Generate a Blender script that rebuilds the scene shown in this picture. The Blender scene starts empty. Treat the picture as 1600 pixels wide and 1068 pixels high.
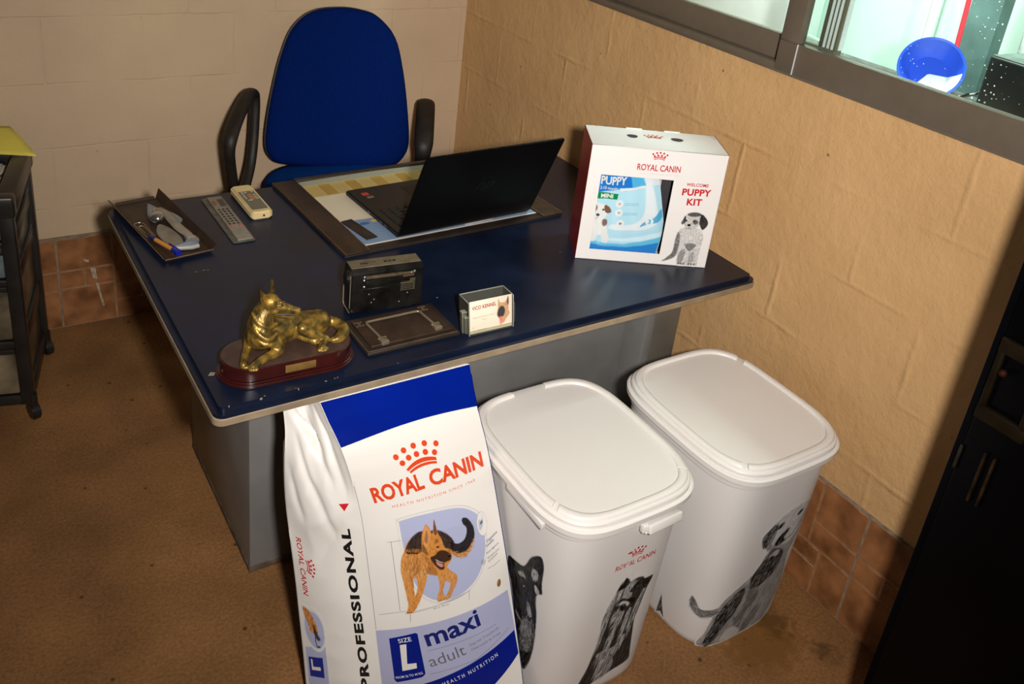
import bpy, bmesh, math, random
import numpy as np
from mathutils import Vector, Matrix, noise

S = bpy.context.scene
R = math.radians
random.seed(7)

# ------------------------------------------------------------------ camera, light, exposure
cam_data = bpy.data.cameras.new('camera')
cam_data.sensor_width = 36.0
cam_data.lens = 36.0 * 1425.65 / 1600.0
cam_data.shift_x = 0.01068
cam_data.shift_y = -0.13498
cam_data.clip_start = 0.02
cam = bpy.data.objects.new('camera', cam_data)
S.collection.objects.link(cam)
CAM = Vector((-1.78632, -2.97910, 1.79356))
_yaw, _pitch, _roll = 0.60229, 0.41316, 0.11588
_f = Vector((math.sin(_yaw) * math.cos(_pitch), math.cos(_yaw) * math.cos(_pitch), -math.sin(_pitch)))
_r = Vector((math.cos(_yaw), -math.sin(_yaw), 0))
_u = _r.cross(_f)
_r2 = math.cos(_roll) * _r + math.sin(_roll) * _u
_u2 = -math.sin(_roll) * _r + math.cos(_roll) * _u
cam.matrix_world = Matrix(((_r2.x, _u2.x, -_f.x, CAM.x), (_r2.y, _u2.y, -_f.y, CAM.y), (_r2.z, _u2.z, -_f.z, CAM.z), (0, 0, 0, 1)))
S.camera = cam

S.view_settings.view_transform = 'Standard'
S.view_settings.look = 'None'
S.view_settings.gamma = 1.0
S.view_settings.use_curve_mapping = False
S.view_settings.exposure = 0.0

world = bpy.data.worlds.new('world')
S.world = world
world.use_nodes = True
world.node_tree.nodes['Background'].inputs[0].default_value = (1.0, 0.78, 0.55, 1)
world.node_tree.nodes['Background'].inputs[1].default_value = 0.035


def area_light(name, loc, target, size, power, color):
    d = bpy.data.lights.new(name, 'AREA')
    d.shape = 'DISK'
    d.size = size
    d.energy = power
    d.color = color
    o = bpy.data.objects.new(name, d)
    S.collection.objects.link(o)
    o.location = loc
    o.rotation_euler = (Vector(target) - Vector(loc)).to_track_quat('-Z', 'Y').to_euler()
    return o


# the photographer's flash, held a hand's breadth to the right of the lens
flash = area_light('camera_flash', (-1.66, -3.085, 1.85), (-0.20, -0.62, 0.84), 0.10, 29.0, (1.0, 0.93, 0.86))
flash.data.spread = R(112)
# ceiling lamps of the bright room behind the window
area_light('neighbour_room_lamp', (0.36, -1.40, 2.66), (0.62, -1.36, 0.9), 0.5, 68, (0.88, 1.0, 0.955))


# ------------------------------------------------------------------ helpers
def lin(h):
    h = h.lstrip('#')
    out = []
    for i in (0, 2, 4):
        c = int(h[i:i + 2], 16) / 255.0
        out.append(c / 12.92 if c <= 0.04045 else ((c + 0.055) / 1.055) ** 2.4)
    return tuple(out)


def mat(name, col, rough=0.5, metal=0.0, var=0.06, vscale=12.0, bump=0.0, bscale=120.0, spec=0.5, coat=0.0,
        rvar=0.0, emit=None, col2=None, detail=4.0):
    m = bpy.data.materials.new(name)
    m.use_nodes = True
    nt = m.node_tree
    b = nt.nodes['Principled BSDF']
    c = lin(col) if isinstance(col, str) else col
    b.inputs['Roughness'].default_value = rough
    b.inputs['Metallic'].default_value = metal
    b.inputs['Specular IOR Level'].default_value = spec
    b.inputs['Coat Weight'].default_value = coat
    tc = nt.nodes.new('ShaderNodeTexCoord')
    nz = nt.nodes.new('ShaderNodeTexNoise')
    nz.inputs['Scale'].default_value = vscale
    nz.inputs['Detail'].default_value = detail
    nt.links.new(tc.outputs['Object'], nz.inputs['Vector'])
    rp = nt.nodes.new('ShaderNodeValToRGB')
    c2 = (lin(col2) if isinstance(col2, str) else col2) if col2 else None
    lo = tuple(max(0, x * (1 - var)) for x in c)
    hi = tuple(min(1, x * (1 + var)) for x in (c2 or c))
    rp.color_ramp.elements[0].position = 0.32
    rp.color_ramp.elements[1].position = 0.68
    rp.color_ramp.elements[0].color = (*lo, 1)
    rp.color_ramp.elements[1].color = (*hi, 1)
    nt.links.new(nz.outputs['Fac'], rp.inputs['Fac'])
    nt.links.new(rp.outputs['Color'], b.inputs['Base Color'])
    if rvar:
        mr = nt.nodes.new('ShaderNodeMapRange')
        mr.inputs['From Min'].default_value = 0.3
        mr.inputs['From Max'].default_value = 0.7
        mr.inputs['To Min'].default_value = max(0.02, rough - rvar)
        mr.inputs['To Max'].default_value = min(1, rough + rvar)
        nt.links.new(nz.outputs['Fac'], mr.inputs['Value'])
        nt.links.new(mr.outputs['Result'], b.inputs['Roughness'])
    if bump:
        n2 = nt.nodes.new('ShaderNodeTexNoise')
        n2.inputs['Scale'].default_value = bscale
        n2.inputs['Detail'].default_value = 5
        nt.links.new(tc.outputs['Object'], n2.inputs['Vector'])
        bp = nt.nodes.new('ShaderNodeBump')
        bp.inputs['Strength'].default_value = bump
        bp.inputs['Distance'].default_value = 0.004
        nt.links.new(n2.outputs['Fac'], bp.inputs['Height'])
        nt.links.new(bp.outputs['Normal'], b.inputs['Normal'])
    if emit:
        b.inputs['Emission Color'].default_value = (*lin(emit[0]), 1)
        b.inputs['Emission Strength'].default_value = emit[1]
    return m


def clear_mat(name, tint=(1, 1, 1), rough=0.02, gloss=0.08, specks=None, haze=0.0):
    """thin clear sheet: light passes, the surface mirrors a little"""
    m = bpy.data.materials.new(name)
    m.use_nodes = True
    nt = m.node_tree
    for n in list(nt.nodes):
        nt.nodes.remove(n)
    out = nt.nodes.new('ShaderNodeOutputMaterial')
    tr = nt.nodes.new('ShaderNodeBsdfTransparent')
    tr.inputs[0].default_value = (*tint, 1)
    gl = nt.nodes.new('ShaderNodeBsdfGlossy')
    gl.inputs['Roughness'].default_value = rough
    fr = nt.nodes.new('ShaderNodeLayerWeight')
    fr.inputs['Blend'].default_value = gloss
    mx = nt.nodes.new('ShaderNodeMixShader')
    nt.links.new(fr.outputs['Fresnel'], mx.inputs[0])
    nt.links.new(tr.outputs[0], mx.inputs[1])
    nt.links.new(gl.outputs[0], mx.inputs[2])
    last = mx
    if haze:
        df = nt.nodes.new('ShaderNodeBsdfDiffuse')
        df.inputs[0].default_value = (0.45, 0.45, 0.38, 1)
        m3 = nt.nodes.new('ShaderNodeMixShader')
        m3.inputs[0].default_value = haze
        nt.links.new(mx.outputs[0], m3.inputs[1])
        nt.links.new(df.outputs[0], m3.inputs[2])
        last = m3
    if specks:
        tc = nt.nodes.new('ShaderNodeTexCoord')
        vo = nt.nodes.new('ShaderNodeTexVoronoi')
        vo.inputs['Scale'].default_value = specks
        nt.links.new(tc.outputs['Object'], vo.inputs['Vector'])
        nz = nt.nodes.new('ShaderNodeTexNoise')
        nz.inputs['Scale'].default_value = 7
        nt.links.new(tc.outputs['Object'], nz.inputs['Vector'])
        ma = nt.nodes.new('ShaderNodeMath')
        ma.operation = 'MULTIPLY_ADD'
        ma.inputs[1].default_value = -0.62
        ma.inputs[2].default_value = 0.46
        nt.links.new(nz.outputs['Fac'], ma.inputs[0])
        lt = nt.nodes.new('ShaderNodeMath')
        lt.operation = 'ADD'
        nt.links.new(vo.outputs['Distance'], lt.inputs[0])
        nt.links.new(ma.outputs[0], lt.inputs[1])
        rp = nt.nodes.new('ShaderNodeMapRange')
        rp.inputs['From Min'].default_value = 0.22
        rp.inputs['From Max'].default_value = 0.27
        rp.inputs['To Min'].default_value = 0.8
        rp.inputs['To Max'].default_value = 0.0
        nt.links.new(lt.outputs[0], rp.inputs['Value'])
        tl = nt.nodes.new('ShaderNodeBsdfTranslucent')
        tl.inputs[0].default_value = (0.9, 0.95, 0.95, 1)
        m2 = nt.nodes.new('ShaderNodeMixShader')
        nt.links.new(rp.outputs['Result'], m2.inputs[0])
        nt.links.new(mx.outputs[0], m2.inputs[1])
        nt.links.new(tl.outputs[0], m2.inputs[2])
        last = m2
    nt.links.new(last.outputs[0], out.inputs[0])
    return m


def paint_mat(name, rough=0.35, spec=0.5):
    """printed surface: its ink is stored per vertex"""
    m = bpy.data.materials.new(name)
    m.use_nodes = True
    nt = m.node_tree
    b = nt.nodes['Principled BSDF']
    b.inputs['Roughness'].default_value = rough
    b.inputs['Specular IOR Level'].default_value = spec
    a = nt.nodes.new('ShaderNodeAttribute')
    a.attribute_name = 'ink'
    nt.links.new(a.outputs['Color'], b.inputs['Base Color'])
    return m


def wloc(o):
    v = Vector((0, 0, 0))
    while o is not None:
        v += o.location
        o = o.parent
    return v


def tag(o, label=None, cat=None, group=None, kind=None):
    if label:
        o['label'] = label
    if cat:
        o['category'] = cat
    if group:
        o['group'] = group
    if kind:
        o['kind'] = kind
    return o


def thing(name, label, cat, loc, group=None):
    o = bpy.data.objects.new(name, None)
    o.empty_display_size = 0.05
    S.collection.objects.link(o)
    o.location = loc
    return tag(o, label, cat, group)


class MB:
    """collects shapes in world coordinates and links them as ONE mesh object"""

    def __init__(s, T=None):
        s.bm = bmesh.new()
        s.T = T or Matrix()

    def add(s, tb, M=None):
        me = bpy.data.meshes.new('t')
        tb.to_mesh(me)
        tb.free()
        me.transform(s.T @ M if M is not None else s.T)
        s.bm.from_mesh(me)
        bpy.data.meshes.remove(me)
        return s

    def box(s, c, size, bevel=0.0, seg=2, rot=None):
        t = bmesh.new()
        bmesh.ops.create_cube(t, size=1)
        for v in t.verts:
            v.co = Vector((v.co.x * size[0], v.co.y * size[1], v.co.z * size[2]))
        if bevel:
            bmesh.ops.bevel(t, geom=list(t.edges), offset=min(bevel, min(size) * 0.49), segments=seg, affect='EDGES', profile=0.5)
        M = Matrix.Translation(c)
        if rot is not None:
            M = M @ rot
        return s.add(t, M)

    def bb(s, lo, hi, bevel=0.0, seg=2):
        lo, hi = Vector(lo), Vector(hi)
        return s.box((lo + hi) / 2, hi - lo, bevel, seg)

    def cyl(s, p0, p1, r0, r1=None, n=24, bevel=0.0):
        r1 = r0 if r1 is None else r1
        p0, p1 = Vector(p0), Vector(p1)
        d = p1 - p0
        t = bmesh.new()
        bmesh.ops.create_cone(t, cap_ends=True, segments=n, radius1=r0, radius2=r1, depth=d.length)
        if bevel:
            ed = [e for e in t.edges if abs(e.verts[0].co.z - e.verts[1].co.z) < 1e-6]
            bmesh.ops.bevel(t, geom=ed, offset=bevel, segments=2, affect='EDGES')
        M = Matrix.Translation((p0 + p1) / 2) @ d.to_track_quat('Z', 'Y').to_matrix().to_4x4()
        return s.add(t, M)

    def ball(s, c, r, sc=(1, 1, 1), rot=None, u=20, v=12):
        t = bmesh.new()
        bmesh.ops.create_uvsphere(t, u_segments=u, v_segments=v, radius=r)
        M = Matrix.Translation(c)
        if rot is not None:
            M = M @ rot
        return s.add(t, M @ Matrix.Diagonal((*sc, 1)))

    def tube(s, pts, r, n=10, closed=False, flat=1.0):
        pts = [Vector(p) for p in pts]
        m = len(pts)
        rs = r if isinstance(r, (list, tuple)) else [r] * m
        t = bmesh.new()
        rings = []
        up = None
        for i, p in enumerate(pts):
            a = pts[(i - 1) % m] if (closed or i > 0) else p
            b = pts[(i + 1) % m] if (closed or i < m - 1) else p
            d = (b - a).normalized()
            if up is None:
                up = Vector((0, 0, 1)) if abs(d.z) < 0.9 else Vector((1, 0, 0))
            x = up.cross(d).normalized()
            up = d.cross(x).normalized()
            rings.append([t.verts.new(p + rs[i] * (math.cos(2 * math.pi * k / n) * x + flat * math.sin(2 * math.pi * k / n) * up)) for k in range(n)])
        for i in range(m if closed else m - 1):
            A, B = rings[i], rings[(i + 1) % m]
            for k in range(n):
                t.faces.new((A[k], A[(k + 1) % n], B[(k + 1) % n], B[k]))
        if not closed:
            t.faces.new(list(reversed(rings[0])))
            t.faces.new(rings[-1])
        bmesh.ops.recalc_face_normals(t, faces=t.faces)
        return s.add(t)

    def lathe(s, prof, c=(0, 0, 0), n=32, M=None):
        t = bmesh.new()
        rings = [[t.verts.new((max(r, 1e-5) * math.cos(2 * math.pi * k / n), max(r, 1e-5) * math.sin(2 * math.pi * k / n), z)) for k in range(n)] for r, z in prof]
        for A, B in zip(rings, rings[1:]):
            for k in range(n):
                t.faces.new((A[k], A[(k + 1) % n], B[(k + 1) % n], B[k]))
        t.faces.new(list(reversed(rings[0])))
        t.faces.new(rings[-1])
        bmesh.ops.recalc_face_normals(t, faces=t.faces)
        X = Matrix.Translation(c)
        return s.add(t, X @ M if M is not None else X)

    def prism(s, poly, z0, z1, bevel=0.0, seg=2, M=None, top_only=False):
        t = bmesh.new()
        lo = [t.verts.new((x, y, z0)) for x, y in poly]
        hi = [t.verts.new((x, y, z1)) for x, y in poly]
        n = len(poly)
        t.faces.new(list(reversed(lo)))
        t.faces.new(hi)
        for k in range(n):
            t.faces.new((lo[k], lo[(k + 1) % n], hi[(k + 1) % n], hi[k]))
        bmesh.ops.recalc_face_normals(t, faces=t.faces)
        if bevel:
            zt = max(z0, z1)
            ed = [e for e in t.edges if abs(e.verts[0].co.z - e.verts[1].co.z) < 1e-7 and (not top_only or abs(e.verts[0].co.z - zt) < 1e-7)]
            bmesh.ops.bevel(t, geom=ed, offset=bevel, segments=seg, affect='EDGES')
        return s.add(t, M)

    def sheet(s, rows, closed=False):
        """quad strip surface from rows of points"""
        t = bmesh.new()
        g = [[t.verts.new(p) for p in r] for r in rows]
        for A, B in zip(g, g[1:]):
            m = len(A)
            for k in range(m if closed else m - 1):
                t.faces.new((A[k], A[(k + 1) % m], B[(k + 1) % m], B[k]))
        return s.add(t)

    def poly(s, pts):
        t = bmesh.new()
        t.faces.new([t.verts.new(p) for p in pts])
        return s.add(t)

    def build(s, name, m, parent=None, base=None, ang=40, flat=False):
        me = bpy.data.meshes.new(name)
        org = wloc(parent) if parent is not None else Vector(base or (0, 0, 0))
        bmesh.ops.translate(s.bm, verts=s.bm.verts, vec=-org)
        s.bm.to_mesh(me)
        s.bm.free()
        for mm in (m if isinstance(m, (list, tuple)) else [m]):
            me.materials.append(mm)
        if not flat:
            me.shade_smooth()
            me.set_sharp_from_angle(angle=R(ang))
        o = bpy.data.objects.new(name, me)
        S.collection.objects.link(o)
        if parent is not None:
            o.parent = parent
        else:
            o.location = org
        return o


def rot_z(c, a):
    return Matrix.Translation(c) @ Matrix.Rotation(a, 4, 'Z')


def rrect(w, d, r, n=6, cx=0, cy=0):
    out = []
    for sx, sy, a0 in ((1, 1, 0), (-1, 1, 90), (-1, -1, 180), (1, -1, 270)):
        for k in range(n + 1):
            a = R(a0 + 90.0 * k / n)
            out.append((cx + sx * (w / 2 - r) + r * math.cos(a), cy + sy * (d / 2 - r) + r * math.sin(a)))
    return out


def catmull(pts, k=8, closed=True):
    P = [Vector(p) for p in pts]
    n = len(P)
    out = []
    for i in range(n if closed else n - 1):
        if closed:
            a, b, c, d = P[(i - 1) % n], P[i], P[(i + 1) % n], P[(i + 2) % n]
        else:
            a, b, c, d = P[max(i - 1, 0)], P[i], P[i + 1], P[min(i + 2, n - 1)]
        for j in range(k):
            t = j / k
            out.append(0.5 * ((2 * b) + (c - a) * t + (2 * a - 5 * b + 4 * c - d) * t * t + (3 * b - a - 3 * c + d) * t ** 3))
    if not closed:
        out.append(P[-1])
    return out


_fc = [0]


def text_bm(txt, size=1.0, fat=0.0, shear=0.0, align='CENTER', space=1.0, sx=1.0):
    """flat mesh of a line of lettering in the x/y plane; the baseline is y = 0"""
    cu = bpy.data.curves.new('t', 'FONT')
    cu.body = txt
    cu.size = size
    cu.offset = fat * size
    cu.shear = shear
    cu.align_x = align
    cu.space_character = space
    cu.resolution_u = 3
    ob = bpy.data.objects.new('t', cu)
    me = bpy.data.meshes.new_from_object(ob)
    b = bmesh.new()
    b.from_mesh(me)
    if sx != 1.0:
        for v in b.verts:
            v.co.x *= sx
    bpy.data.objects.remove(ob)
    bpy.data.curves.remove(cu)
    bpy.data.meshes.remove(me)
    return b


def flat_bm(polys):
    b = bmesh.new()
    for p in polys:
        b.faces.new([b.verts.new((q[0], q[1], 0)) for q in p])
    return b


def disc(cx, cy, r, n=20, ry=None):
    return [(cx + r * math.cos(2 * math.pi * k / n), cy + (ry or r) * math.sin(2 * math.pi * k / n)) for k in range(n)]


def arc_band(cx, cy, r0, r1, a0, a1, n=14, sy=1.0):
    A = [R(a0 + (a1 - a0) * k / n) for k in range(n + 1)]
    return [[(cx + r1 * math.cos(A[k]), cy + sy * r1 * math.sin(A[k])), (cx + r1 * math.cos(A[k + 1]), cy + sy * r1 * math.sin(A[k + 1])),
             (cx + r0 * math.cos(A[k + 1]), cy + sy * r0 * math.sin(A[k + 1])), (cx + r0 * math.cos(A[k]), cy + sy * r0 * math.sin(A[k]))] for k in range(n)]


def ink(mb, b, fn, lift=0.0005, cut=None):
    """lay flat lettering b on a surface: fn(x, y) -> point, normal"""
    if cut:
        for _ in range(5):
            ed = [e for e in b.edges if e.calc_length() > cut]
            if not ed:
                break
            bmesh.ops.subdivide_edges(b, edges=ed, cuts=1)
            bmesh.ops.triangulate(b, faces=[f for f in b.faces if len(f.verts) > 4])
    for v in b.verts:
        p, n = fn(v.co.x, v.co.y)
        v.co = p + n * lift
    for f in b.faces:
        c = f.calc_center_median()
        f.normal_update()
    return mb.add(b)


def plane_fn(o, ux, uy):
    o, ux, uy = Vector(o), Vector(ux).normalized(), Vector(uy).normalized()
    n = ux.cross(uy).normalized()
    return lambda x, y: (o + ux * x + uy * y, n)
# ---- surfaces that carry print: rounded tubs and the feed bag
def sel(c, a, b, n, t):
    ct, st = math.cos(t), math.sin(t)
    return (c[0] + a * math.copysign(abs(ct) ** (2 / n), ct), c[1] + b * math.copysign(abs(st) ** (2 / n), st))


TUB_H = 0.515
_tab = {}


def tub_ab(z):
    k = max(0.0, min(1.0, z / TUB_H))
    return 0.157 + 0.020 * k, 0.190 + 0.018 * k


def tub_pt(c, s, z):
    """s runs 0..1 around the tub, 0 at the middle of its right side, 0.75 at the front"""
    if 'th' not in _tab:
        N = 1440
        L = [0.0]
        p = sel((0, 0), 0.167, 0.2, 4.2, 0)
        for k in range(1, N + 1):
            q = sel((0, 0), 0.167, 0.2, 4.2, 2 * math.pi * k / N)
            L.append(L[-1] + math.hypot(q[0] - p[0], q[1] - p[1]))
            p = q
        _tab['th'] = [x / L[-1] for x in L]
    th = _tab['th']
    s %= 1.0
    lo, hi = 0, len(th) - 1
    while hi - lo > 1:
        m = (lo + hi) // 2
        if th[m] <= s:
            lo = m
        else:
            hi = m
    t = 2 * math.pi * (lo + (s - th[lo]) / max(1e-9, th[hi] - th[lo])) / (len(th) - 1)
    a, b = tub_ab(z)
    x, y = sel(c, a, b, 4.2, t)
    return x, y, z


def interp(t, T, V):
    if t <= T[0]:
        return V[0]
    for i in range(len(T) - 1):
        if t <= T[i + 1]:
            k = (t - T[i]) / (T[i + 1] - T[i])
            return V[i] + (V[i + 1] - V[i]) * k
    return V[-1]


BAG_Z = [0.0, 0.07, 0.12, 0.32, 0.49, 0.58, 0.637, 0.68, 0.706]
BAG_FLX = [-1.140, -1.144, -1.147, -1.159, -1.171, -1.188, -1.201, -1.215, -1.224]
BAG_FRX = [-0.862, -0.860, -0.861, -0.868, -0.880, -0.889, -0.900, -0.893, -0.886]


def bag_y(z, y0):
    return interp(z, [0.0, 0.62, 0.66, 0.706], [y0, -1.70, -1.672, -1.615])


def smooth3(f, z, h=0.03):
    return (f(z - h) + 2 * f(z) + f(z + h)) / 4


def bag_front(u, z):
    """front panel: u 0..1 left to right, z the height above the floor"""
    xl, xr = smooth3(lambda q: interp(q, BAG_Z, BAG_FLX), z), smooth3(lambda q: interp(q, BAG_Z, BAG_FRX), z)
    yl, yr = smooth3(lambda q: bag_y(q, -1.845), z), smooth3(lambda q: bag_y(q, -1.953), z)
    k = max(0.0, min(1.0, u))
    bulge = 0.026 * (4 * k * (1 - k)) * max(0.0, min(1.0, (0.69 - z) / 0.25)) * min(1.0, 0.4 + z / 0.2)
    return xl + (xr - xl) * u, yl + (yr - yl) * u - bulge, z


BAG_SX = [-1.268, -1.270, -1.271, -1.278, -1.287, -1.282, -1.272, -1.268, -1.264]


def bag_side(u, z):
    """left gusset: u 0 at the front fold, 1 at its outer back fold"""
    x0, y0, _ = bag_front(0.0, z)
    x1 = smooth3(lambda q: interp(q, BAG_Z, BAG_SX), z)
    y1 = smooth3(lambda q: bag_y(q, -1.845), z) + 0.11 + 0.02 * max(0, 0.3 - z)
    b = 0.016 * math.sin(math.pi * max(0, min(1, u))) * max(0.15, min(1, (0.70 - z) / 0.15))
    return x0 + (x1 - x0) * u - b * 0.6, y0 + (y1 - y0) * u - b * 0.8, z
# ------------------------------------------------------------------ the setting
def wall_mat(name, col, col2, axis, row, off, width, bump_s, plaster, joint=-0.8, jw=0.0035):
    m = bpy.data.materials.new(name)
    m.use_nodes = True
    nt = m.node_tree
    N, L = nt.nodes, nt.links
    b = N['Principled BSDF']
    b.inputs['Roughness'].default_value = 0.68
    b.inputs['Specular IOR Level'].default_value = 0.25
    geo = N.new('ShaderNodeNewGeometry')
    sep = N.new('ShaderNodeSeparateXYZ')
    L.new(geo.outputs['Position'], sep.inputs[0])
    cmb = N.new('ShaderNodeCombineXYZ')
    L.new(sep.outputs['X' if axis == 'x' else 'Y'], cmb.inputs[0])
    L.new(sep.outputs['Z'], cmb.inputs[1])
    add = N.new('ShaderNodeVectorMath')
    add.inputs[1].default_value = (off[0], off[1], 0)
    L.new(cmb.outputs[0], add.inputs[0])
    nd = N.new('ShaderNodeTexNoise')
    nd.inputs['Scale'].default_value = 9
    nd.inputs['Detail'].default_value = 3
    L.new(geo.outputs['Position'], nd.inputs['Vector'])
    sc = N.new('ShaderNodeVectorMath')
    sc.operation = 'MULTIPLY_ADD'
    sc.inputs[1].default_value = (0.014, 0.014, 0)
    L.new(nd.outputs['Color'], sc.inputs[0])
    L.new(add.outputs[0], sc.inputs[2])
    br = N.new('ShaderNodeTexBrick')
    br.inputs['Scale'].default_value = 1.0
    br.inputs['Brick Width'].default_value = width
    br.inputs['Row Height'].default_value = row
    br.inputs['Mortar Size'].default_value = jw
    br.inputs['Mortar Smooth'].default_value = 0.6 if joint < 0 else 1.0
    br.offset = 0.5
    L.new(sc.outputs[0], br.inputs['Vector'])
    # joints come and go under the paint
    nf = N.new('ShaderNodeTexNoise')
    nf.inputs['Scale'].default_value = 4.5
    L.new(geo.outputs['Position'], nf.inputs['Vector'])
    fr = N.new('ShaderNodeMapRange')
    fr.inputs['From Min'].default_value = 0.43
    fr.inputs['From Max'].default_value = 0.68
    L.new(nf.outputs['Fac'], fr.inputs['Value'])
    jm = N.new('ShaderNodeMath')
    jm.operation = 'MULTIPLY'
    L.new(br.outputs['Fac'], jm.inputs[0])
    L.new(fr.outputs['Result'], jm.inputs[1])
    # paint colour
    nc = N.new('ShaderNodeTexNoise')
    nc.inputs['Scale'].default_value = 3
    nc.inputs['Detail'].default_value = 6
    L.new(geo.outputs['Position'], nc.inputs['Vector'])
    rp = N.new('ShaderNodeValToRGB')
    rp.color_ramp.elements[0].position = 0.3
    rp.color_ramp.elements[1].position = 0.7
    rp.color_ramp.elements[0].color = (*col, 1)
    rp.color_ramp.elements[1].color = (*col2, 1)
    L.new(nc.outputs['Fac'], rp.inputs['Fac'])
    # small holes and stains
    vo = N.new('ShaderNodeTexVoronoi')
    vo.inputs['Scale'].default_value = 9
    L.new(geo.outputs['Position'], vo.inputs['Vector'])
    vm = N.new('ShaderNodeMapRange')
    vm.inputs['From Min'].default_value = 0.025
    vm.inputs['From Max'].default_value = 0.05
    vm.inputs['To Min'].default_value = 0.75
    vm.inputs['To Max'].default_value = 0.0
    L.new(vo.outputs['Distance'], vm.inputs['Value'])
    sc_ = N.new('ShaderNodeSeparateColor')
    L.new(vo.outputs['Color'], sc_.inputs[0])
    gt = N.new('ShaderNodeMath')
    gt.operation = 'GREATER_THAN'
    gt.inputs[1].default_value = 0.72
    L.new(sc_.outputs[0], gt.inputs[0])
    vk = N.new('ShaderNodeMath')
    vk.operation = 'MULTIPLY'
    L.new(vm.outputs['Result'], vk.inputs[0])
    L.new(gt.outputs[0], vk.inputs[1])
    mx = N.new('ShaderNodeMix')
    mx.data_type = 'RGBA'
    L.new(vk.outputs[0], mx.inputs[0])
    L.new(rp.outputs['Color'], mx.inputs[6])
    mx.inputs[7].default_value = (0.13, 0.075, 0.03, 1)
    L.new(mx.outputs[2], b.inputs['Base Color'])
    # height: plaster waves + grain - joints
    n1 = N.new('ShaderNodeTexNoise')
    n1.inputs['Scale'].default_value = 16
    n1.inputs['Detail'].default_value = 8
    n1.inputs['Roughness'].default_value = 0.68
    L.new(geo.outputs['Position'], n1.inputs['Vector'])
    m1 = N.new('ShaderNodeMath')
    m1.operation = 'MULTIPLY'
    m1.inputs[1].default_value = plaster
    L.new(n1.outputs['Fac'], m1.inputs[0])
    m2 = N.new('ShaderNodeMath')
    m2.operation = 'MULTIPLY_ADD'
    m2.inputs[1].default_value = joint
    L.new(jm.outputs[0], m2.inputs[0])
    L.new(m1.outputs[0], m2.inputs[2])
    bp = N.new('ShaderNodeBump')
    bp.inputs['Strength'].default_value = bump_s
    bp.inputs['Distance'].default_value = 0.006
    L.new(m2.outputs[0], bp.inputs['Height'])
    L.new(bp.outputs['Normal'], b.inputs['Normal'])
    return m


M_wall_b = wall_mat('cream_wall_paint', (0.475, 0.35, 0.235), (0.545, 0.405, 0.27), 'x', 0.208, (0.155, -0.031), 0.29, 0.5, 1.0, -0.95)
M_wall_r = wall_mat('tan_wall_paint', (0.49, 0.30, 0.135), (0.57, 0.355, 0.165), 'y', 0.208, (0.05, -0.02), 0.40, 0.8, 1.5, 0.55, 0.011)


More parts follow.
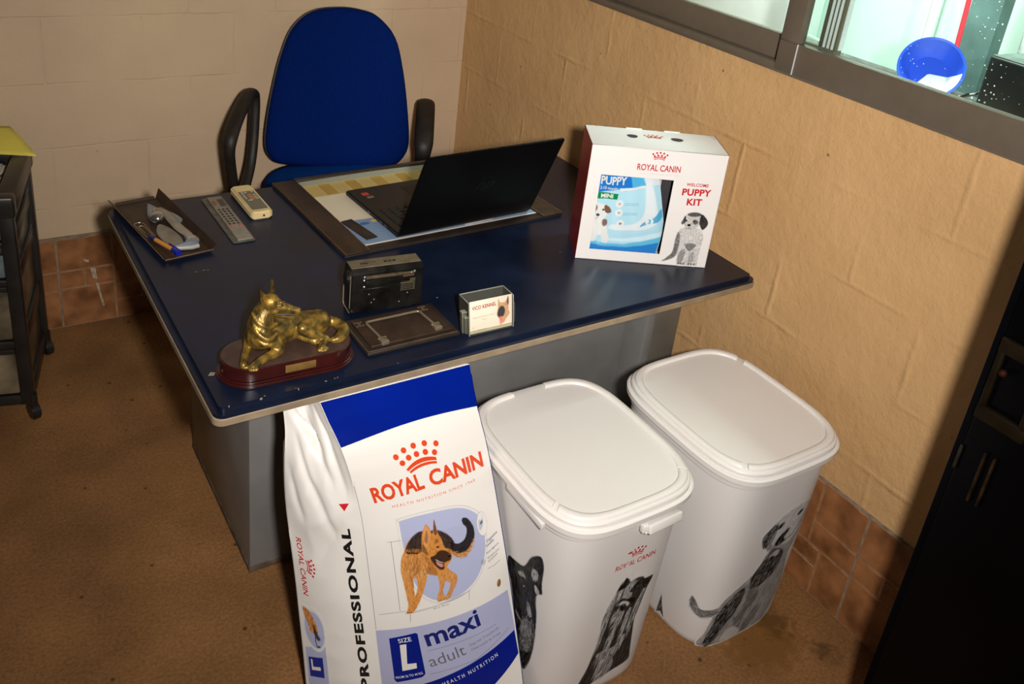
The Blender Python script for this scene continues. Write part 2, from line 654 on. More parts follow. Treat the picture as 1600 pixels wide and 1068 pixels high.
def floor_mat():
    m = mat('brown_floor', (0.225, 0.110, 0.041), rough=0.6, var=0.28, vscale=3.5, detail=8, spec=0.3)
    nt = m.node_tree
    N, L = nt.nodes, nt.links
    b = N['Principled BSDF']
    base = b.inputs['Base Color'].links[0].from_socket
    geo = N.new('ShaderNodeNewGeometry')
    # fine scuffed grain
    g = N.new('ShaderNodeTexNoise')
    g.inputs['Scale'].default_value = 130
    g.inputs['Detail'].default_value = 4
    L.new(geo.outputs['Position'], g.inputs['Vector'])
    gm = N.new('ShaderNodeMapRange')
    gm.inputs['From Min'].default_value = 0.25
    gm.inputs['From Max'].default_value = 0.75
    gm.inputs['To Min'].default_value = 0.72
    gm.inputs['To Max'].default_value = 1.3
    L.new(g.outputs['Fac'], gm.inputs['Value'])
    mu = N.new('ShaderNodeMix')
    mu.data_type = 'RGBA'
    mu.blend_type = 'MULTIPLY'
    mu.inputs[0].default_value = 1
    L.new(base, mu.inputs[6])
    L.new(gm.outputs['Result'], mu.inputs[7])
    # dark specks of dirt
    vo = N.new('ShaderNodeTexVoronoi')
    vo.inputs['Scale'].default_value = 14
    L.new(geo.outputs['Position'], vo.inputs['Vector'])
    vm = N.new('ShaderNodeMapRange')
    vm.inputs['From Min'].default_value = 0.05
    vm.inputs['From Max'].default_value = 0.10
    vm.inputs['To Min'].default_value = 0.8
    vm.inputs['To Max'].default_value = 0.0
    L.new(vo.outputs['Distance'], vm.inputs['Value'])
    mx = N.new('ShaderNodeMix')
    mx.data_type = 'RGBA'
    L.new(vm.outputs['Result'], mx.inputs[0])
    L.new(mu.outputs[2], mx.inputs[6])
    mx.inputs[7].default_value = (0.03, 0.015, 0.007, 1)
    last = mx.outputs[2]
    # the ochre spill beside the second tub, and a dark spot
    for cx, cy, r, col, sx in ((-0.235, -2.055, 0.085, (0.17, 0.075, 0.014, 1), 1.3), (-0.115, -2.15, 0.028, (0.06, 0.03, 0.012, 1), 1.0), (-0.165, -2.03, 0.05, (0.10, 0.045, 0.012, 1), 1.0)):
        d = N.new('ShaderNodeVectorMath')
        d.operation = 'SUBTRACT'
        L.new(geo.outputs['Position'], d.inputs[0])
        d.inputs[1].default_value = (cx, cy, 0)
        q = N.new('ShaderNodeVectorMath')
        q.operation = 'MULTIPLY'
        q.inputs[1].default_value = (1 / sx, 1, 1)
        L.new(d.outputs[0], q.inputs[0])
        ln = N.new('ShaderNodeVectorMath')
        ln.operation = 'LENGTH'
        L.new(q.outputs[0], ln.inputs[0])
        w = N.new('ShaderNodeTexNoise')
        w.inputs['Scale'].default_value = 40
        w.inputs['Detail'].default_value = 5
        L.new(geo.outputs['Position'], w.inputs['Vector'])
        ma = N.new('ShaderNodeMath')
        ma.operation = 'MULTIPLY_ADD'
        ma.inputs[1].default_value = 0.12
        L.new(w.outputs['Fac'], ma.inputs[0])
        L.new(ln.outputs['Value'], ma.inputs[2])
        mr = N.new('ShaderNodeMapRange')
        mr.inputs['From Min'].default_value = r + 0.03
        mr.inputs['From Max'].default_value = r + 0.07
        mr.inputs['To Min'].default_value = 0.75
        mr.inputs['To Max'].default_value = 0
        L.new(ma.outputs[0], mr.inputs['Value'])
        k = N.new('ShaderNodeMix')
        k.data_type = 'RGBA'
        L.new(mr.outputs['Result'], k.inputs[0])
        L.new(last, k.inputs[6])
        k.inputs[7].default_value = col
        last = k.outputs[2]
    L.new(last, b.inputs['Base Color'])
    bp = N.new('ShaderNodeBump')
    bp.inputs['Strength'].default_value = 0.35
    bp.inputs['Distance'].default_value = 0.003
    L.new(g.outputs['Fac'], bp.inputs['Height'])
    L.new(bp.outputs['Normal'], b.inputs['Normal'])
    return m


def structure(o):
    o['kind'] = 'structure'
    return o


m = MB()
m.bb((-3.6, -4.2, -0.05), (0.0, 0.0, 0.0))
structure(m.build('floor', floor_mat(), base=(-1.8, -2.1, 0)))
m = MB()
m.bb((-3.6, 0.0, -0.05), (0.16, 0.14, 2.75))
structure(m.build('wall_back', M_wall_b, base=(-1.8, 0.07, 0)))
WY0, WY1, WZ0, WZ1 = -2.52, -0.50, 1.262, 2.12
m = MB()
m.bb((0.0, -4.2, -0.05), (0.16, 0.0, WZ0))
m.bb((0.0, -4.2, WZ1), (0.16, 0.0, 2.75))
m.bb((0.0, WY1, WZ0), (0.16, 0.0, WZ1))
m.bb((0.0, -4.2, WZ0), (0.16, WY0, WZ1))
structure(m.build('wall_right', M_wall_r, base=(0.08, -2.1, 0)))
m = MB()
m.bb((-3.6, -4.2, 2.75), (0.16, 0.14, 2.8))
structure(m.build('ceiling', mat('ceiling_paint', '#b9ad98', 0.8), base=(-1.8, -2.1, 2.75)))

# tiled skirting: printed mosaic tiles, 33 cm square
M_tile = mat('terracotta_tile', (0.22, 0.088, 0.03), rough=0.38, var=0.35, vscale=14, detail=6, bump=0.15, bscale=60, col2=(0.27, 0.115, 0.045))
M_joint = mat('tile_printed_joint', (0.30, 0.155, 0.075), rough=0.5, var=0.2, vscale=40)
M_grout = mat('grey_grout', (0.20, 0.165, 0.13), rough=0.8, var=0.3, vscale=60)
PAT = [[(0, .43, .60, 1), (.60, .64, 1, 1), (.60, .43, 1, .64), (0, .27, .36, .43), (.36, .27, .72, .43), (.72, .0, 1, .43), (0, 0, .72, .27)],
       [(0, .64, .52, 1), (.52, .40, 1, 1), (0, .44, .24, .64), (.24, .44, .52, .64), (0, 0, .52, .44), (.52, .22, .78, .40), (.78, .22, 1, .40), (.52, 0, 1, .22)]]


def skirting(name, org, ux, length, first, T=0.332):
    ux = Vector(ux)
    nrm = Vector((0, -1, 0)) if abs(ux.x) > 0.5 else Vector((-1, 0, 0))
    M = Matrix((( ux.x, 0, nrm.x, org[0]), (ux.y, 0, nrm.y, org[1]), (0, 1, 0, 0), (0, 0, 0, 1)))
    g = MB(M)
    g.bb((0, 0, -0.002), (length, T, 0.0085))
    base = g.build(name, M_grout, base=org)
    structure(base)
    a, j = MB(M), MB(M)
    k, x = 0, first
    while x < length:
        x0, x1 = max(x + 0.002, 0), min(x + T - 0.002, length)
        if x1 > x0:
            j.bb((x0, 0.002, 0.0), (x1, T - 0.002, 0.0098))
            for (p, q, r_, s_) in PAT[k % 2]:
                c0, c1 = max(x + p * T + 0.004, x0), min(x + r_ * T - 0.004, x1)
                if c1 - c0 > 0.01:
                    a.bb((c0, q * T + 0.004, 0.0), (c1, s_ * T - 0.004, 0.0108), 0.0006, 1)
        x += T
        k += 1
    j.build('tile_body', M_joint, base)
    a.build('tile_face', M_tile, base)
    return base


bb_ = skirting('baseboard_back', (-3.6, 0, 0), (1, 0, 0), 3.588, -0.21 + 0.0)
M_smear = mat('dry_paint_smear', (0.36, 0.29, 0.21), 0.8, var=0.3, vscale=60)
for P_ in ([(-1.388, 0.212), (-1.371, 0.210), (-1.369, 0.165), (-1.382, 0.172)], [(-1.406, 0.250), (-1.390, 0.243), (-1.392, 0.234), (-1.404, 0.240)], [(-1.376, 0.158), (-1.366, 0.148), (-1.352, 0.060), (-1.358, 0.058), (-1.370, 0.125)]):
    m = MB()
    m.poly([(x, -0.0112, z) for x, z in P_])
    m.build('paint_smear', M_smear, bb_)
skirting('baseboard_right', (0, -0.012, 0), (0, -1, 0), 4.18, -0.242)
# rounded mortar lip above the back tiles
m = MB()
m.bb((-3.6, -0.011, 0.332), (-0.012, 0.0, 0.339), 0.003)
structure(m.build('trim_1', mat('dusty_lip', (0.2, 0.145, 0.09), 0.8, var=0.3, vscale=30), base=(-1.8, 0, 0.335)))

# sliding aluminium window in the right wall
M_alu = mat('anodised_aluminium', (0.145, 0.118, 0.088), rough=0.42, metal=0.25, var=0.05, vscale=30)
M_alu_raw = mat('pale_aluminium', (0.72, 0.75, 0.80), rough=0.3, metal=0.15, var=0.06)
w = MB()
w.bb((-0.004, WY0, WZ0 - 0.004), (0.10, WY1, WZ0 + 0.016), 0.002)
w.bb((0.0, WY0, WZ1 - 0.03), (0.10, WY1, WZ1), 0.002)
w.bb((0.0, WY1 - 0.03, WZ0), (0.10, WY1, WZ1), 0.002)
w.bb((0.0, WY0, WZ0), (0.10, WY0 + 0.03, WZ1), 0.002)
win = structure(w.build('window_1', M_alu, base=(0.05, -1.51, WZ0)))


def sash(y0, y1, x, rail, stile_l, stile_r, name):
    z0, z1 = WZ0 + 0.003, WZ1 - 0.02
    s = MB()
    s.bb((x, y0, z0), (x + 0.026, y1, z0 + rail), 0.002)
    s.bb((x, y0, z1 - 0.05), (x + 0.026, y1, z1), 0.002)
    s.bb((x, y1 - stile_l, z0 + rail), (x + 0.026, y1, z1 - 0.05), 0.002)
    s.bb((x, y0, z0 + rail), (x + 0.026, y0 + stile_r, z1 - 0.05), 0.002)
    f = s.build('window_sash', M_alu, win)
    gm = MB()
    gm.bb((x + 0.011, y0 + stile_r - 0.004, z0 + rail - 0.004), (x + 0.016, y1 - stile_l + 0.004, z1 - 0.046))
    gm.build('glass_pane', M_glass if name == 'near' else M_glass_c, f)
    return f


M_glass = clear_mat('glint_specked_glass', (0.93, 0.985, 0.96), 0.0, 0.06, specks=75)  # white specks on the pane stand in for blurred highlights
M_glass_c = clear_mat('window_glass', (0.93, 0.985, 0.96), 0.0, 0.06)
fs = sash(-2.49, -1.500, -0.006, 0.074, 0.056, 0.05, 'near')
gk = MB()
gk.bb((-0.008, -1.5585, WZ0 + 0.003), (-0.0055, -1.5565, WZ0 + 0.077))
gk.build('sash_joint', M_alu_raw, fs)
bs = sash(-1.63, -0.53, 0.036, 0.076, 0.05, 0.05, 'far')
ch = MB()
for dy in (0, 0.012, 0.024):
    ch.bb((0.034, -1.60 - dy, WZ0 + 0.08), (0.064, -1.594 - dy, WZ1 - 0.06))
ch.bb((0.046, -1.632, WZ0 + 0.08), (0.062, -1.594, WZ1 - 0.06))
ch.build('interlock_rail', M_alu_raw, bs)

# the bright room beyond the window
M_mint = mat('mint_wall_paint', (0.66, 0.82, 0.75), rough=0.55, var=0.05, vscale=4)
M_white = mat('white_wall_paint', (0.85, 0.85, 0.86), rough=0.55, var=0.03)
m = MB()
m.bb((1.30, -3.2, 0.0), (1.40, 0.6, 2.75))
structure(m.build('wall_far', M_mint, base=(1.35, -1.3, 0)))
m = MB()
m.bb((0.16, -3.3, 0.0), (1.40, -3.2, 2.75))
structure(m.build('wall_front', M_mint, base=(0.8, -3.25, 0)))
m = MB()
m.bb((0.16, 0.6, 0.0), (1.40, 0.7, 2.75))
structure(m.build('wall_side', M_white, base=(0.8, 0.65, 0)))
m = MB()
m.bb((0.16, -3.3, -0.05), (1.40, 0.7, 0.0))
m.bb((0.16, -3.3, 2.75), (1.40, 0.7, 2.8))
structure(m.build('floor_far', mat('pale_far_floor', (0.5, 0.52, 0.5), 0.5), base=(0.8, -1.3, 0)))
# deep window ledge with a dark worn edge
m = MB()
m.bb((0.10, -2.6, 1.20), (0.352, -0.45, 1.262), 0.004)
lg = structure(m.build('trim_2', mat('ledge_paint', (0.40, 0.42, 0.39), 0.55, var=0.35, vscale=24), base=(0.22, -1.5, 1.2)))
m = MB()
m.bb((0.315, -2.6, 1.2622), (0.3535, -0.45, 1.2655), 0.001)
m.build('ledge_edge', mat('worn_dark_edge', (0.05, 0.05, 0.045), 0.6, var=0.6, vscale=50), lg)
# ------------------------------------------------------------------ things seen through the window
M_blk = mat('black_plastic', (0.012, 0.012, 0.013), rough=0.38, var=0.2, vscale=40)
M_blue_pl = mat('bright_blue_plastic', (0.03, 0.10, 0.75), rough=0.3, var=0.06)
# white partition post near the left pane
m = MB()
m.bb((0.62, -0.98, 0.0), (0.80, -0.40, 2.75), 0.004)
structure(m.build('wall_partition', M_white, base=(0.71, -0.69, 0)))

# blue scoop-shaped basin lying on the ledge
t = thing('washing_basin', 'blue plastic basin with a white inside tipped up on the ledge behind the window', 'basin', (0.27, -1.735, 1.266))
T = Matrix.Translation((0.285, -1.725, 1.306)) @ Vector((-0.72, -0.50, 0.55)).to_track_quat('Z', 'Y').to_matrix().to_4x4()
a = MB(T)
a.lathe([(0.0, -0.022), (0.045, -0.020), (0.062, 0.004), (0.072, 0.026), (0.077, 0.028), (0.0765, 0.0295), (0.071, 0.028), (0.060, 0.006), (0.043, -0.0175), (0.0, -0.0185)], n=48)
a.build('basin_body', M_blue_pl, t)
b = MB()
rows = []
for r_, z_ in ((0.002, -0.0178), (0.043, -0.0168), (0.0595, 0.0068), (0.0700, 0.0272)):
    row = []
    for k in range(25):
        an = R(-62 + 124 * k / 24)
        # lower half of the bowl, measured from straight down
        dn = T.to_3x3().inverted() @ Vector((0.25, -0.35, -1))
        a0 = math.atan2(dn.y, dn.x)
        row.append(T @ Vector((r_ * math.cos(a0 + an), r_ * math.sin(a0 + an), z_ + 0.0006)))
    rows.append(row)
b.sheet(rows)
b.build('basin_lining', mat('white_plastic_lining', (0.8, 0.82, 0.85), 0.4), t)

# black box (a loudspeaker) on the ledge
m = MB()
m.box((0.268, -2.02, 1.334), (0.165, 0.215, 0.135), 0.006, 3, Matrix.Rotation(R(-4), 4, 'Z'))
sp = thing('black_case', 'black box with a dusty top on the ledge behind the window', 'case', (0.268, -2.02, 1.266))
m.build('case_body', mat('dusty_black_case', (0.010, 0.013, 0.016), 0.5, var=0.4, vscale=9), sp)
m = MB()
m.box((0.268, -2.02, 1.4025), (0.158, 0.208, 0.003), 0.001, 1, Matrix.Rotation(R(-4), 4, 'Z'))
m.build('case_lid', mat('dust_green_grey', (0.10, 0.14, 0.12), 0.8, var=0.4, vscale=20), sp)

for nm, lab, p0, p1, r, col in (
        ('broom_handle', 'thin white pole leaning behind the window, in front of the blue basin', (0.60, -1.478, 1.125), (0.66, -1.44, 1.95), 0.0055, (0.8, 0.82, 0.84)),
        ('wall_pipe', 'wide pale grey pipe running up the mint wall behind the window', (1.262, -1.085, 0.0), (1.262, -1.085, 2.72), 0.022, (0.72, 0.78, 0.78)),
        ('mop_handle', 'red pole standing behind the window, right of the blue basin', (0.60, -1.60, 1.126), (0.78, -1.46, 1.80), 0.007, (0.6, 0.03, 0.05))):
    m = MB()
    m.cyl(p0, p1, r, n=16)
    tag(m.build(nm, mat(nm + '_paint', col, 0.35), base=p0), lab, 'pole' if 'handle' in nm else 'pipe')
m = MB()
m.bb((0.50, -1.70, 0.0), (0.70, -1.44, 1.118), 0.004)
tag(m.build('side_cabinet', mat('pale_mint_cabinet', (0.6, 0.78, 0.72), 0.5), base=(0.6, -1.6, 0)), 'pale mint cabinet end carrying the red pole in the room behind the window', 'cabinet')
m = MB()
m.bb((0.93, -1.50, 0.0), (0.99, -1.40, 2.75), 0.004)
structure(m.build('trim_3', mat('grey_green_post', (0.12, 0.20, 0.20), 0.5, var=0.3, vscale=8), base=(0.96, -1.45, 0)))
# translucent sack with a bluish sheen standing behind the black case
m = MB()
prof = [(0.0, 0.0), (0.10, 0.0), (0.13, 0.08), (0.125, 0.3), (0.10, 0.5), (0.075, 0.62), (0.03, 0.70), (0.0, 0.71)]
m.lathe(prof, (0.78, -1.80, 1.1215), 36)
for v in m.bm.verts:
    d = Vector((v.co.x - 0.78, v.co.y + 1.80, 0))
    k = 1 + 0.16 * noise.noise(v.co * 9)
    v.co.x, v.co.y = 0.78 + d.x * k, -1.80 + d.y * k
tag(m.build('plastic_sack', mat('bluish_plastic_sack', (0.30, 0.47, 0.52), 0.22, var=0.7, vscale=7, col2=(0.75, 0.88, 0.9)), base=(0.78, -1.80, 1.12)), 'shiny bluish plastic sack standing behind the black box past the window', 'sack')
m = MB()
m.bb((0.62, -2.1, 0.0), (0.98, -1.705, 1.12), 0.004)
tag(m.build('far_worktop', mat('grey_worktop', (0.45, 0.5, 0.48), 0.5), base=(0.8, -1.9, 0)), 'grey worktop block under the bluish plastic sack behind the window', 'worktop')
# cables in front of the case
for i, (p, q) in enumerate((((0.20, -1.80), (0.30, -1.86)), ((0.150, -1.815), (0.195, -1.875)))):
    m = MB()
    pts = catmull([(p[0], p[1], 1.267), (p[0] + 0.04, p[1] - 0.02, 1.271), (q[0] - 0.02, q[1] + 0.005, 1.29), (q[0] - 0.012, q[1] - 0.02, 1.31)], 6, False)
    m.tube(pts, 0.0035, 8)
    tag(m.build('power_cable', M_blk, base=(p[0], p[1], 1.267)), ('black cable on the ledge behind the window, nearer the blue basin', 'black cable on the ledge behind the window, closer to the glass')[i], 'cable', 'cables on the window ledge')
# small grey bottle end on the ledge left of the basin
m = MB()
m.cyl((0.285, -1.40, 1.28), (0.31, -1.33, 1.28), 0.016, n=20, bevel=0.002)
tag(m.build('metal_tube', mat('dull_metal_tube', (0.4, 0.45, 0.42), 0.35, metal=0.6), base=(0.29, -1.36, 1.264)), 'short grey metal tube lying on the ledge by the window post', 'tube')
# ------------------------------------------------------------------ desk
M_navy = mat('navy_vinyl_top', (0.005, 0.0095, 0.026), rough=0.33, var=0.35, vscale=6, bump=0.04, bscale=220, spec=0.36, rvar=0.05)
M_trim = mat('worn_beige_edge', (0.235, 0.18, 0.115), rough=0.6, var=0.25, vscale=16)
M_steel = mat('grey_painted_steel', (0.185, 0.185, 0.182), rough=0.42, var=0.14, vscale=7, bump=0.05, bscale=200, detail=7)
DX0, DX1, DY0, DY1, DZ = -1.423, -0.032, -1.636, -0.705, 0.75
desk = thing('office_desk', 'steel office desk with a navy blue top and beige front edge, under the laptop', 'desk', (-0.73, -1.17, 0.0))
TD = rot_z((DX0, DY0, 0), 0.008) @ Matrix.Translation((-DX0, -DY0, 0))
W, D = DX1 - DX0, DY1 - DY0
top = rrect(W, D, 0.020, 6, (DX0 + DX1) / 2, (DY0 + DY1) / 2)
m = MB(TD)
m.prism(top, 0.7325, DZ, 0.011, 4, top_only=True)
dt = m.build('desk_top', M_navy, desk)
m = MB(TD)
m.prism(rrect(W + 0.004, D + 0.004, 0.020, 6, (DX0 + DX1) / 2, (DY0 + DY1) / 2), 0.7165, 0.7325, 0.0015, 1)
m.build('edge_band', M_trim, desk)
# chips along the front edge where the beige board shows
M_chip = mat('chipped_board', (0.27, 0.205, 0.13), 0.8, var=0.3, vscale=90)
rc = random.Random(3)
for x, dy, w, h in ((-1.336, 0.0, 3.6, 1.6), (-1.328, 0.004, 2.2, 1.2), (-1.264, 0.001, 1.3, 3.2), (-1.268, 0.004, 1.0, 1.6), (-1.209, 0.002, 3.4, 2.2), (-1.190, 0.004, 1.6, 1.8), (-1.184, 0.0045, 1.4, 1.6), (-1.056, 0.002, 2.0, 1.2), (-1.395, 0.001, 1.5, 1.4)):
    cx, cy = x, -1.6255 + dy
    P = [(cx + rc.uniform(0.5, 1) * 0.001 * w * math.cos(a), cy + rc.uniform(0.5, 1) * 0.001 * h * math.sin(a)) for a in [R(45 * i) for i in range(8)]]
    m = MB(TD)
    m.prism(P, DZ - 0.003, DZ + 0.0002)
    m.build('edge_chip', M_chip, dt)
m = MB(TD)
m.prism([(-1.402, -1.520), (-1.392, -1.523), (-1.387, -1.516), (-1.395, -1.511)], DZ - 0.002, DZ + 0.0006)
m.build('edge_chip', M_chip, dt)
# small white scratches on the navy top near the pen tray
M_scuff = mat('scuff_white', (0.30, 0.30, 0.28), 0.8)
for x, y in ((-1.318, -1.118), (-1.300, -1.116), (-1.291, -1.118), (-0.86, -1.42), (-0.45, -1.33)):
    m = MB()
    m.prism([(x - 0.0025, y - 0.0006), (x + 0.003, y), (x + 0.0015, y + 0.001), (x - 0.0015, y + 0.0006)], DZ - 0.001, DZ + 0.0003)
    m.build('scuff_mark', M_scuff, dt)
m = MB()
m.bb((-1.262, -1.317, 0.012), (-1.156, -0.80, 0.7165), 0.004)
leg = m.build('leg', M_steel, desk)
m = MB()
m.bb((-1.264, -1.319, 0.0), (-1.154, -0.798, 0.02), 0.003)
m.build('foot_rail', mat('rusty_steel', (0.09, 0.065, 0.045), 0.65, var=0.5, vscale=30), leg)
m = MB()
m.bb((-0.128, -1.40, 0.012), (-0.036, -0.80, 0.7165), 0.004)
leg2 = m.build('leg', mat('grey_brown_steel', (0.11, 0.10, 0.085), 0.42, var=0.15, vscale=8), desk)
m = MB()
m.bb((-0.130, -1.402, 0.0), (-0.034, -0.798, 0.02), 0.003)
m.build('foot_rail', mat('rusty_steel_b', (0.09, 0.065, 0.045), 0.65, var=0.5, vscale=30), leg2)
m = MB()
m.bb((-1.158, -1.312, 0.20), (-0.126, -1.295, 0.7165), 0.002)
m.bb((-0.160, -1.395, 0.05), (-0.126, -1.30, 0.7165), 0.003)
m.build('modesty_panel', M_steel, desk)

# ------------------------------------------------------------------ office chair
M_fab = mat('royal_blue_fabric', (0.0005, 0.0100, 0.092), rough=0.9, var=0.12, vscale=160, bump=0.3, bscale=700, spec=0.05)
M_arm = mat('black_armrest_plastic', (0.013, 0.010, 0.008), spec=0.3, rough=0.5, var=0.3, vscale=30, bump=0.12, bscale=300)
chair = thing('office_chair', 'blue fabric office chair with black loop armrests, pushed in behind the desk', 'chair', (-0.60, -0.30, 0.0))
_a, _t = R(12), R(11)
CX_ = Vector((math.cos(_a), -math.sin(_a), 0))
CF_ = Vector((-math.sin(_a), -math.cos(_a), 0))
CN_ = CF_ * math.cos(_t) + Vector((0, 0, 1)) * math.sin(_t)
CU_ = CN_.cross(CX_)
if CU_.z < 0:
    CU_ = -CU_
P0_ = Vector((-0.60, -0.205, 0.60))
outline = [(0.025, 0.511), (-0.071, 0.496), (-0.139, 0.438), (-0.179, 0.342), (-0.206, 0.236), (-0.227, 0.128), (-0.234, 0.052), (-0.223, 0.007), (-0.184, -0.021),
           (-0.054, -0.036), (0.082, -0.048), (0.197, -0.044), (0.244, -0.018), (0.269, 0.04), (0.262, 0.167), (0.244, 0.302), (0.215, 0.413), (0.157, 0.481), (0.102, 0.503)]
oc = [Vector((x, y, 0)) for x, y in catmull([(x, y, 0) for x, y in outline], 5)] if False else [Vector((p.x, p.y, 0)) for p in catmull([(x, y, 0) for x, y in outline], 5)]
cc = Vector((0.02, 0.22, 0))


def shell(mb, layers):
    rows = []
    for sc, dz in layers:
        row = []
        for p in oc:
            q = cc + (p - cc) * sc
            row.append(P0_ + CX_ * q.x + CU_ * q.y + CN_ * dz)
        rows.append(row + [row[0]])
    t = bmesh.new()
    g = [[t.verts.new(p) for p in r[:-1]] for r in rows]
    n = len(g[0])
    for A, B in zip(g, g[1:]):
        for k in range(n):
            t.faces.new((A[k], A[(k + 1) % n], B[(k + 1) % n], B[k]))
    t.faces.new(g[0])
    t.faces.new(list(reversed(g[-1])))
    bmesh.ops.recalc_face_normals(t, faces=t.faces)
    mb.add(t)


m = MB()
shell(m, [(0.02, 0.012), (0.3, 0.009), (0.6, 0.006), (0.82, 0.004), (0.93, -0.001), (0.98, -0.008), (1.0, -0.020), (0.995, -0.032), (0.97, -0.040)])
br_ = m.build('backrest', M_fab, chair, ang=70)
m = MB()
shell(m, [(0.97, -0.036), (1.006, -0.038), (1.010, -0.050), (0.98, -0.064), (0.8, -0.078), (0.4, -0.086), (0.02, -0.088)])
m.build('back_shell', M_arm, br_, ang=70)
# seat cushion
TS = Matrix.Translation((-0.615, -0.36, 0.0)) @ Matrix.Rotation(-_a, 4, 'Z')
so = [Vector((p[0], p[1], 0)) for p in rrect(0.54, 0.50, 0.16, 10)]
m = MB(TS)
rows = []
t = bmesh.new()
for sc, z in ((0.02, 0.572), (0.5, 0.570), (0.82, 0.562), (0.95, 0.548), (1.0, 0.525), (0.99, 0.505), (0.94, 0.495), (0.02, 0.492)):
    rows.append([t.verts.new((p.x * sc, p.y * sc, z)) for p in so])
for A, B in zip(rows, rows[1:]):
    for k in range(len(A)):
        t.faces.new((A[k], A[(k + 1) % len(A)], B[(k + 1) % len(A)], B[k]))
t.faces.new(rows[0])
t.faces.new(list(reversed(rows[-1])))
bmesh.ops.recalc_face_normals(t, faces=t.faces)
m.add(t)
m.build('seat', mat('flash_lightened_seat_fabric', (0.0012, 0.026, 0.150), rough=0.9, var=0.12, vscale=120, bump=0.3, bscale=700, spec=0.05), chair, ang=70)  # seat blue lightened for the flash it catches
# loop armrests


def armrest(cx, cy, yaw, ztop, wide, sc=1.0):
    T = Matrix.Translation((cx, cy, ztop)) @ Matrix.Rotation(yaw, 4, 'Z') @ Matrix.Diagonal((wide, 1, 1, 1))
    # local -y is the front of the chair
    loop = [(0, 0.105, -0.012), (0, 0.05, 0.0), (0, -0.05, -0.030), (0, -0.125, -0.075), (0, -0.145, -0.12), (0, -0.128, -0.20), (0, -0.095, -0.29), (0, -0.05, -0.335), (0.0, 0.0, -0.31),
            (0, 0.06, -0.255), (0, 0.092, -0.19), (0, 0.112, -0.10), (0, 0.118, -0.04)]
    pts = catmull(loop, 5)
    a = MB(T)
    rs = [0.0165 * sc + (0.0055 if p.z > -0.10 and p.y < 0.09 else 0.0) for p in pts]
    # smooth the radius along the loop
    for _ in range(6):
        rs = [(rs[i - 1] + rs[i] * 2 + rs[(i + 1) % len(rs)]) / 4 for i in range(len(rs))]
    a.tube(pts, rs, 14, closed=True, flat=0.8)
    o = a.build('armrest', M_arm, chair, ang=80)
    b = MB(T)
    b.box((0, -0.04, -0.385), (0.03, 0.07, 0.12), 0.006)
    b.build('arm_bracket', M_arm, o)


armrest(-0.931, -0.235, -R(35), 0.845, 1.1)
armrest(-0.262, -0.215, -R(28), 0.752, 1.55)
m = MB()
m.cyl((-0.60, -0.36, 0.10), (-0.60, -0.36, 0.40), 0.026)
m.cyl((-0.60, -0.36, 0.38), (-0.60, -0.36, 0.492), 0.016)
m.build('gas_lift', M_blk, chair)
m = MB()
for k in range(5):
    a = R(72 * k + 20)
    m.tube([(-0.60, -0.36, 0.115), (-0.60 + 0.13 * math.cos(a), -0.36 + 0.13 * math.sin(a), 0.10), (-0.60 + 0.27 * math.cos(a), -0.36 + 0.27 * math.sin(a), 0.07)], [0.026, 0.02, 0.015], 10)
m.build('star_base', M_blk, chair)
for k in range(5):
    a = R(72 * k + 20)
    c = Vector((-0.60 + 0.265 * math.cos(a), -0.36 + 0.265 * math.sin(a), 0.028))
    d = Vector((-math.sin(a), math.cos(a), 0)) * 0.02
    m = MB()
    m.cyl(c - d, c + d, 0.028, n=20, bevel=0.004)
    m.build('caster', M_blk, chair)
m = MB()
m.tube([P0_ + CN_ * -0.085 + CU_ * 0.15 + CX_ * 0.02, P0_ + CN_ * -0.10 + CU_ * -0.02 + CX_ * 0.02, Vector((-0.62, -0.235, 0.487)), Vector((-0.61, -0.33, 0.478))], 0.018, 10)
m.build('back_stem', M_blk, chair)

# ------------------------------------------------------------------ drawer cart on the left
M_cart = mat('black_cart_plastic', (0.013, 0.012, 0.011), rough=0.34, var=0.3, vscale=18)
M_drawer = mat('cloudy_drawer_plastic', (0.075, 0.058, 0.032), rough=0.3, var=0.75, vscale=8, detail=3, spec=0.6, col2=(0.14, 0.115, 0.07))
M_drawer2 = mat('cloudy_blue_drawer_plastic', (0.05, 0.055, 0.05), rough=0.3, var=0.8, vscale=9, detail=3, col2=(0.10, 0.13, 0.14))
cart = thing('drawer_cart', 'black plastic cart with cloudy drawers and casters at the left wall', 'drawer cart', (-1.76, -0.27, 0.0))
TC = Matrix.Translation((-1.63, -0.496, 0)) @ Matrix.Rotation(-R(13.6), 4, 'Z')
CWD, CDP = 0.37, 0.370
m = MB(TC)
for x in (-CWD, -0.036):
    for y in (0.0, CDP - 0.036):
        m.bb((x, y, 0.055), (x + 0.036, y + 0.036, 0.672), 0.005)
for z0, z1 in ((0.055, 0.085), (0.245, 0.268), (0.445, 0.464), (0.560, 0.578)):
    m.bb((-CWD + 0.03, 0.004, z0), (-0.03, 0.03, z1), 0.003)
    m.bb((-0.030, 0.03, z0 - 0.01), (-0.006, CDP - 0.03, z1 + 0.012), 0.003)
    m.bb((-CWD + 0.006, 0.03, z0 - 0.01), (-CWD + 0.03, CDP - 0.03, z1 + 0.012), 0.003)
    m.bb((-CWD + 0.03, CDP - 0.03, z0), (-0.03, CDP - 0.01, z1), 0.003)
m.build('frame', M_cart, cart)
m = MB(TC)
z0, z1 = 0.652, 0.713
m.bb((-CWD - 0.004, -0.006, z0), (0.006, 0.040, z1), 0.008)
m.bb((-CWD - 0.004, CDP - 0.030, z0), (0.006, CDP + 0.006, z1), 0.008)
m.bb((-0.040, 0.03, z0), (0.006, CDP - 0.02, z1), 0.008)
m.bb((-CWD - 0.004, 0.03, z0), (-CWD + 0.036, CDP - 0.02, z1), 0.008)
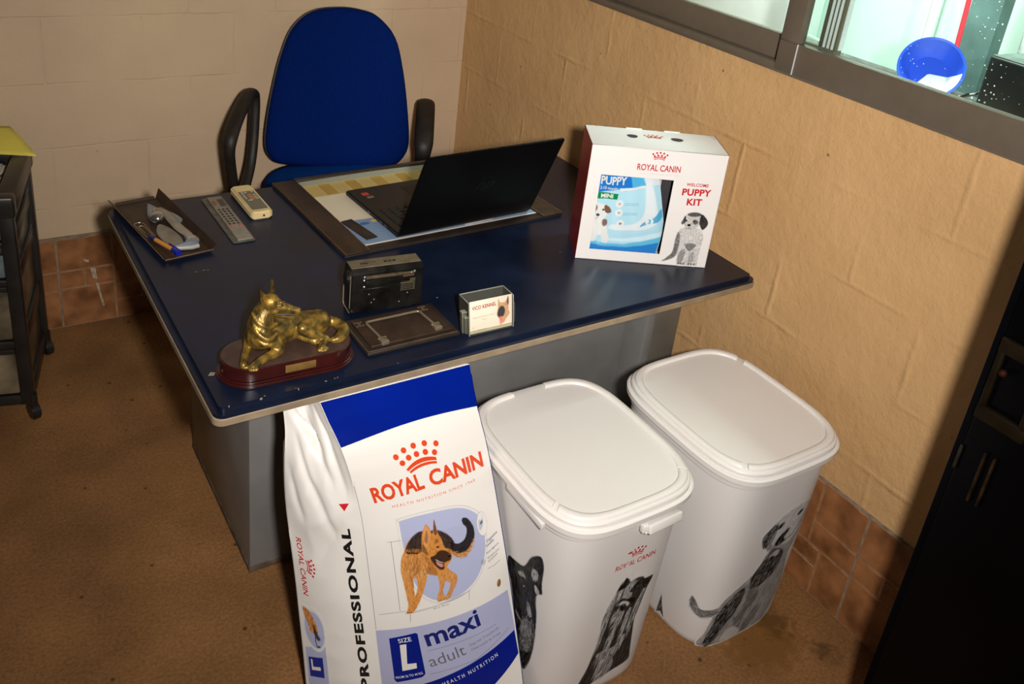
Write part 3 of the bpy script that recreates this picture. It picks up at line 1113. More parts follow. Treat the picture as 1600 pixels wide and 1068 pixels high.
m.bb((-CWD + 0.02, 0.03, 0.656), (-0.03, CDP - 0.02, 0.668), 0.002)
m.build('top_tray', M_cart, cart)
for (z0, z1), dm in zip(((0.090, 0.243), (0.272, 0.443), (0.468, 0.556), (0.582, 0.650)), (M_drawer, M_drawer, M_drawer2, M_drawer)):
    m = MB(TC)
    m.bb((-CWD + 0.036, 0.010, z0), (-0.036, CDP - 0.034, z1), 0.006)
    m.bb((-0.037, 0.045, z0 + 0.012), (-0.014, CDP - 0.045, z1 - 0.022), 0.003)
    d = m.build('drawer', dm, cart)
    m = MB(TC)
    m.bb((-CWD + 0.036, 0.004, z1 - 0.016), (-0.036, 0.012, z1), 0.002)
    m.build('drawer_rim', M_cart, d)
for x in (-CWD + 0.02, -0.006):
    for y in (0.010, CDP - 0.02):
        c = TC @ Vector((x, y, 0.0265))
        m = MB()
        ax = Vector((math.cos(-R(13.6) + 0.5), math.sin(-R(13.6) + 0.5), 0)) * 0.012
        m.cyl(c - ax, c + ax, 0.0265, n=22, bevel=0.004)
        m.cyl(c + Vector((0, 0, 0.02)), c + Vector((0, 0, 0.06)), 0.012, n=12)
        m.build('caster', M_cart, cart)
m = MB(TC)
for i in range(5):
    m.box((-0.188 + 0.003 * (i % 2), 0.188 - 0.003 * i, 0.6702 + 0.0032 * i), (0.255, 0.26, 0.0028), 0.0004, 1, Matrix.Rotation(R(1.5 * ((i * 7) % 5 - 2)), 4, 'Z'))
tag(m.build('paper_stack', mat('white_office_paper', (0.52, 0.50, 0.44), 0.7, var=0.05), base=TC @ Vector((-0.188, 0.188, 0.6685))), 'stack of white papers in the top tray of the black cart', 'paper')
m = MB()
fr_ = Vector((-1.534, -0.228, 0.7165))
fl = Vector((-1.623, -0.186, 0.7165)).lerp(fr_, -1.3)
brt = Vector((-1.581, -0.049, 0.7500))
bl_ = Vector((-1.606, -0.042, 0.7500)).lerp(brt, -5.0)
rows = []
for j in range(9):
    v = j / 8
    rows.append([(fl.lerp(fr_, i / 8)).lerp(bl_.lerp(brt, i / 8), v) + Vector((0, 0, 0.006 * math.sin(math.pi * v))) for i in range(9)])
m.sheet(rows)
yp = m.build('paper_sheet', mat('yellow_paper', (0.62, 0.53, 0.085), 0.6, var=0.04), base=(-1.70, -0.12, 0.7165))
sm = yp.modifiers.new('thickness', 'SOLIDIFY')
sm.thickness = 0.0012
tag(yp, 'yellow sheet of paper lying across the top of the black drawer cart', 'paper')
m = MB()
pts = catmull([(-1.73, -0.150, 0.6875), (-1.640, -0.160, 0.6875), (-1.613, -0.184, 0.6885), (-1.617, -0.228, 0.688), (-1.640, -0.286, 0.6875), (-1.72, -0.310, 0.6875)], 8, False)
m.tube(pts, 0.0022, 8)
pts = catmull([(-1.73, -0.170, 0.6875), (-1.66, -0.176, 0.6875), (-1.632, -0.195, 0.690), (-1.655, -0.222, 0.691), (-1.72, -0.236, 0.6885)], 8, False)
m.tube(pts, 0.002, 8)
tag(m.build('thin_cable', M_blk, base=(-1.65, -0.2, 0.685)), 'thin black cable looped on the white papers of the cart', 'cable')

# ------------------------------------------------------------------ dark cabinet at the right
M_cab = mat('black_cabinet_lacquer', (0.0012, 0.0014, 0.0022), rough=0.5, var=0.3, vscale=5, spec=0.03)
cab = thing('tall_cabinet', 'tall black glossy cabinet in the right foreground, against the tan wall', 'cabinet', (-0.21, -2.72, 0.0))
CB0, CB1 = -3.05, -2.378
m = MB()
m.bb((-0.398, CB0, 0.0), (-0.018, CB1, 2.02), 0.004)
m.build('cabinet_body', M_cab, cab)
m = MB()
m.bb((-0.409, CB0 + 0.01, 0.06), (-0.397, CB1 - 0.018, 1.98), 0.004)
dr = m.build('cabinet_door', mat('black_gloss_door', (0.0008, 0.0008, 0.0010), 0.3, var=0.3, vscale=4, spec=0.05), cab)
M_frame = mat('dark_brown_frame_tone', (0.0060, 0.0036, 0.0012), 0.5, spec=0.1, var=0.35, vscale=30)
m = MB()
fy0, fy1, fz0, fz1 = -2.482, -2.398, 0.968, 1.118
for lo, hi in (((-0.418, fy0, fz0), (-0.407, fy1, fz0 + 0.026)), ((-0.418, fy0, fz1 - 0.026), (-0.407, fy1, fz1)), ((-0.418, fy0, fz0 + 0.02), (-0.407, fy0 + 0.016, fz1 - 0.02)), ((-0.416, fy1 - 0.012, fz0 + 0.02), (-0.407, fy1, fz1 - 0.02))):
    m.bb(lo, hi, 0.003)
m.build('brown_frame', M_frame, dr)  # raised dark brown frame shape on the door
m = MB()
m.ball((-0.417, -2.418, 1.062), 0.0065, u=14, v=10)
tag(m.build('door_knob', mat('dull_red_knob', (0.016, 0.0032, 0.0012), 0.6, spec=0.1), dr), 'dull red knob')
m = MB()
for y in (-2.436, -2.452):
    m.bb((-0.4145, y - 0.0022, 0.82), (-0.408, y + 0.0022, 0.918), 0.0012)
m.build('glint_streak', mat('streak_glint_tone', (0.011, 0.0055, 0.002), 0.5, spec=0.15, var=0.9, vscale=40), dr)  # glint streaks on the dark door, built as thin bars
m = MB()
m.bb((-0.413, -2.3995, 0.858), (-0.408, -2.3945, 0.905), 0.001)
m.build('added_block', mat('sparkle_tone', (0.010, 0.008, 0.005), 0.5, spec=0.2, var=0.5, vscale=60), dr)  # small block put in for a sparkle on the door
# ------------------------------------------------------------------ white storage tubs and the feed bag
TUB_WHITE = (0.66, 0.645, 0.64)
M_tub = mat('white_tub_plastic', TUB_WHITE, rough=0.32, var=0.015, vscale=6, spec=0.45)
M_lid = mat('white_lid_plastic', (0.70, 0.68, 0.655), rough=0.38, var=0.02, vscale=6, spec=0.4)


def ringpts(c, a, b, n, z, k=120):
    return [Vector((*sel(c, a, b, n, 2 * math.pi * i / k), z)) for i in range(k)]


def loft(mb, rings, cap0=True, cap1=True):
    t = bmesh.new()
    g = [[t.verts.new(p) for p in r] for r in rings]
    n = len(g[0])
    for A, B in zip(g, g[1:]):
        for k in range(n):
            t.faces.new((A[k], A[(k + 1) % n], B[(k + 1) % n], B[k]))
    if cap0:
        t.faces.new(list(reversed(g[0])))
    if cap1:
        t.faces.new(g[-1])
    bmesh.ops.recalc_face_normals(t, faces=t.faces)
    return mb.add(t)


def tub(c, label, open_corner, added_block):
    root = thing('storage_tub', label, 'storage tub', (c[0], c[1], 0.0), 'white food tubs with dog prints')
    m = MB()
    rings = []
    for z in [0.004, 0.0, 0.006, 0.02] + [0.02 + 0.06 * i for i in range(1, 9)] + [TUB_H]:
        zz = z
        a, b = tub_ab(zz)
        if len(rings) == 0:
            a, b = a * 0.9, b * 0.9
        elif len(rings) == 1:
            a, b = a - 0.006, b - 0.006
        elif len(rings) == 2:
            a, b = a - 0.0015, b - 0.0015
        rings.append(ringpts(c, a, b, 4.2, zz))
    loft(m, rings)
    body = m.build('tub_body', M_tub, root, ang=50)
    # rim band under the lid
    m = MB()
    a, b = 0.182, 0.214
    loft(m, [ringpts(c, a - 0.006, b - 0.006, 4.2, 0.500), ringpts(c, a, b, 4.2, 0.502), ringpts(c, a + 0.0015, b + 0.0015, 4.2, 0.517), ringpts(c, a - 0.004, b - 0.004, 4.2, 0.519)])
    m.build('rim_band', M_tub, root, ang=50)
    # lid: two stepped skirts, a flat sunken top and a raised border broken at two corners
    m = MB()
    A, B = 0.192, 0.227
    prof = [(-0.012, 0.519), (-0.004, 0.519), (-0.0005, 0.521), (0.0, 0.5335), (-0.002, 0.5355), (-0.0065, 0.5362), (-0.0075, 0.538), (-0.0072, 0.546), (-0.010, 0.550), (-0.014, 0.5515), (-0.030, 0.5515)]
    rings = [ringpts(c, A + d, B + d, 4.0, z) for d, z in prof]
    for s in (0.75, 0.45, 0.15, 0.01):
        rings.append(ringpts(c, (A - 0.030) * s, (B - 0.030) * s, 4.0, 0.5515))
    loft(m, rings)
    lid = m.build('lid', M_lid, root, ang=38)
    m = MB()
    for lo, hi in open_corner:
        K = 64
        rows = []
        for d, z in ((-0.013, 0.5512), (-0.0145, 0.5558), (-0.017, 0.5575), (-0.026, 0.5575), (-0.029, 0.556), (-0.031, 0.5512)):
            rows.append([Vector((*sel(c, A + d, B + d, 4.0, R(lo + (hi - lo) * i / K)), z)) for i in range(K + 1)])
        t = bmesh.new()
        g = [[t.verts.new(p) for p in r] for r in rows]
        for X, Y in zip(g, g[1:]):
            for k in range(K):
                t.faces.new((X[k], X[k + 1], Y[k + 1], Y[k]))
        t.faces.new([r[0] for r in g])
        t.faces.new([r[-1] for r in reversed(g)])
        bmesh.ops.recalc_face_normals(t, faces=t.faces)
        m.add(t)
    m.build('lid_border', M_lid, lid, ang=50)
    # finger tab at the front of the rim
    if added_block:
        m = MB()
        m.box((c[0] + 0.058, c[1] - 0.2225, 0.498), (0.092, 0.020, 0.022), 0.004, 3, Matrix.Rotation(R(2.5), 4, 'Z') @ Matrix.Rotation(R(-14), 4, 'X'))
        m.box((c[0] + 0.058, c[1] - 0.219, 0.488), (0.098, 0.012, 0.005), 0.0015, 2, Matrix.Rotation(R(2.5), 4, 'Z'))
        m.box((c[0] + 0.018, c[1] - 0.2185, 0.497), (0.030, 0.014, 0.022), 0.004, 3, Matrix.Rotation(R(-2), 4, 'Z'))
        m.build('lid_tab', M_lid, root)
    # hinge flap low on the left side of the rim
    if added_block:
        m = MB()
        m.box((c[0] - 0.1845, c[1] - 0.075, 0.512), (0.012, 0.13, 0.016), 0.003)
        m.build('side_flap', M_tub, root)
    return root


TUB_L = (-0.688, -1.785)
TUB_R = (-0.266, -1.822)
tub_l = tub(TUB_L, 'white lidded tub beside the dog food bag, printed with a long-haired terrier', ((-150, -40), (-38, 86), (94, 205)), True)
tub_r = tub(TUB_R, 'white lidded tub next to the tan wall, printed with a big dog looking up', ((-128, 20), (28, 225)), False)

# the feed bag
BAGW = (0.70, 0.685, 0.655)
M_bag = mat('white_bag_film', BAGW, rough=0.27, var=0.015, vscale=5, spec=0.5)
bag = thing('dog_food_bag', 'big white and blue dog food bag leaning under the front edge of the desk', 'bag', (-1.02, -1.76, 0.0))


def crease(p, k):
    """soft folds of the film; k is how strongly this spot is allowed to crease"""
    v = noise.noise(Vector((p[0] * 7, p[1] * 7, p[2] * 9))) * 0.010 + abs(noise.noise(Vector((p[0] * 16 + 4, p[1] * 16, p[2] * 13)))) * 0.009
    return v * k


FOLDS = [((0.98, 0.690), (0.42, 0.610), 0.012, 0.010), ((0.62, 0.665), (0.30, 0.560), 0.010, 0.012), ((0.80, 0.620), (0.52, 0.515), 0.008, 0.010), ((0.30, 0.680), (0.12, 0.545), 0.009, 0.012),
         ((0.55, 0.540), (0.35, 0.450), 0.006, 0.012), ((0.90, 0.560), (0.75, 0.470), 0.006, 0.010), ((0.25, 0.470), (0.60, 0.380), 0.003, 0.012)]


def folds(u, z):
    """sharp diagonal creases where the top of the gusset is squeezed together"""
    s_ = 0.0
    for (u0, z0), (u1, z1), amp, w in FOLDS:
        a, b = Vector((u0 * 0.165, z0)), Vector((u1 * 0.165, z1))
        q = Vector((u * 0.165, z)) - a
        d = b - a
        t = max(0.0, min(1.0, q.dot(d) / d.dot(d)))
        e = q - d * t
        side = d.x * q.y - d.y * q.x
        r = e.length / w
        s_ += amp * math.exp(-r * r) * (1.0 if side > 0 else math.exp(-r * 1.5)) * math.sin(math.pi * (0.15 + 0.7 * t))
    return s_ * math.sin(math.pi * max(0.0, min(1.0, u))) ** 0.4


NZ = 110
m = MB()
rows = []
for j in range(NZ + 1):
    z = 0.004 + (0.706 - 0.004) * j / NZ
    row = []
    f0 = Vector(bag_front(0, z))
    f1 = Vector(bag_front(1, z))
    up = max(0.0, (z - 0.38) / 0.32)
    # left gusset from its back fold to the front fold
    s_back = Vector(bag_side(1, z))
    for i in range(48):
        u = 1 - i / 48
        p = Vector(bag_side(u, z))
        k = math.sin(math.pi * min(1, u * 1.0)) ** 0.6 * (0.35 + 1.6 * up)
        # pleat that folds in towards the top
        pl = max(0.0, (z - 0.52) / 0.19)
        p += Vector((0.55, 0.8, 0)).normalized() * (crease(p, k) + folds(u, z) + 0.022 * pl * math.exp(-((u - 0.55) / 0.16) ** 2))
        row.append(p)
    for i in range(40):
        row.append(Vector(bag_front(i / 40, z)))
    # right gusset and back
    dpt = 0.135 * min(1.0, 0.25 + (0.706 - z) / 0.16)
    r1 = Vector((min(f1.x + 0.006, -0.886) - 0.008 if z > 0.45 else f1.x - 0.006, f1.y + dpt, z))
    for i in range(10):
        u = i / 10
        p = f1.lerp(r1, u)
        p.x -= 0.010 * math.sin(math.pi * u) * min(1, up + 0.4)
        row.append(p)
    l1 = Vector((s_back.x + 0.01, s_back.y + max(0.02, dpt - 0.10), z))
    for i in range(24):
        u = i / 24
        p = r1.lerp(l1, u)
        p.y += 0.012 * math.sin(math.pi * u)
        row.append(p)
    for i in range(4):
        row.append(l1.lerp(s_back, i / 4))
    rows.append(row)
loft(m, rows)
bag_body = m.build('bag_body', M_bag, bag, ang=60)
# ------------------------------------------------------------------ printing: painted grids and lettering laid on real surfaces
class Canvas:
    """a small picture in surface coordinates, turned into a mesh of inked quads"""

    def __init__(s, u0, u1, v0, v1, W, H, bg):
        s.b = (u0, u1, v0, v1)
        s.W, s.H = W, H
        s.bg = np.array(bg, float)
        s.rgb = np.zeros((H, W, 3)) + s.bg
        s.a = np.zeros((H, W))
        s.U, s.V = np.meshgrid(np.arange(W) + 0.0, np.arange(H) + 0.0)
        s.rng = np.random.default_rng(11)

    def px(s, p):
        u0, u1, v0, v1 = s.b
        return ((p[0] - u0) / (u1 - u0) * (s.W - 1), (p[1] - v0) / (v1 - v0) * (s.H - 1))

    def blur(s, m, r):
        for _ in range(int(r)):
            q = np.pad(m, 1, mode='edge')
            m = (q[:-2, 1:-1] + 2 * q[1:-1, 1:-1] + q[2:, 1:-1]) / 4
            q = np.pad(m, 1, mode='edge')
            m = (q[1:-1, :-2] + 2 * q[1:-1, 1:-1] + q[1:-1, 2:]) / 4
        return m

    def mask(s, poly, soft=1, curve=True):
        P = [s.px(p) for p in poly]
        if curve and len(P) > 3:
            P = [(q.x, q.y) for q in catmull([(x, y, 0) for x, y in P], 5)]
        inside = np.zeros((s.H, s.W), bool)
        n = len(P)
        for i in range(n):
            x0, y0 = P[i]
            x1, y1 = P[(i + 1) % n]
            if abs(y1 - y0) < 1e-9:
                continue
            c = ((y0 > s.V) != (y1 > s.V)) & (s.U < (x1 - x0) * (s.V - y0) / (y1 - y0) + x0)
            inside ^= c
        return s.blur(inside.astype(float), soft) if soft else inside.astype(float)

    def lay(s, m, col, k=1.0, cover=True):
        m = np.clip(m * k, 0, 1)
        s.rgb += (np.array(col, float) - s.rgb) * m[..., None]
        if cover:
            s.a = np.maximum(s.a, m)
        return s

    def fill(s, poly, col, k=1.0, soft=1, curve=True, clip=None):
        m = s.mask(poly, soft, curve)
        if clip is not None:
            m = m * clip
        return s.lay(m, col, k)

    def spot(s, p, rx, ry, col, k=1.0, ang=0.0, soft=2.0):
        x, y = s.px(p)
        c, d = math.cos(ang), math.sin(ang)
        X, Y = (s.U - x) * c + (s.V - y) * d, -(s.U - x) * d + (s.V - y) * c
        r = np.sqrt((X / rx) ** 2 + (Y / ry) ** 2)
        return s.lay(np.clip((1 - r) * soft + 0.0, 0, 1), col, k)

    def line(s, pts, col, w=1.0, k=1.0):
        P = [s.px(p) for p in pts]
        m = np.zeros((s.H, s.W))
        for (x0, y0), (x1, y1) in zip(P, P[1:]):
            dx, dy = x1 - x0, y1 - y0
            t = np.clip(((s.U - x0) * dx + (s.V - y0) * dy) / max(1e-9, dx * dx + dy * dy), 0, 1)
            d = np.hypot(s.U - x0 - t * dx, s.V - y0 - t * dy)
            m = np.maximum(m, np.clip(w / 2 + 0.5 - d, 0, 1))
        return s.lay(m, col, k)

    def fur(s, region, n, flow, length, cols, k=0.6, jit=0.35, spill=False):
        """hairs: flow is a list of (u, v, degrees); colours are picked at random"""
        m = region if isinstance(region, np.ndarray) else s.mask(region, 1)
        ys, xs = np.nonzero(m > 0.4)
        if len(xs) == 0:
            return s
        pick = s.rng.integers(0, len(xs), n)
        x, y = xs[pick] + s.rng.random(n), ys[pick] + s.rng.random(n)
        wx, wy = np.zeros(n), np.zeros(n)
        for (u, v, dg) in flow:
            a, b = s.px((u, v))
            w = 1.0 / ((x - a) ** 2 + (y - b) ** 2 + 30.0)
            wx += w * math.cos(R(dg))
            wy += w * math.sin(R(dg))
        an = np.arctan2(wy, wx) + s.rng.normal(0, jit, n)
        ln = length * (0.5 + s.rng.random(n))
        C = np.array(cols, float)[s.rng.integers(0, len(cols), n)]
        steps = int(max(4, length * 1.6))
        for j in range(steps):
            t = j / steps
            X = (x + np.cos(an) * ln * t).astype(int)
            Y = (y + np.sin(an) * ln * t).astype(int)
            ok = (X >= 0) & (X < s.W) & (Y >= 0) & (Y < s.H)
            if not spill:
                ok[ok] &= m[Y[ok], X[ok]] > 0.25
            kk = k * (1 - 0.7 * t)
            s.rgb[Y[ok], X[ok]] += (C[ok] - s.rgb[Y[ok], X[ok]]) * kk
            if spill:
                s.a[Y[ok], X[ok]] = np.maximum(s.a[Y[ok], X[ok]], kk)
        return s

    def punch(s, g, top=0.40):
        """deepen the dark tones"""
        s.rgb = np.where(s.rgb < top, top * (np.maximum(s.rgb, 0) / top) ** g, s.rgb)
        return s

    def build(s, name, m, parent, fn, lift=0.0005, soften=0, cut=0.04):
        if soften:
            for c in range(3):
                s.rgb[..., c] = s.blur(s.rgb[..., c], soften)
        s.a = s.blur(s.a, 1)
        A = np.clip(s.a, 0, 1)[..., None]
        col = s.bg + (s.rgb - s.bg) * np.where(A > 0.9, 1, A)
        keep = s.a > cut
        q = keep[:-1, :-1] | keep[1:, :-1] | keep[:-1, 1:] | keep[1:, 1:]
        used = np.zeros((s.H, s.W), bool)
        used[:-1, :-1] |= q
        used[1:, :-1] |= q
        used[:-1, 1:] |= q
        used[1:, 1:] |= q
        idx = -np.ones((s.H, s.W), int)
        ys, xs = np.nonzero(used)
        idx[ys, xs] = np.arange(len(xs))
        u0, u1, v0, v1 = s.b
        org = wloc(parent)
        vs = []
        for y, x in zip(ys, xs):
            p, n = fn(u0 + (u1 - u0) * x / (s.W - 1), v0 + (v1 - v0) * y / (s.H - 1))
            vs.append(p + n * lift - org)
        fy, fx = np.nonzero(q)
        F = np.stack([idx[fy, fx], idx[fy, fx + 1], idx[fy + 1, fx + 1], idx[fy + 1, fx]], 1)
        me = bpy.data.meshes.new(name)
        me.from_pydata([tuple(v) for v in vs], [], F.tolist())
        at = me.color_attributes.new('ink', 'FLOAT_COLOR', 'POINT')
        c4 = np.ones((len(xs), 4), np.float32)
        c4[:, :3] = np.clip(col[ys, xs], 0, 1)
        at.data.foreach_set('color', c4.ravel())
        me.materials.append(m)
        me.shade_smooth()
        o = bpy.data.objects.new(name, me)
        S.collection.objects.link(o)
        o.parent = parent
        return o


def grad_fn(f, ref, h=1e-3):
    """f(x, y) -> xyz; gives point and the unit normal on the side of ref"""
    ref = Vector(ref)

    def g(x, y):
        p = Vector(f(x, y))
        n = (Vector(f(x + h, y)) - p).cross(Vector(f(x, y + h)) - p).normalized()
        return p, (n if n.dot(ref) > 0 else -n)
    return g


def fit_text(txt, p0, p1, h, fat=0.0, shear=0.0, space=1.0):
    """lettering stretched so its first line runs from p0 to p1 with capitals of height h"""
    b = text_bm(txt, 1.0, fat, shear, 'LEFT', space)
    xs = [v.co.x for v in b.verts]
    x0, x1 = min(xs), max(xs)
    cap = 0.73
    d = Vector((p1[0] - p0[0], p1[1] - p0[1]))
    L = d.length
    d.normalize()
    e = Vector((-d.y, d.x))
    for v in b.verts:
        q = d * ((v.co.x - x0) * L / (x1 - x0)) + e * (v.co.y * h / cap)
        v.co = Vector((p0[0] + q.x, p0[1] + q.y, 0))
    return b


def crown(cx, cy, w, ang=0.0):
    """nine dots over two bows; w is the overall width, the base sits near cy"""
    k = w / 0.30
    dots = [(-.1275, .064), (-.108 + .045, .091), (-.0, .101), (.066, .091), (.130, .064), (-.095, .028), (-.034, .048), (.034, .048), (.095, .028)]
    P = [disc(x * k, y * k, 0.0185 * k, 16) for x, y in dots]
    for y0, th, a in ((-.115, .018, 32), (-.145, .014, 30)):
        P += arc_band(0, y0 * k - 0.06 * k, 0.185 * k, (0.185 + th) * k, 90 - a, 90 + a, 12)
    c, s_ = math.cos(ang), math.sin(ang)
    return flat_bm([[(cx + x * c - y * s_, cy + x * s_ + y * c) for x, y in q] for q in P])


M_red = mat('red_ink', (0.62, 0.055, 0.012), rough=0.35, var=0.02)
M_dred = mat('deep_red_ink', (0.50, 0.012, 0.02), rough=0.35, var=0.02)
M_bluei = mat('royal_blue_ink', (0.0005, 0.010, 0.20), rough=0.2, var=0.12, vscale=6, spec=0.3)
M_navyi = mat('navy_ink', (0.006, 0.014, 0.13), rough=0.3, var=0.04)
M_blacki = mat('black_ink', (0.008, 0.008, 0.009), rough=0.35, var=0.02)
M_greyi = mat('grey_ink', (0.12, 0.12, 0.14), rough=0.4, var=0.02)
M_whitei = mat('white_ink', (0.68, 0.67, 0.66), rough=0.35, var=0.02)
M_lav = mat('lavender_ink', (0.36, 0.38, 0.56), rough=0.3, var=0.03)
P_bag = paint_mat('bag_photo_print', 0.27)
P_tub = paint_mat('tub_photo_print', 0.40, 0.12)
P_box = paint_mat('carton_photo_print', 0.45, 0.3)
P_gloss = paint_mat('glossy_film_print', 0.2)
P_paper = paint_mat('paper_print', 0.65, 0.25)


class Multi:
    """like MB, but every shape laid with ink() becomes a part of its own"""

    def __init__(s, name, m, parent):
        s.a = (name, m, parent)

    def add(s, tb, M=None):
        k = MB()
        k.add(tb, M)
        return k.build(*s.a)
# ------------------------------------------------------------------ prints on the two tubs
def tub_fn(c):
    return grad_fn(lambda x, y: tub_pt(c, x, y), (-0.2, -1, 0.05), 1e-3) if False else _tub_fn(c)


def _tub_fn(c):
    def g(s_, z):
        p = Vector(tub_pt(c, s_, z))
        a = Vector(tub_pt(c, s_ + 0.002, z)) - Vector(tub_pt(c, s_ - 0.002, z))
        b = Vector(tub_pt(c, s_, z + 0.002)) - Vector(tub_pt(c, s_, z - 0.002))
        n = a.cross(b).normalized()
        if n.dot(p - Vector((c[0], c[1], z))) < 0:
            n = -n
        return p, n
    return g


PER = 1.35
fL, fR = _tub_fn(TUB_L), _tub_fn(TUB_R)
bodyL = [o for o in tub_l.children if o.name.startswith('tub_body')][0]
bodyR = [o for o in tub_r.children if o.name.startswith('tub_body')][0]
fLm = lambda x, y: fL(x / PER, y)
m = MB()
ink(m, fit_text('ROYAL CANIN', (0.7275 * PER, 0.3825), (0.8090 * PER, 0.3832), 0.0145, 0.012), fLm, cut=0.02)
ink(m, crown(0.7660 * PER, 0.4115, 0.048), fLm)
m.build('brand_lettering', M_dred, bodyL)
K0, K1, K2, K3, K4 = [(v,) * 3 for v in (0.006, 0.018, 0.055, 0.16, 0.40)]

# terrier with long straight hair, nose up
c = Canvas(0.688, 0.838, 0.028, 0.368, 200, 366, TUB_WHITE)
out = [(0.7539, 0.3481), (0.7640, 0.3385), (0.7685, 0.3300), (0.7800, 0.3335), (0.7946, 0.3290), (0.8020, 0.3190), (0.8215, 0.3130), (0.8140, 0.2830), (0.8101, 0.2542), (0.8060, 0.2200), (0.8030, 0.1948), (0.8085, 0.1466), (0.8150, 0.0943),
       (0.8200, 0.0600), (0.8100, 0.0520), (0.7812, 0.0490), (0.7497, 0.0410), (0.7265, 0.0340), (0.6950, 0.0340), (0.7040, 0.0640), (0.7146, 0.1002), (0.7219, 0.1473), (0.7270, 0.1815), (0.7245, 0.2312), (0.7290, 0.2735), (0.7415, 0.3090), (0.7480, 0.3300)]
body = c.mask(out, 2)
c.lay(body, K1, 0.92)
fl = [(0.755, 0.345, 75), (0.735, 0.29, 255), (0.728, 0.22, 262), (0.722, 0.14, 255), (0.71, 0.07, 245), (0.77, 0.20, 262), (0.80, 0.28, 250), (0.805, 0.20, 268), (0.805, 0.10, 262), (0.765, 0.10, 258), (0.82, 0.31, 60)]
c.fur(body, 2600, fl, 26, [K0, K0, K1, K2, K3], 0.5, 0.08)
for P_, k in (([(0.744, 0.325), (0.754, 0.312), (0.744, 0.272), (0.738, 0.222), (0.730, 0.160), (0.723, 0.170), (0.727, 0.230), (0.732, 0.282)], .75),
              ([(0.757, 0.300), (0.772, 0.290), (0.780, 0.304), (0.772, 0.320), (0.762, 0.318)], .85),
              ([(0.748, 0.246), (0.757, 0.262), (0.762, 0.246), (0.772, 0.240), (0.768, 0.226), (0.754, 0.226)], .6),
              ([(0.812, 0.292), (0.806, 0.250), (0.800, 0.200), (0.796, 0.165), (0.789, 0.200), (0.796, 0.250), (0.803, 0.288)], .65),
              ([(0.728, 0.128), (0.750, 0.110), (0.776, 0.116), (0.790, 0.150), (0.782, 0.160), (0.769, 0.134), (0.744, 0.136)], .85),
              ([(0.742, 0.100), (0.766, 0.104), (0.776, 0.070), (0.757, 0.047), (0.738, 0.060)], .65),
              ([(0.753, 0.205), (0.762, 0.222), (0.760, 0.160), (0.749, 0.150)], .6),
              ([(0.778, 0.232), (0.786, 0.240), (0.784, 0.190), (0.776, 0.170)], .6)):
    c.fill(P_, (0.46,) * 3, k, 4)
    c.fur(P_, 260, fl, 30, [K4, (0.56,) * 3, (0.56,) * 3, K1], 0.65, 0.06, spill=True)
c.fill([(0.7539, 0.3481), (0.7651, 0.3373), (0.7600, 0.3223), (0.7497, 0.3150), (0.7435, 0.3120), (0.7482, 0.3300)], K0, 0.95, 2)
c.fill([(0.8215, 0.3130), (0.8085, 0.3160), (0.8003, 0.3063), (0.8015, 0.2933), (0.8116, 0.2838)], K1, 0.9, 2)
c.fur(body, 650, fl, 30, [K0, K0, K3], 0.55, 0.07)
c.fur(out, 420, fl, 24, [K1, K2], 0.45, 0.14, spill=True)
c.fill([(0.7720, 0.2960), (0.7760, 0.3060), (0.7850, 0.3180), (0.7960, 0.3210), (0.8000, 0.3130), (0.7940, 0.3040), (0.7900, 0.2960), (0.7800, 0.2930)], K0, 0.95, 2)
c.fill([(0.7800, 0.3285), (0.7900, 0.3280), (0.7985, 0.3200), (0.7900, 0.3190)], K2, 0.8, 2)
c.fill([(0.7499, 0.2796), (0.7594, 0.2860), (0.7702, 0.2770), (0.7861, 0.2720), (0.7919, 0.2560), (0.7825, 0.2560), (0.7715, 0.2680), (0.7600, 0.2740)], K0, 0.85, 3)
c.fill([(0.750, 0.270), (0.762, 0.276), (0.778, 0.262), (0.776, 0.252), (0.768, 0.262), (0.758, 0.266)], (0.55,) * 3, 0.8, 2)
c.spot((0.7650, 0.2570), 9, 11, K0, 1.0, soft=3)
c.spot((0.7662, 0.2590), 2, 2, K4, 0.9)
c.fur([(0.772, 0.297), (0.797, 0.32), (0.793, 0.296)], 90, fl, 8, [K0, K3], 0.6)
c.punch(1.45)
tag(c.build('terrier_print', P_tub, bodyL, fL), 'black and white terrier print')

# dark dog at the left edge of the same tub
c = Canvas(0.510, 0.616, 0.06, 0.42, 130, 320, TUB_WHITE)
out = [(0.5197, 0.3290), (0.5400, 0.3380), (0.5618, 0.3500), (0.5749, 0.3880), (0.5888, 0.4099), (0.5988, 0.4135), (0.6053, 0.3919), (0.6060, 0.3462), (0.6086, 0.3214), (0.5998, 0.3098), (0.5993, 0.2871), (0.6050, 0.2466), (0.6075, 0.1765), (0.6060, 0.1362), (0.6010, 0.0990), (0.5900, 0.0727), (0.5722, 0.1325), (0.5532, 0.1915), (0.5350, 0.2632), (0.520, 0.30)]
body = c.mask(out, 2)
c.lay(body, K0, 0.96)
fl = [(0.53, 0.33, 300), (0.56, 0.30, 290), (0.57, 0.25, 285), (0.59, 0.20, 275), (0.59, 0.12, 250), (0.60, 0.38, 270), (0.58, 0.38, 250)]
c.fur(body, 1800, fl, 16, [K0, K0, K1, K2, K3], 0.55, 0.25)
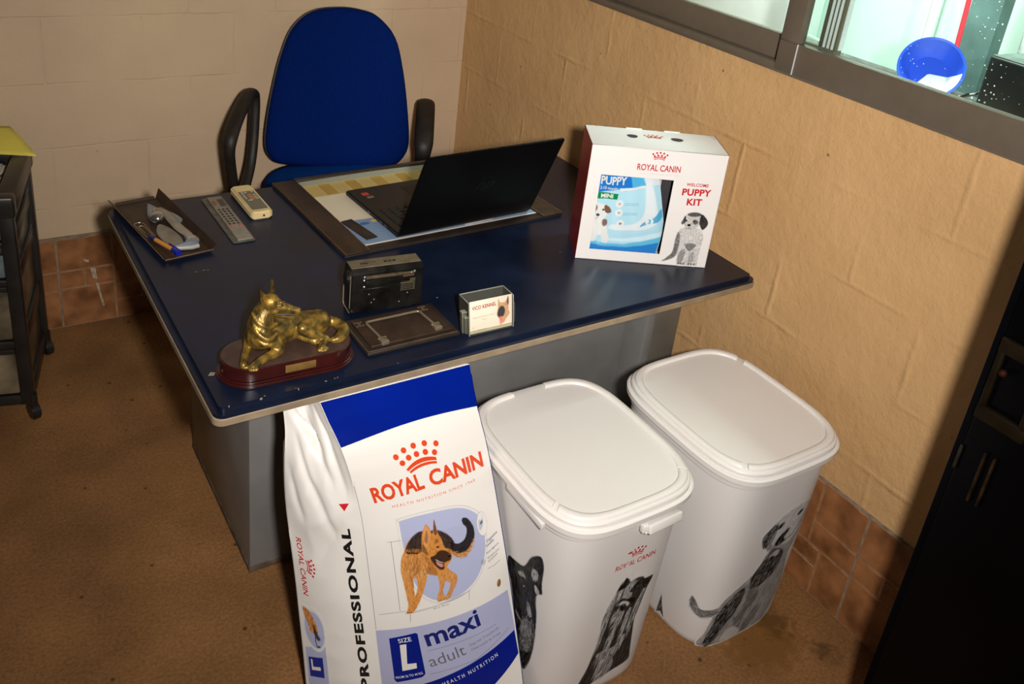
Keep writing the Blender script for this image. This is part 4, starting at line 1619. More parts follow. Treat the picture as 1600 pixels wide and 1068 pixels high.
for P_, k in (([(0.583, 0.366), (0.594, 0.368), (0.596, 0.352), (0.590, 0.338), (0.583, 0.345)], .8), ([(0.592, 0.330), (0.600, 0.325), (0.602, 0.314), (0.595, 0.312)], .95), ([(0.549, 0.318), (0.562, 0.332), (0.572, 0.318), (0.566, 0.322), (0.556, 0.314)], .55), ([(0.580, 0.268), (0.588, 0.262), (0.594, 0.24), (0.586, 0.235)], .7), ([(0.555, 0.212), (0.566, 0.205), (0.575, 0.198), (0.562, 0.200)], .8), ([(0.573, 0.205), (0.592, 0.222), (0.600, 0.19), (0.592, 0.16), (0.575, 0.17)], .45), ([(0.578, 0.15), (0.592, 0.158), (0.598, 0.14), (0.588, 0.13)], .5)):
    c.fill(P_, (0.46,) * 3, k, 3)
    c.fur(P_, 60, fl, 13, [K4, (0.55,) * 3, K1], 0.6, 0.15)
c.fur([(0.573, 0.225), (0.600, 0.23), (0.603, 0.15), (0.58, 0.12), (0.57, 0.17)], 500, fl, 14, [K3, K4, K1], 0.5, 0.3)
c.spot((0.5700, 0.2960), 7, 6, K4, 0.6)
c.spot((0.5705, 0.2955), 5, 5, (0.0,) * 3, 1.0, soft=3)
c.spot((0.5690, 0.2985), 1.5, 1.5, (0.6,) * 3, 1.0)
c.punch(1.45)
tag(c.build('shepherd_print', P_tub, bodyL, fL), 'dark dog face print beside the bag')

# big dog looking up, on the right tub
c = Canvas(0.600, 0.858, 0.0, 0.400, 275, 330, TUB_WHITE)
out = [(0.6400, 0.004), (0.6502, 0.0480), (0.6583, 0.1040), (0.6727, 0.1560), (0.7000, 0.1880), (0.7280, 0.2110), (0.7440, 0.2352), (0.7500, 0.2700), (0.7384, 0.2880), (0.7215, 0.3213), (0.7240, 0.3379), (0.7400, 0.3520), (0.7560, 0.3720), (0.7850, 0.3880), (0.8150, 0.3900), (0.8340, 0.3820), (0.8380, 0.3500),
       (0.8330, 0.3000), (0.8250, 0.2600), (0.8190, 0.2250), (0.8290, 0.1600), (0.8340, 0.1000), (0.8250, 0.0500), (0.8106, 0.0166), (0.7861, 0.006), (0.7323, 0.004), (0.6785, 0.004)]
body = c.mask(out, 2)
c.lay(body, K3, 0.75)
fl = [(0.66, 0.10, 250), (0.70, 0.18, 235), (0.76, 0.27, 250), (0.75, 0.15, 240), (0.80, 0.15, 255), (0.80, 0.06, 250), (0.70, 0.05, 240), (0.76, 0.36, 210), (0.80, 0.33, 240)]
for P_, k, q in (([(0.6500, 0.006), (0.6583, 0.0640), (0.6680, 0.1240), (0.700, 0.175), (0.72, 0.17), (0.715, 0.11), (0.690, 0.06), (0.670, 0.006)], .93, K0),
                 ([(0.7450, 0.2450), (0.7567, 0.2767), (0.7850, 0.2650), (0.800, 0.245), (0.8000, 0.2119), (0.7876, 0.1750), (0.7516, 0.1525), (0.7200, 0.1678), (0.725, 0.205)], .92, K0),
                 ([(0.72, 0.165), (0.75, 0.155), (0.765, 0.12), (0.745, 0.075), (0.735, 0.03), (0.715, 0.05), (0.705, 0.11)], .85, K1),
                 ([(0.77, 0.165), (0.79, 0.16), (0.805, 0.125), (0.79, 0.105), (0.775, 0.12)], .6, K1),
                 ([(0.745, 0.045), (0.77, 0.085), (0.785, 0.075), (0.775, 0.03), (0.750, 0.006)], .85, K1),
                 ([(0.800, 0.03), (0.818, 0.075), (0.815, 0.05), (0.805, 0.012)], .7, K2)):
    c.fill(P_, q, k, 4)
c.fur(body, 5200, fl, 17, [K0, K0, K1, K2, K3, K4], 0.5, 0.25)
c.fill([(0.6900, 0.008), (0.7000, 0.045), (0.7230, 0.040), (0.7400, 0.010)], (0.5,) * 3, .75, 4)
c.fill([(0.715, 0.200), (0.722, 0.160), (0.712, 0.110), (0.708, 0.09), (0.716, 0.075), (0.726, 0.11), (0.730, 0.160), (0.725, 0.195)], (0.5,) * 3, .45, 4)
c.fill([(0.755, 0.245), (0.768, 0.262), (0.785, 0.258), (0.780, 0.240), (0.768, 0.248)], (0.5,) * 3, .7, 3)
# head: pale face with dark ear, eyes, nose and mouth
head = [(0.7420, 0.3460), (0.7560, 0.3720), (0.7850, 0.3880), (0.8150, 0.3900), (0.8340, 0.3820), (0.8370, 0.3500), (0.8300, 0.3150), (0.8160, 0.2850), (0.795, 0.272), (0.770, 0.285), (0.755, 0.285), (0.7480, 0.3100)]
c.fill(head, (0.50,) * 3, 0.88, 3)
c.fur(head, 700, [(0.76, 0.36, 210), (0.80, 0.33, 230), (0.77, 0.29, 250)], 9, [K4, (0.62,) * 3, K3], 0.5)
c.fill([(0.7440, 0.3580), (0.7300, 0.3420), (0.7215, 0.3213), (0.7330, 0.2880), (0.7460, 0.2972), (0.7517, 0.3249), (0.7525, 0.3500)], K2, 0.95, 2)
c.fill([(0.7250, 0.318), (0.7330, 0.2880), (0.742, 0.295), (0.736, 0.31)], K0, 0.8, 3)
c.fur([(0.744, 0.356), (0.7215, 0.322), (0.733, 0.288), (0.752, 0.325)], 200, [(0.735, 0.32, 250)], 10, [K0, K3, K4], 0.5)
c.line([(0.7520, 0.3560), (0.7530, 0.3250), (0.7490, 0.2950)], K0, 2.0, 0.8)
c.spot((0.7625, 0.3440), 14, 7.5, K0, 0.95, 0.55, soft=2.5)
c.spot((0.8090, 0.3620), 11, 7, K0, 0.95, 0.55, soft=2.5)
c.spot((0.8070, 0.3600), 1.6, 1.6, K4, 0.9)
c.fill([(0.762, 0.284), (0.768, 0.306), (0.779, 0.318), (0.792, 0.326), (0.790, 0.310), (0.784, 0.298), (0.790, 0.285), (0.772, 0.276)], K0, 0.95, 2)
c.line([(0.790, 0.285), (0.806, 0.293), (0.820, 0.322), (0.832, 0.352)], K0, 3.0, 0.85)
c.line([(0.8345, 0.380), (0.8350, 0.352), (0.826, 0.320)], K1, 2.2, 0.8)
c.fur(body, 500, fl, 14, [K0, (0.55,) * 3], 0.4, 0.2)
# tail over the rounded corner
tl = [(0.6111, 0.1483), (0.6085, 0.1253), (0.6170, 0.1054), (0.6334, 0.0945), (0.6476, 0.0990), (0.6645, 0.1120), (0.6640, 0.1290), (0.6468, 0.1231), (0.6307, 0.1207), (0.6200, 0.1397)]
c.fill(tl, K0, 0.9, 2)
c.fur(tl, 420, [(0.612, 0.13, 290), (0.63, 0.105, 350), (0.66, 0.12, 20)], 12, [K0, K1, K3, K4], 0.6, 0.4, spill=True)
c.punch(1.45)
tag(c.build('big_dog_print', P_tub, bodyR, fR), 'black and white big dog print')
# tip of another print on the left side of the right tub
c = Canvas(0.530, 0.572, 0.004, 0.09, 60, 90, TUB_WHITE)
tri = [(0.541, 0.010), (0.5469, 0.082), (0.552, 0.055), (0.5640, 0.014), (0.552, 0.026)]
c.fill(tri, K1, 0.95, 1, False)
c.fur(tri, 160, [(0.55, 0.04, 80)], 10, [K0, K3, K4], 0.5)
c.punch(1.45)
tag(c.build('print_tip', P_tub, bodyR, fR), 'dark tip of a print')
# ------------------------------------------------------------------ prints on the dog food bag
FW, SW = 0.29, 0.165
fF_raw = lambda u, z: bag_front(u, z)


def fF(u, z):
    p = Vector(bag_front(u, z))
    a = Vector(bag_front(u + 0.01, z)) - Vector(bag_front(u - 0.01, z))
    b = Vector(bag_front(u, z + 0.004)) - Vector(bag_front(u, z - 0.004))
    n = a.cross(b).normalized()
    return p, (n if n.y < 0 else -n)


def side_pt(u, z):
    up = max(0.0, (z - 0.38) / 0.32)
    p = Vector(bag_side(u, z))
    k = math.sin(math.pi * max(0.0, min(1, u))) ** 0.6 * (0.35 + 1.6 * up)
    pl = max(0.0, (z - 0.52) / 0.19)
    return p + Vector((0.55, 0.8, 0)).normalized() * (crease(p, k) + folds(u, z) + 0.022 * pl * math.exp(-((u - 0.55) / 0.16) ** 2))


def fS(u, z):
    p = side_pt(u, z)
    a = side_pt(u + 0.02, z) - side_pt(u - 0.02, z)
    b = side_pt(u, z + 0.006) - side_pt(u, z - 0.006)
    n = a.cross(b).normalized()
    return p, (n if n.x + n.y < 0 else -n)


fFm = lambda x, y: fF(x / FW, y)
fSm = lambda x, y: fS(-x / SW, y)
X = lambda P: [(u * FW, z) for u, z in P]


def front(name, b, m, lift, cut=0.012):
    k = MB()
    ink(k, b, fFm, lift, cut)
    return k.build(name, m, bag_body)


# blue top band with its bowed lower edge
top_edge = [(u / 20, 0.6365 + 0.010 * math.sin(math.pi * min(1, u / 20 * 0.92)) + 0.002 * u / 20) for u in range(21)]
grid = MB()
rows = []
for j in range(15):
    row = []
    for i in range(41):
        u = i / 40
        zb = interp(u, [p[0] for p in top_edge], [p[1] for p in top_edge])
        p, n = fF(0.002 + 0.996 * u, zb + (0.7055 - zb) * j / 14)
        row.append(p + n * 0.0014)
    rows.append(row)
grid.sheet(rows)
# the same blue runs round the right side of the bag as a thin strip
rows = []
for j in range(36):
    z = 0.01 + (0.69 - 0.01) * j / 35
    f1 = Vector(bag_front(1, z))
    rows.append([f1 + Vector((0.0012, -0.001, 0)), f1 + Vector((0.0008 - 0.002, 0.012 + 0.018 * (z > 0.55), 0))])
grid.sheet(rows)
grid.build('blue_band', M_bluei, bag_body)

m_lav = flat_bm([X([(0.0, 0.2366), (0.2, 0.2435), (0.45, 0.2525), (0.7, 0.2610), (0.97, 0.2695), (0.99, 0.1840), (0.75, 0.1600), (0.5, 0.136), (0.25, 0.113), (0.0, 0.090)])])
front('lavender_panel', m_lav, M_lav, 0.0005)
m_blu = flat_bm([X([(0.252, 0.1141), (0.5963, 0.1465), (0.983, 0.1835), (0.992, 0.1329), (0.87, 0.108), (0.7503, 0.0827), (0.5, 0.060), (0.252, 0.045)])])
front('blue_footer', m_blu, M_bluei, 0.0008)
front('size_square', flat_bm([X([(0.0767, 0.2197), (0.2451, 0.2315), (0.2601, 0.2295), (0.2826, 0.1400), (0.2760, 0.1355), (0.2564, 0.1308), (0.095, 0.1182), (0.0817, 0.1230)])]), M_bluei, 0.0008)
t_ = flat_bm([X([(0.1388, 0.2053), (0.1803, 0.2073), (0.1720, 0.1618), (0.2315, 0.1640), (0.2311, 0.1521), (0.1373, 0.1455)])])
k = Multi('white_lettering', M_whitei, bag_body)
ink(k, t_, fFm, 0.0012, 0.012)
ink(k, fit_text('SIZE', (0.1343 * FW, 0.2093), (0.2182 * FW, 0.2143), 0.0098, 0.012), fFm, 0.0012, 0.012)
ink(k, fit_text('FROM 26 TO 44 KG', (0.0930 * FW, 0.1262), (0.2662 * FW, 0.1385), 0.0055, 0.004), fFm, 0.0012, 0.012)
ink(k, fit_text('HEALTH NUTRITION', (0.3933 * FW, 0.1080), (0.8184 * FW, 0.1465), 0.0085, 0.005, space=1.5), fFm, 0.0012, 0.012)
k = Multi('blue_lettering', M_navyi, bag_body)
ink(k, fit_text('maxi', (0.3164 * FW, 0.2), (0.716 * FW, 0.2235), 0.0395, 0.022), fFm, 0.0010, 0.012)
ink(k, fit_text('Digestive', (0.855 * FW, 0.3820), (0.955 * FW, 0.3910), 0.0060, 0.0), fFm, 0.0008, 0.012)
ink(k, fit_text('health', (0.842 * FW, 0.3735), (0.915 * FW, 0.3790), 0.0058, 0.0), fFm, 0.0008, 0.012)
ink(k, fit_text('Sante digestive', (0.836 * FW, 0.3595), (0.950 * FW, 0.3685), 0.0042, 0.0), fFm, 0.0008, 0.012)
k = Multi('grey_lettering', M_greyi, bag_body)
ink(k, fit_text('adult', (0.3220 * FW, 0.1530), (0.5803 * FW, 0.1700), 0.026, -0.004), fFm, 0.0010, 0.012)
ink(k, fit_text('Dogs over 15 months old', (0.6123 * FW, 0.1845), (0.848 * FW, 0.2010), 0.0060, -0.003), fFm, 0.0010, 0.012)
ink(k, fit_text('Chiens a partir de 15 mois', (0.6186 * FW, 0.1738), (0.8618 * FW, 0.1895), 0.0060, -0.003), fFm, 0.0010, 0.012)
for zz, u0, u1 in ((0.349, 0.837, 0.95), (0.342, 0.84, 0.93)):
    ink(k, fit_text('Highly digestible proteins', (u0 * FW, zz), (u1 * FW, zz + 0.008), 0.0042, -0.004), fFm, 0.0008, 0.012)
kl = Multi('rule_line', M_greyi, bag_body)
for P_ in ([(0.3131, 0.1896), (0.6, 0.2020), (0.8341, 0.2124)], [(0.3139, 0.1372), (0.5, 0.1465), (0.6567, 0.1545), (0.8, 0.174), (0.9393, 0.1937)], [(0.826, 0.3305), (0.88, 0.331), (0.940, 0.3355)],
           [(0.1637, 0.4355), (0.1650, 0.36), (0.1662, 0.2826)], [(0.140, 0.434), (0.18, 0.4345), (0.2274, 0.4354)], [(0.0349, 0.2744), (0.12, 0.278), (0.20, 0.281)], [(0.2295, 0.2742), (0.226, 0.265), (0.2240, 0.2568)], [(0.6565, 0.3014), (0.652, 0.29), (0.6477, 0.2825)],
           [(0.004, 0.560), (-0.004 + 0.006, 0.40), (0.004, 0.24)]):
    w_, polys = 0.00035, []
    for (a, b) in zip(P_, P_[1:]):
        p0, p1 = Vector((a[0] * FW, a[1])), Vector((b[0] * FW, b[1]))
        d = (p1 - p0).normalized()
        e = Vector((-d.y, d.x)) * w_
        polys.append([p0 - e, p1 - e, p1 + e, p0 + e])
    ink(kl, flat_bm(polys), fFm, 0.0010, 0.012)
ink(k, fit_text('60 to 70 cm', (0.385 * FW, 0.2785), (0.498 * FW, 0.2830), 0.004, -0.004, shear=0.3), fFm, 0.0008, 0.012)
ink(k, flat_bm(arc_band(0.7985 * FW, 0.3475, 0.0042, 0.005, 0, 360, 24) + arc_band(0.7985 * FW, 0.3475, 0.0016, 0.0024, 0, 360, 16)), fFm, 0.0010, 0.012)
k = MB()
ink(k, fit_text('ROYAL', (0.1040 * FW, 0.5190), (0.4636 * FW, 0.5285), 0.0315, 0.034), fFm, 0.0008, 0.010)
ink(k, fit_text('CANIN', (0.5080 * FW, 0.5285), (0.9400 * FW, 0.5305), 0.0300, 0.034), fFm, 0.0008, 0.010)
ink(k, fit_text('HEALTH NUTRITION SINCE 1968', (0.2131 * FW, 0.5030), (0.8424 * FW, 0.5085), 0.0056, -0.002, space=1.5), fFm, 0.0008, 0.012)
for u, z in ((0.3225, 0.5988), (0.3871, 0.6073), (0.4612, 0.6107), (0.5416, 0.6094), (0.6223, 0.603), (0.3532, 0.5852), (0.4055, 0.5921), (0.4653, 0.5946), (0.5302, 0.5939), (0.593, 0.5884)):
    ink(k, flat_bm([disc(u * FW, z, 0.0056, 22)]), fFm, 0.0008, 0.01)


def bow(lo, hi, n=12):
    q = lambda A, t: ((1 - t) ** 2 * A[0][0] + 2 * t * (1 - t) * A[1][0] + t * t * A[2][0], (1 - t) ** 2 * A[0][1] + 2 * t * (1 - t) * A[1][1] + t * t * A[2][1])
    return flat_bm([X([q(lo, i / n), q(lo, (i + 1) / n), q(hi, (i + 1) / n), q(hi, i / n)]) for i in range(n)])


ink(k, bow([(0.379, 0.5670), (0.47, 0.5835), (0.594, 0.5728)], [(0.366, 0.5708), (0.47, 0.5950), (0.594, 0.5790)]), fFm, 0.0008, 0.01)
ink(k, bow([(0.392, 0.5618), (0.48, 0.5745), (0.590, 0.5668)], [(0.384, 0.5655), (0.475, 0.5815), (0.592, 0.5712)]), fFm, 0.0008, 0.01)
k.build('brand_lettering', M_red, bag_body)

# the dog picture with its blue-grey shield
c = Canvas(0.195, 0.925, 0.262, 0.492, 292, 320, BAGW)
LAV = (0.36, 0.40, 0.60)
shield = [(0.2162, 0.4750), (0.2180, 0.4790), (0.3501, 0.4839), (0.5249, 0.4834), (0.6658, 0.4780), (0.7628, 0.4655), (0.8413, 0.4418), (0.8600, 0.4098), (0.8500, 0.3722), (0.7980, 0.3384), (0.7135, 0.3110), (0.5892, 0.2930), (0.4386, 0.2890), (0.3188, 0.3090), (0.2583, 0.3459), (0.2219, 0.3916)]
ctr = (0.54, 0.388)
sh2 = [(ctr[0] + (u - ctr[0]) * 0.945, ctr[1] + (z - ctr[1]) * 0.945) for u, z in shield]
c.fill(shield, (0.30, 0.31, 0.36), 0.8, 1)
c.fill([(ctr[0] + (u - ctr[0]) * 0.985, ctr[1] + (z - ctr[1]) * 0.985) for u, z in shield], BAGW, 1.0, 1)
c.fill(sh2, LAV, 0.95, 1)
c.fill([(0.22, 0.475), (0.26, 0.35), (0.215, 0.35), (0.205, 0.41)], BAGW, 0.6, 3, clip=c.mask(shield, 1))
# floor shadow strokes under the dog
c.fill([(0.20, 0.2770), (0.46, 0.2900), (0.66, 0.3010), (0.66, 0.2990), (0.44, 0.2850), (0.22, 0.2740)], (0.12, 0.12, 0.16), 0.6, 2)
TAN, DTAN, LTAN, BLK = (0.55, 0.22, 0.045), (0.26, 0.085, 0.018), (0.70, 0.38, 0.13), (0.010, 0.008, 0.010)
HAIR = [TAN, DTAN, LTAN, (0.62, 0.28, 0.07)]
rl = [(0.4469, 0.3641), (0.5144, 0.3700), (0.4967, 0.3380), (0.4668, 0.3160), (0.4720, 0.2978), (0.4230, 0.2938), (0.4238, 0.3060), (0.4472, 0.3246)]
rr = [(0.4900, 0.3695), (0.5450, 0.3520), (0.5760, 0.3430), (0.5791, 0.3297), (0.5400, 0.3112), (0.5059, 0.2966), (0.4606, 0.2959), (0.5000, 0.3092), (0.5250, 0.3270), (0.4900, 0.3375)]
for P_ in (rr, rl):
    c.fill(P_, (0.50, 0.22, 0.06), 0.97, 1)
    c.fur(P_, 400, [(0.5, 0.33, 265), (0.55, 0.33, 240)], 8, HAIR, 0.55)
bodyo = [(0.2380, 0.4100), (0.2600, 0.4250), (0.3000, 0.4370), (0.3775, 0.4463), (0.4795, 0.4420), (0.5423, 0.4310), (0.5900, 0.4092), (0.5774, 0.3935), (0.5619, 0.3771), (0.5210, 0.3644), (0.4887, 0.3461), (0.4122, 0.3529), (0.3753, 0.3560), (0.2978, 0.3505), (0.2458, 0.3585), (0.2040, 0.3718), (0.2135, 0.3955)]
c.fill(bodyo, TAN, 0.98, 1)
c.fur(bodyo, 1600, [(0.25, 0.40, 265), (0.35, 0.38, 262), (0.5, 0.39, 300)], 11, HAIR, 0.5)
bb = [(0.2500, 0.4144), (0.2949, 0.4366), (0.3583, 0.4476), (0.4300, 0.4450), (0.4900, 0.4425), (0.5500, 0.4300), (0.5950, 0.4100), (0.5700, 0.3960), (0.5350, 0.4010), (0.4800, 0.4040), (0.4300, 0.3950), (0.3680, 0.4061), (0.3280, 0.4022), (0.2903, 0.4040), (0.2640, 0.4039)]
c.fill(bb, BLK, 0.95, 2)
c.fur(bb, 900, [(0.28, 0.42, 250), (0.36, 0.43, 250), (0.55, 0.42, 330)], 11, [BLK, (0.03, 0.03, 0.04), (0.09, 0.06, 0.04)], 0.6)
c.fur([(0.25, 0.410), (0.36, 0.404), (0.36, 0.412), (0.26, 0.416)], 160, [(0.3, 0.41, 265)], 12, [BLK, TAN], 0.6)
tl = [(0.5694, 0.4109), (0.6154, 0.4041), (0.6668, 0.4062), (0.6980, 0.4172), (0.7035, 0.4307), (0.6819, 0.4395), (0.6834, 0.4500), (0.7275, 0.4458), (0.7633, 0.4226), (0.7489, 0.3987), (0.6894, 0.3816), (0.6196, 0.3770), (0.5750, 0.3864)]
c.fill(tl, BLK, 0.97, 1)
c.fill([(0.5750, 0.3924), (0.6196, 0.3840), (0.6894, 0.3856), (0.7489, 0.4027), (0.7500, 0.3980), (0.6894, 0.3786), (0.6196, 0.3740), (0.5750, 0.3834)], (0.50, 0.24, 0.08), 0.9, 2)
c.fur(tl, 500, [(0.60, 0.395, 350), (0.68, 0.395, 20), (0.74, 0.415, 80), (0.72, 0.445, 150)], 9, [BLK, (0.05, 0.03, 0.02), BLK], 0.5)
c.fur([(0.575, 0.39), (0.62, 0.382), (0.69, 0.385), (0.745, 0.400), (0.69, 0.378), (0.62, 0.373)], 220, [(0.65, 0.38, 355)], 10, [LTAN, DTAN], 0.6, spill=True)
fr = [(0.3040, 0.3654), (0.3850, 0.3700), (0.3700, 0.3500), (0.3500, 0.3340), (0.3150, 0.3080), (0.2859, 0.2923), (0.2623, 0.2949), (0.2697, 0.3088), (0.2981, 0.3319)]
flg = [(0.2040, 0.3780), (0.2687, 0.3681), (0.2726, 0.3253), (0.2750, 0.3048), (0.2829, 0.2900), (0.2560, 0.2790), (0.2480, 0.2755), (0.2027, 0.2755), (0.2130, 0.2838), (0.2209, 0.2958), (0.2156, 0.3185), (0.2080, 0.345)]
for P_ in (fr, flg):
    c.fill(P_, TAN, 0.98, 1)
    c.fur(P_, 420, [(0.24, 0.33, 275), (0.32, 0.33, 245)], 10, HAIR, 0.55)
for u in (0.214, 0.226, 0.238):
    c.spot((u, 0.2775), 2.2, 2.6, (0.02, 0.012, 0.01), 0.8)
for u in (0.436, 0.447, 0.458):
    c.spot((u, 0.2955), 1.8, 2.2, (0.02, 0.012, 0.01), 0.7)
c.fur([(0.21, 0.38), (0.385, 0.37), (0.36, 0.35), (0.26, 0.355)], 300, [(0.28, 0.36, 265)], 9, [DTAN, LTAN, (0.72, 0.42, 0.16)], 0.55)
for P_, k_ in (([(0.375, 0.372), (0.43, 0.368), (0.445, 0.350), (0.40, 0.353), (0.378, 0.357)], 0.6), ([(0.275, 0.376), (0.31, 0.385), (0.33, 0.365), (0.29, 0.356)], 0.45), ([(0.255, 0.36), (0.272, 0.35), (0.270, 0.31), (0.262, 0.33)], 0.5), ([(0.36, 0.398), (0.42, 0.392), (0.44, 0.372), (0.39, 0.375)], 0.5), ([(0.49, 0.39), (0.55, 0.40), (0.56, 0.385), (0.50, 0.372)], 0.55)):
    c.fill(P_, DTAN, k_, 4)
c.fur([(0.21, 0.40), (0.36, 0.40), (0.40, 0.36), (0.25, 0.36)], 260, [(0.28, 0.38, 265)], 12, [BLK, DTAN, LTAN], 0.45)
# head turned to the right
hd = [(0.3605, 0.4173), (0.3721, 0.4400), (0.3980, 0.4550), (0.4140, 0.4590), (0.4330, 0.4500), (0.4433, 0.4380), (0.4590, 0.4480), (0.4740, 0.4650), (0.4800, 0.4560), (0.4850, 0.4376), (0.5044, 0.4242), (0.5179, 0.4059), (0.5442, 0.3935), (0.5588, 0.3830), (0.5480, 0.3760), (0.5266, 0.3728), (0.5028, 0.3713), (0.4968, 0.3610), (0.4662, 0.3606), (0.4382, 0.3700), (0.4182, 0.3774), (0.3956, 0.3912), (0.3757, 0.4004), (0.3584, 0.4073)]
c.fill(hd, TAN, 0.98, 1)
c.fur(hd, 700, [(0.40, 0.42, 270), (0.45, 0.42, 300), (0.5, 0.40, 330)], 8, HAIR + [(0.12, 0.05, 0.02)], 0.5)
c.fill([(0.3760, 0.4250), (0.3880, 0.4450), (0.4100, 0.4560), (0.4250, 0.4480), (0.4280, 0.4330), (0.4080, 0.4180), (0.3880, 0.4130)], (0.62, 0.30, 0.12), 0.85, 2)
c.fill([(0.3840, 0.4270), (0.4000, 0.4430), (0.4120, 0.4480), (0.4140, 0.4340), (0.4020, 0.4200)], (0.20, 0.07, 0.03), 0.7, 3)
c.fill([(0.4560, 0.4420), (0.4740, 0.4640), (0.4790, 0.4500), (0.4800, 0.4370), (0.4670, 0.4340)], (0.10, 0.045, 0.03), 0.9, 1)
c.fill([(0.3620, 0.4170), (0.3720, 0.4200), (0.3900, 0.4080), (0.4000, 0.3950), (0.3800, 0.3990), (0.3620, 0.4060)], BLK, 0.65, 3)
c.fill([(0.4090, 0.3889), (0.4428, 0.3928), (0.4700, 0.3990), (0.5000, 0.4000), (0.5371, 0.3942), (0.5588, 0.3839), (0.5503, 0.3756), (0.5172, 0.3736), (0.5010, 0.3720), (0.4980, 0.3606), (0.4678, 0.3600), (0.4293, 0.3738)], BLK, 0.93, 2)
c.fill([(0.4480, 0.3795), (0.4700, 0.3740), (0.4900, 0.3700), (0.4880, 0.3650), (0.4680, 0.3668), (0.4480, 0.3745)], (0.62, 0.25, 0.24), 0.9, 1)
c.line([(0.4460, 0.3830), (0.4700, 0.3770), (0.4930, 0.3735)], (0.75, 0.70, 0.66), 1.6, 0.8)
c.spot((0.5470, 0.3850), 4.5, 5, (0.0, 0.0, 0.0), 1.0, soft=3)
c.spot((0.5450, 0.3866), 1.4, 1.2, (0.35, 0.35, 0.4), 0.8)
c.spot((0.4720, 0.4085), 5.5, 4, (0.03, 0.015, 0.01), 1.0, soft=2.5)
c.spot((0.4735, 0.4098), 1.1, 1.1, (0.6, 0.5, 0.4), 1.0)
c.fill([(0.4500, 0.4180), (0.4650, 0.4260), (0.4850, 0.4210), (0.4720, 0.4170)], (0.10, 0.04, 0.02), 0.6, 2)
# round inset with a belly drawing, kibble and packshot at the right
o = [(0.8365 + 0.046 * math.cos(R(a)), 0.4232 + 0.0255 * math.sin(R(a))) for a in range(0, 360, 24)]
c.fill(o, (0.33, 0.34, 0.38), 0.8, 1)
c.fill([(0.8365 + (u - 0.8365) * 0.94, 0.4232 + (z - 0.4232) * 0.94) for u, z in o], (0.70, 0.69, 0.68), 1.0, 1)
c.fill([(0.812, 0.434), (0.838, 0.432), (0.850, 0.444), (0.842, 0.420), (0.812, 0.412), (0.806, 0.420)], (0.42, 0.44, 0.50), 0.9, 2)
c.spot((0.832, 0.4265), 8, 5, (0.05, 0.06, 0.16), 0.9, 0.7)
c.spot((0.9030, 0.2915), 8, 13, (0.22, 0.085, 0.025), 1.0, -0.25, soft=4)
c.spot((0.8990, 0.2945), 3, 8, (0.42, 0.20, 0.09), 0.7, -0.25)
tag(c.build('shepherd_picture', P_bag, bag_body, fF, 0.0007), 'tan and black shepherd picture on a blue-grey shield')

# the left gusset
k = MB()
ink(k, fit_text('PROFESSIONAL', (-0.140 * SW, 0.102), (-0.163 * SW, 0.4665), 0.0175, 0.045, space=1.16), fSm, 0.0011, 0.008)
k.build('black_lettering', M_blacki, bag_body)
k = Multi('red_side_lettering', M_dred, bag_body)
ink(k, flat_bm([[(-0.2449 * SW, 0.5172), (-0.1124 * SW, 0.5200), (-0.1843 * SW, 0.5040)]]), fSm, 0.0011, 0.006)
ink(k, fit_text('ROYAL CANIN', (-0.905 * SW, 0.4140), (-0.890 * SW, 0.2890), 0.0125, 0.012), fSm, 0.0011, 0.008)
ink(k, crown(-0.770 * SW, 0.3580, 0.040, -math.pi / 2), fSm, 0.0011)
c = Canvas(0.64, 0.965, 0.03, 0.275, 90, 200, BAGW)
c.fill([(0.655, 0.183), (0.953, 0.160), (0.953, 0.032), (0.655, 0.032)], LAV, 0.95, 1, False)
c.fill([(0.79 + 0.155 * math.cos(R(a)), 0.212 + 0.050 * math.sin(R(a))) for a in range(0, 360, 20)], (0.66, 0.66, 0.66), 1.0, 1)
c.fill([(0.79 + 0.135 * math.cos(R(a)), 0.212 + 0.043 * math.sin(R(a))) for a in range(0, 360, 20)], LAV, 0.95, 1)
dgo = [(0.93, 0.258), (0.84, 0.254), (0.78, 0.236), (0.74, 0.214), (0.78, 0.203), (0.85, 0.206), (0.88, 0.224), (0.92, 0.238)]
c.fill(dgo, TAN, 0.95, 2)
c.fur(dgo, 130, [(0.8, 0.22, 300)], 8, [BLK, DTAN, LTAN], 0.7)
c.fill([(0.80, 0.226), (0.745, 0.205), (0.715, 0.195), (0.76, 0.190), (0.80, 0.205)], BLK, 0.9, 2)
c.line([(0.78, 0.200), (0.790, 0.186), (0.775, 0.174), (0.735, 0.176)], BLK, 3.2, 0.95)
c.fill([(0.715, 0.153), (0.918, 0.139), (0.918, 0.092), (0.715, 0.104)], (0.006, 0.02, 0.22), 1.0, 0, False)
c.fill([(0.76, 0.126), (0.885, 0.118), (0.885, 0.110), (0.76, 0.118)], BAGW, 1.0, 0, False)
c.fill([(0.865, 0.137), (0.885, 0.136), (0.885, 0.112), (0.865, 0.113)], BAGW, 1.0, 0, False)
tag(c.build('side_picture', P_bag, bag_body, fS, 0.0009), 'small sideways dog picture and blue size mark')
# pale back edge strip of blue under the left silhouette
# ------------------------------------------------------------------ things on the desk
ZD = 0.75
M_lea = mat('dark_brown_leather', (0.030, 0.0165, 0.010), rough=0.45, var=0.25, vscale=30, bump=0.12, bscale=400, spec=0.4)
M_leaB = mat('black_brown_leather', (0.018, 0.012, 0.009), rough=0.45, var=0.25, vscale=30, bump=0.12, bscale=400)
M_stitch = mat('worn_leather_edge', (0.09, 0.055, 0.033), rough=0.55, var=0.3, vscale=60)

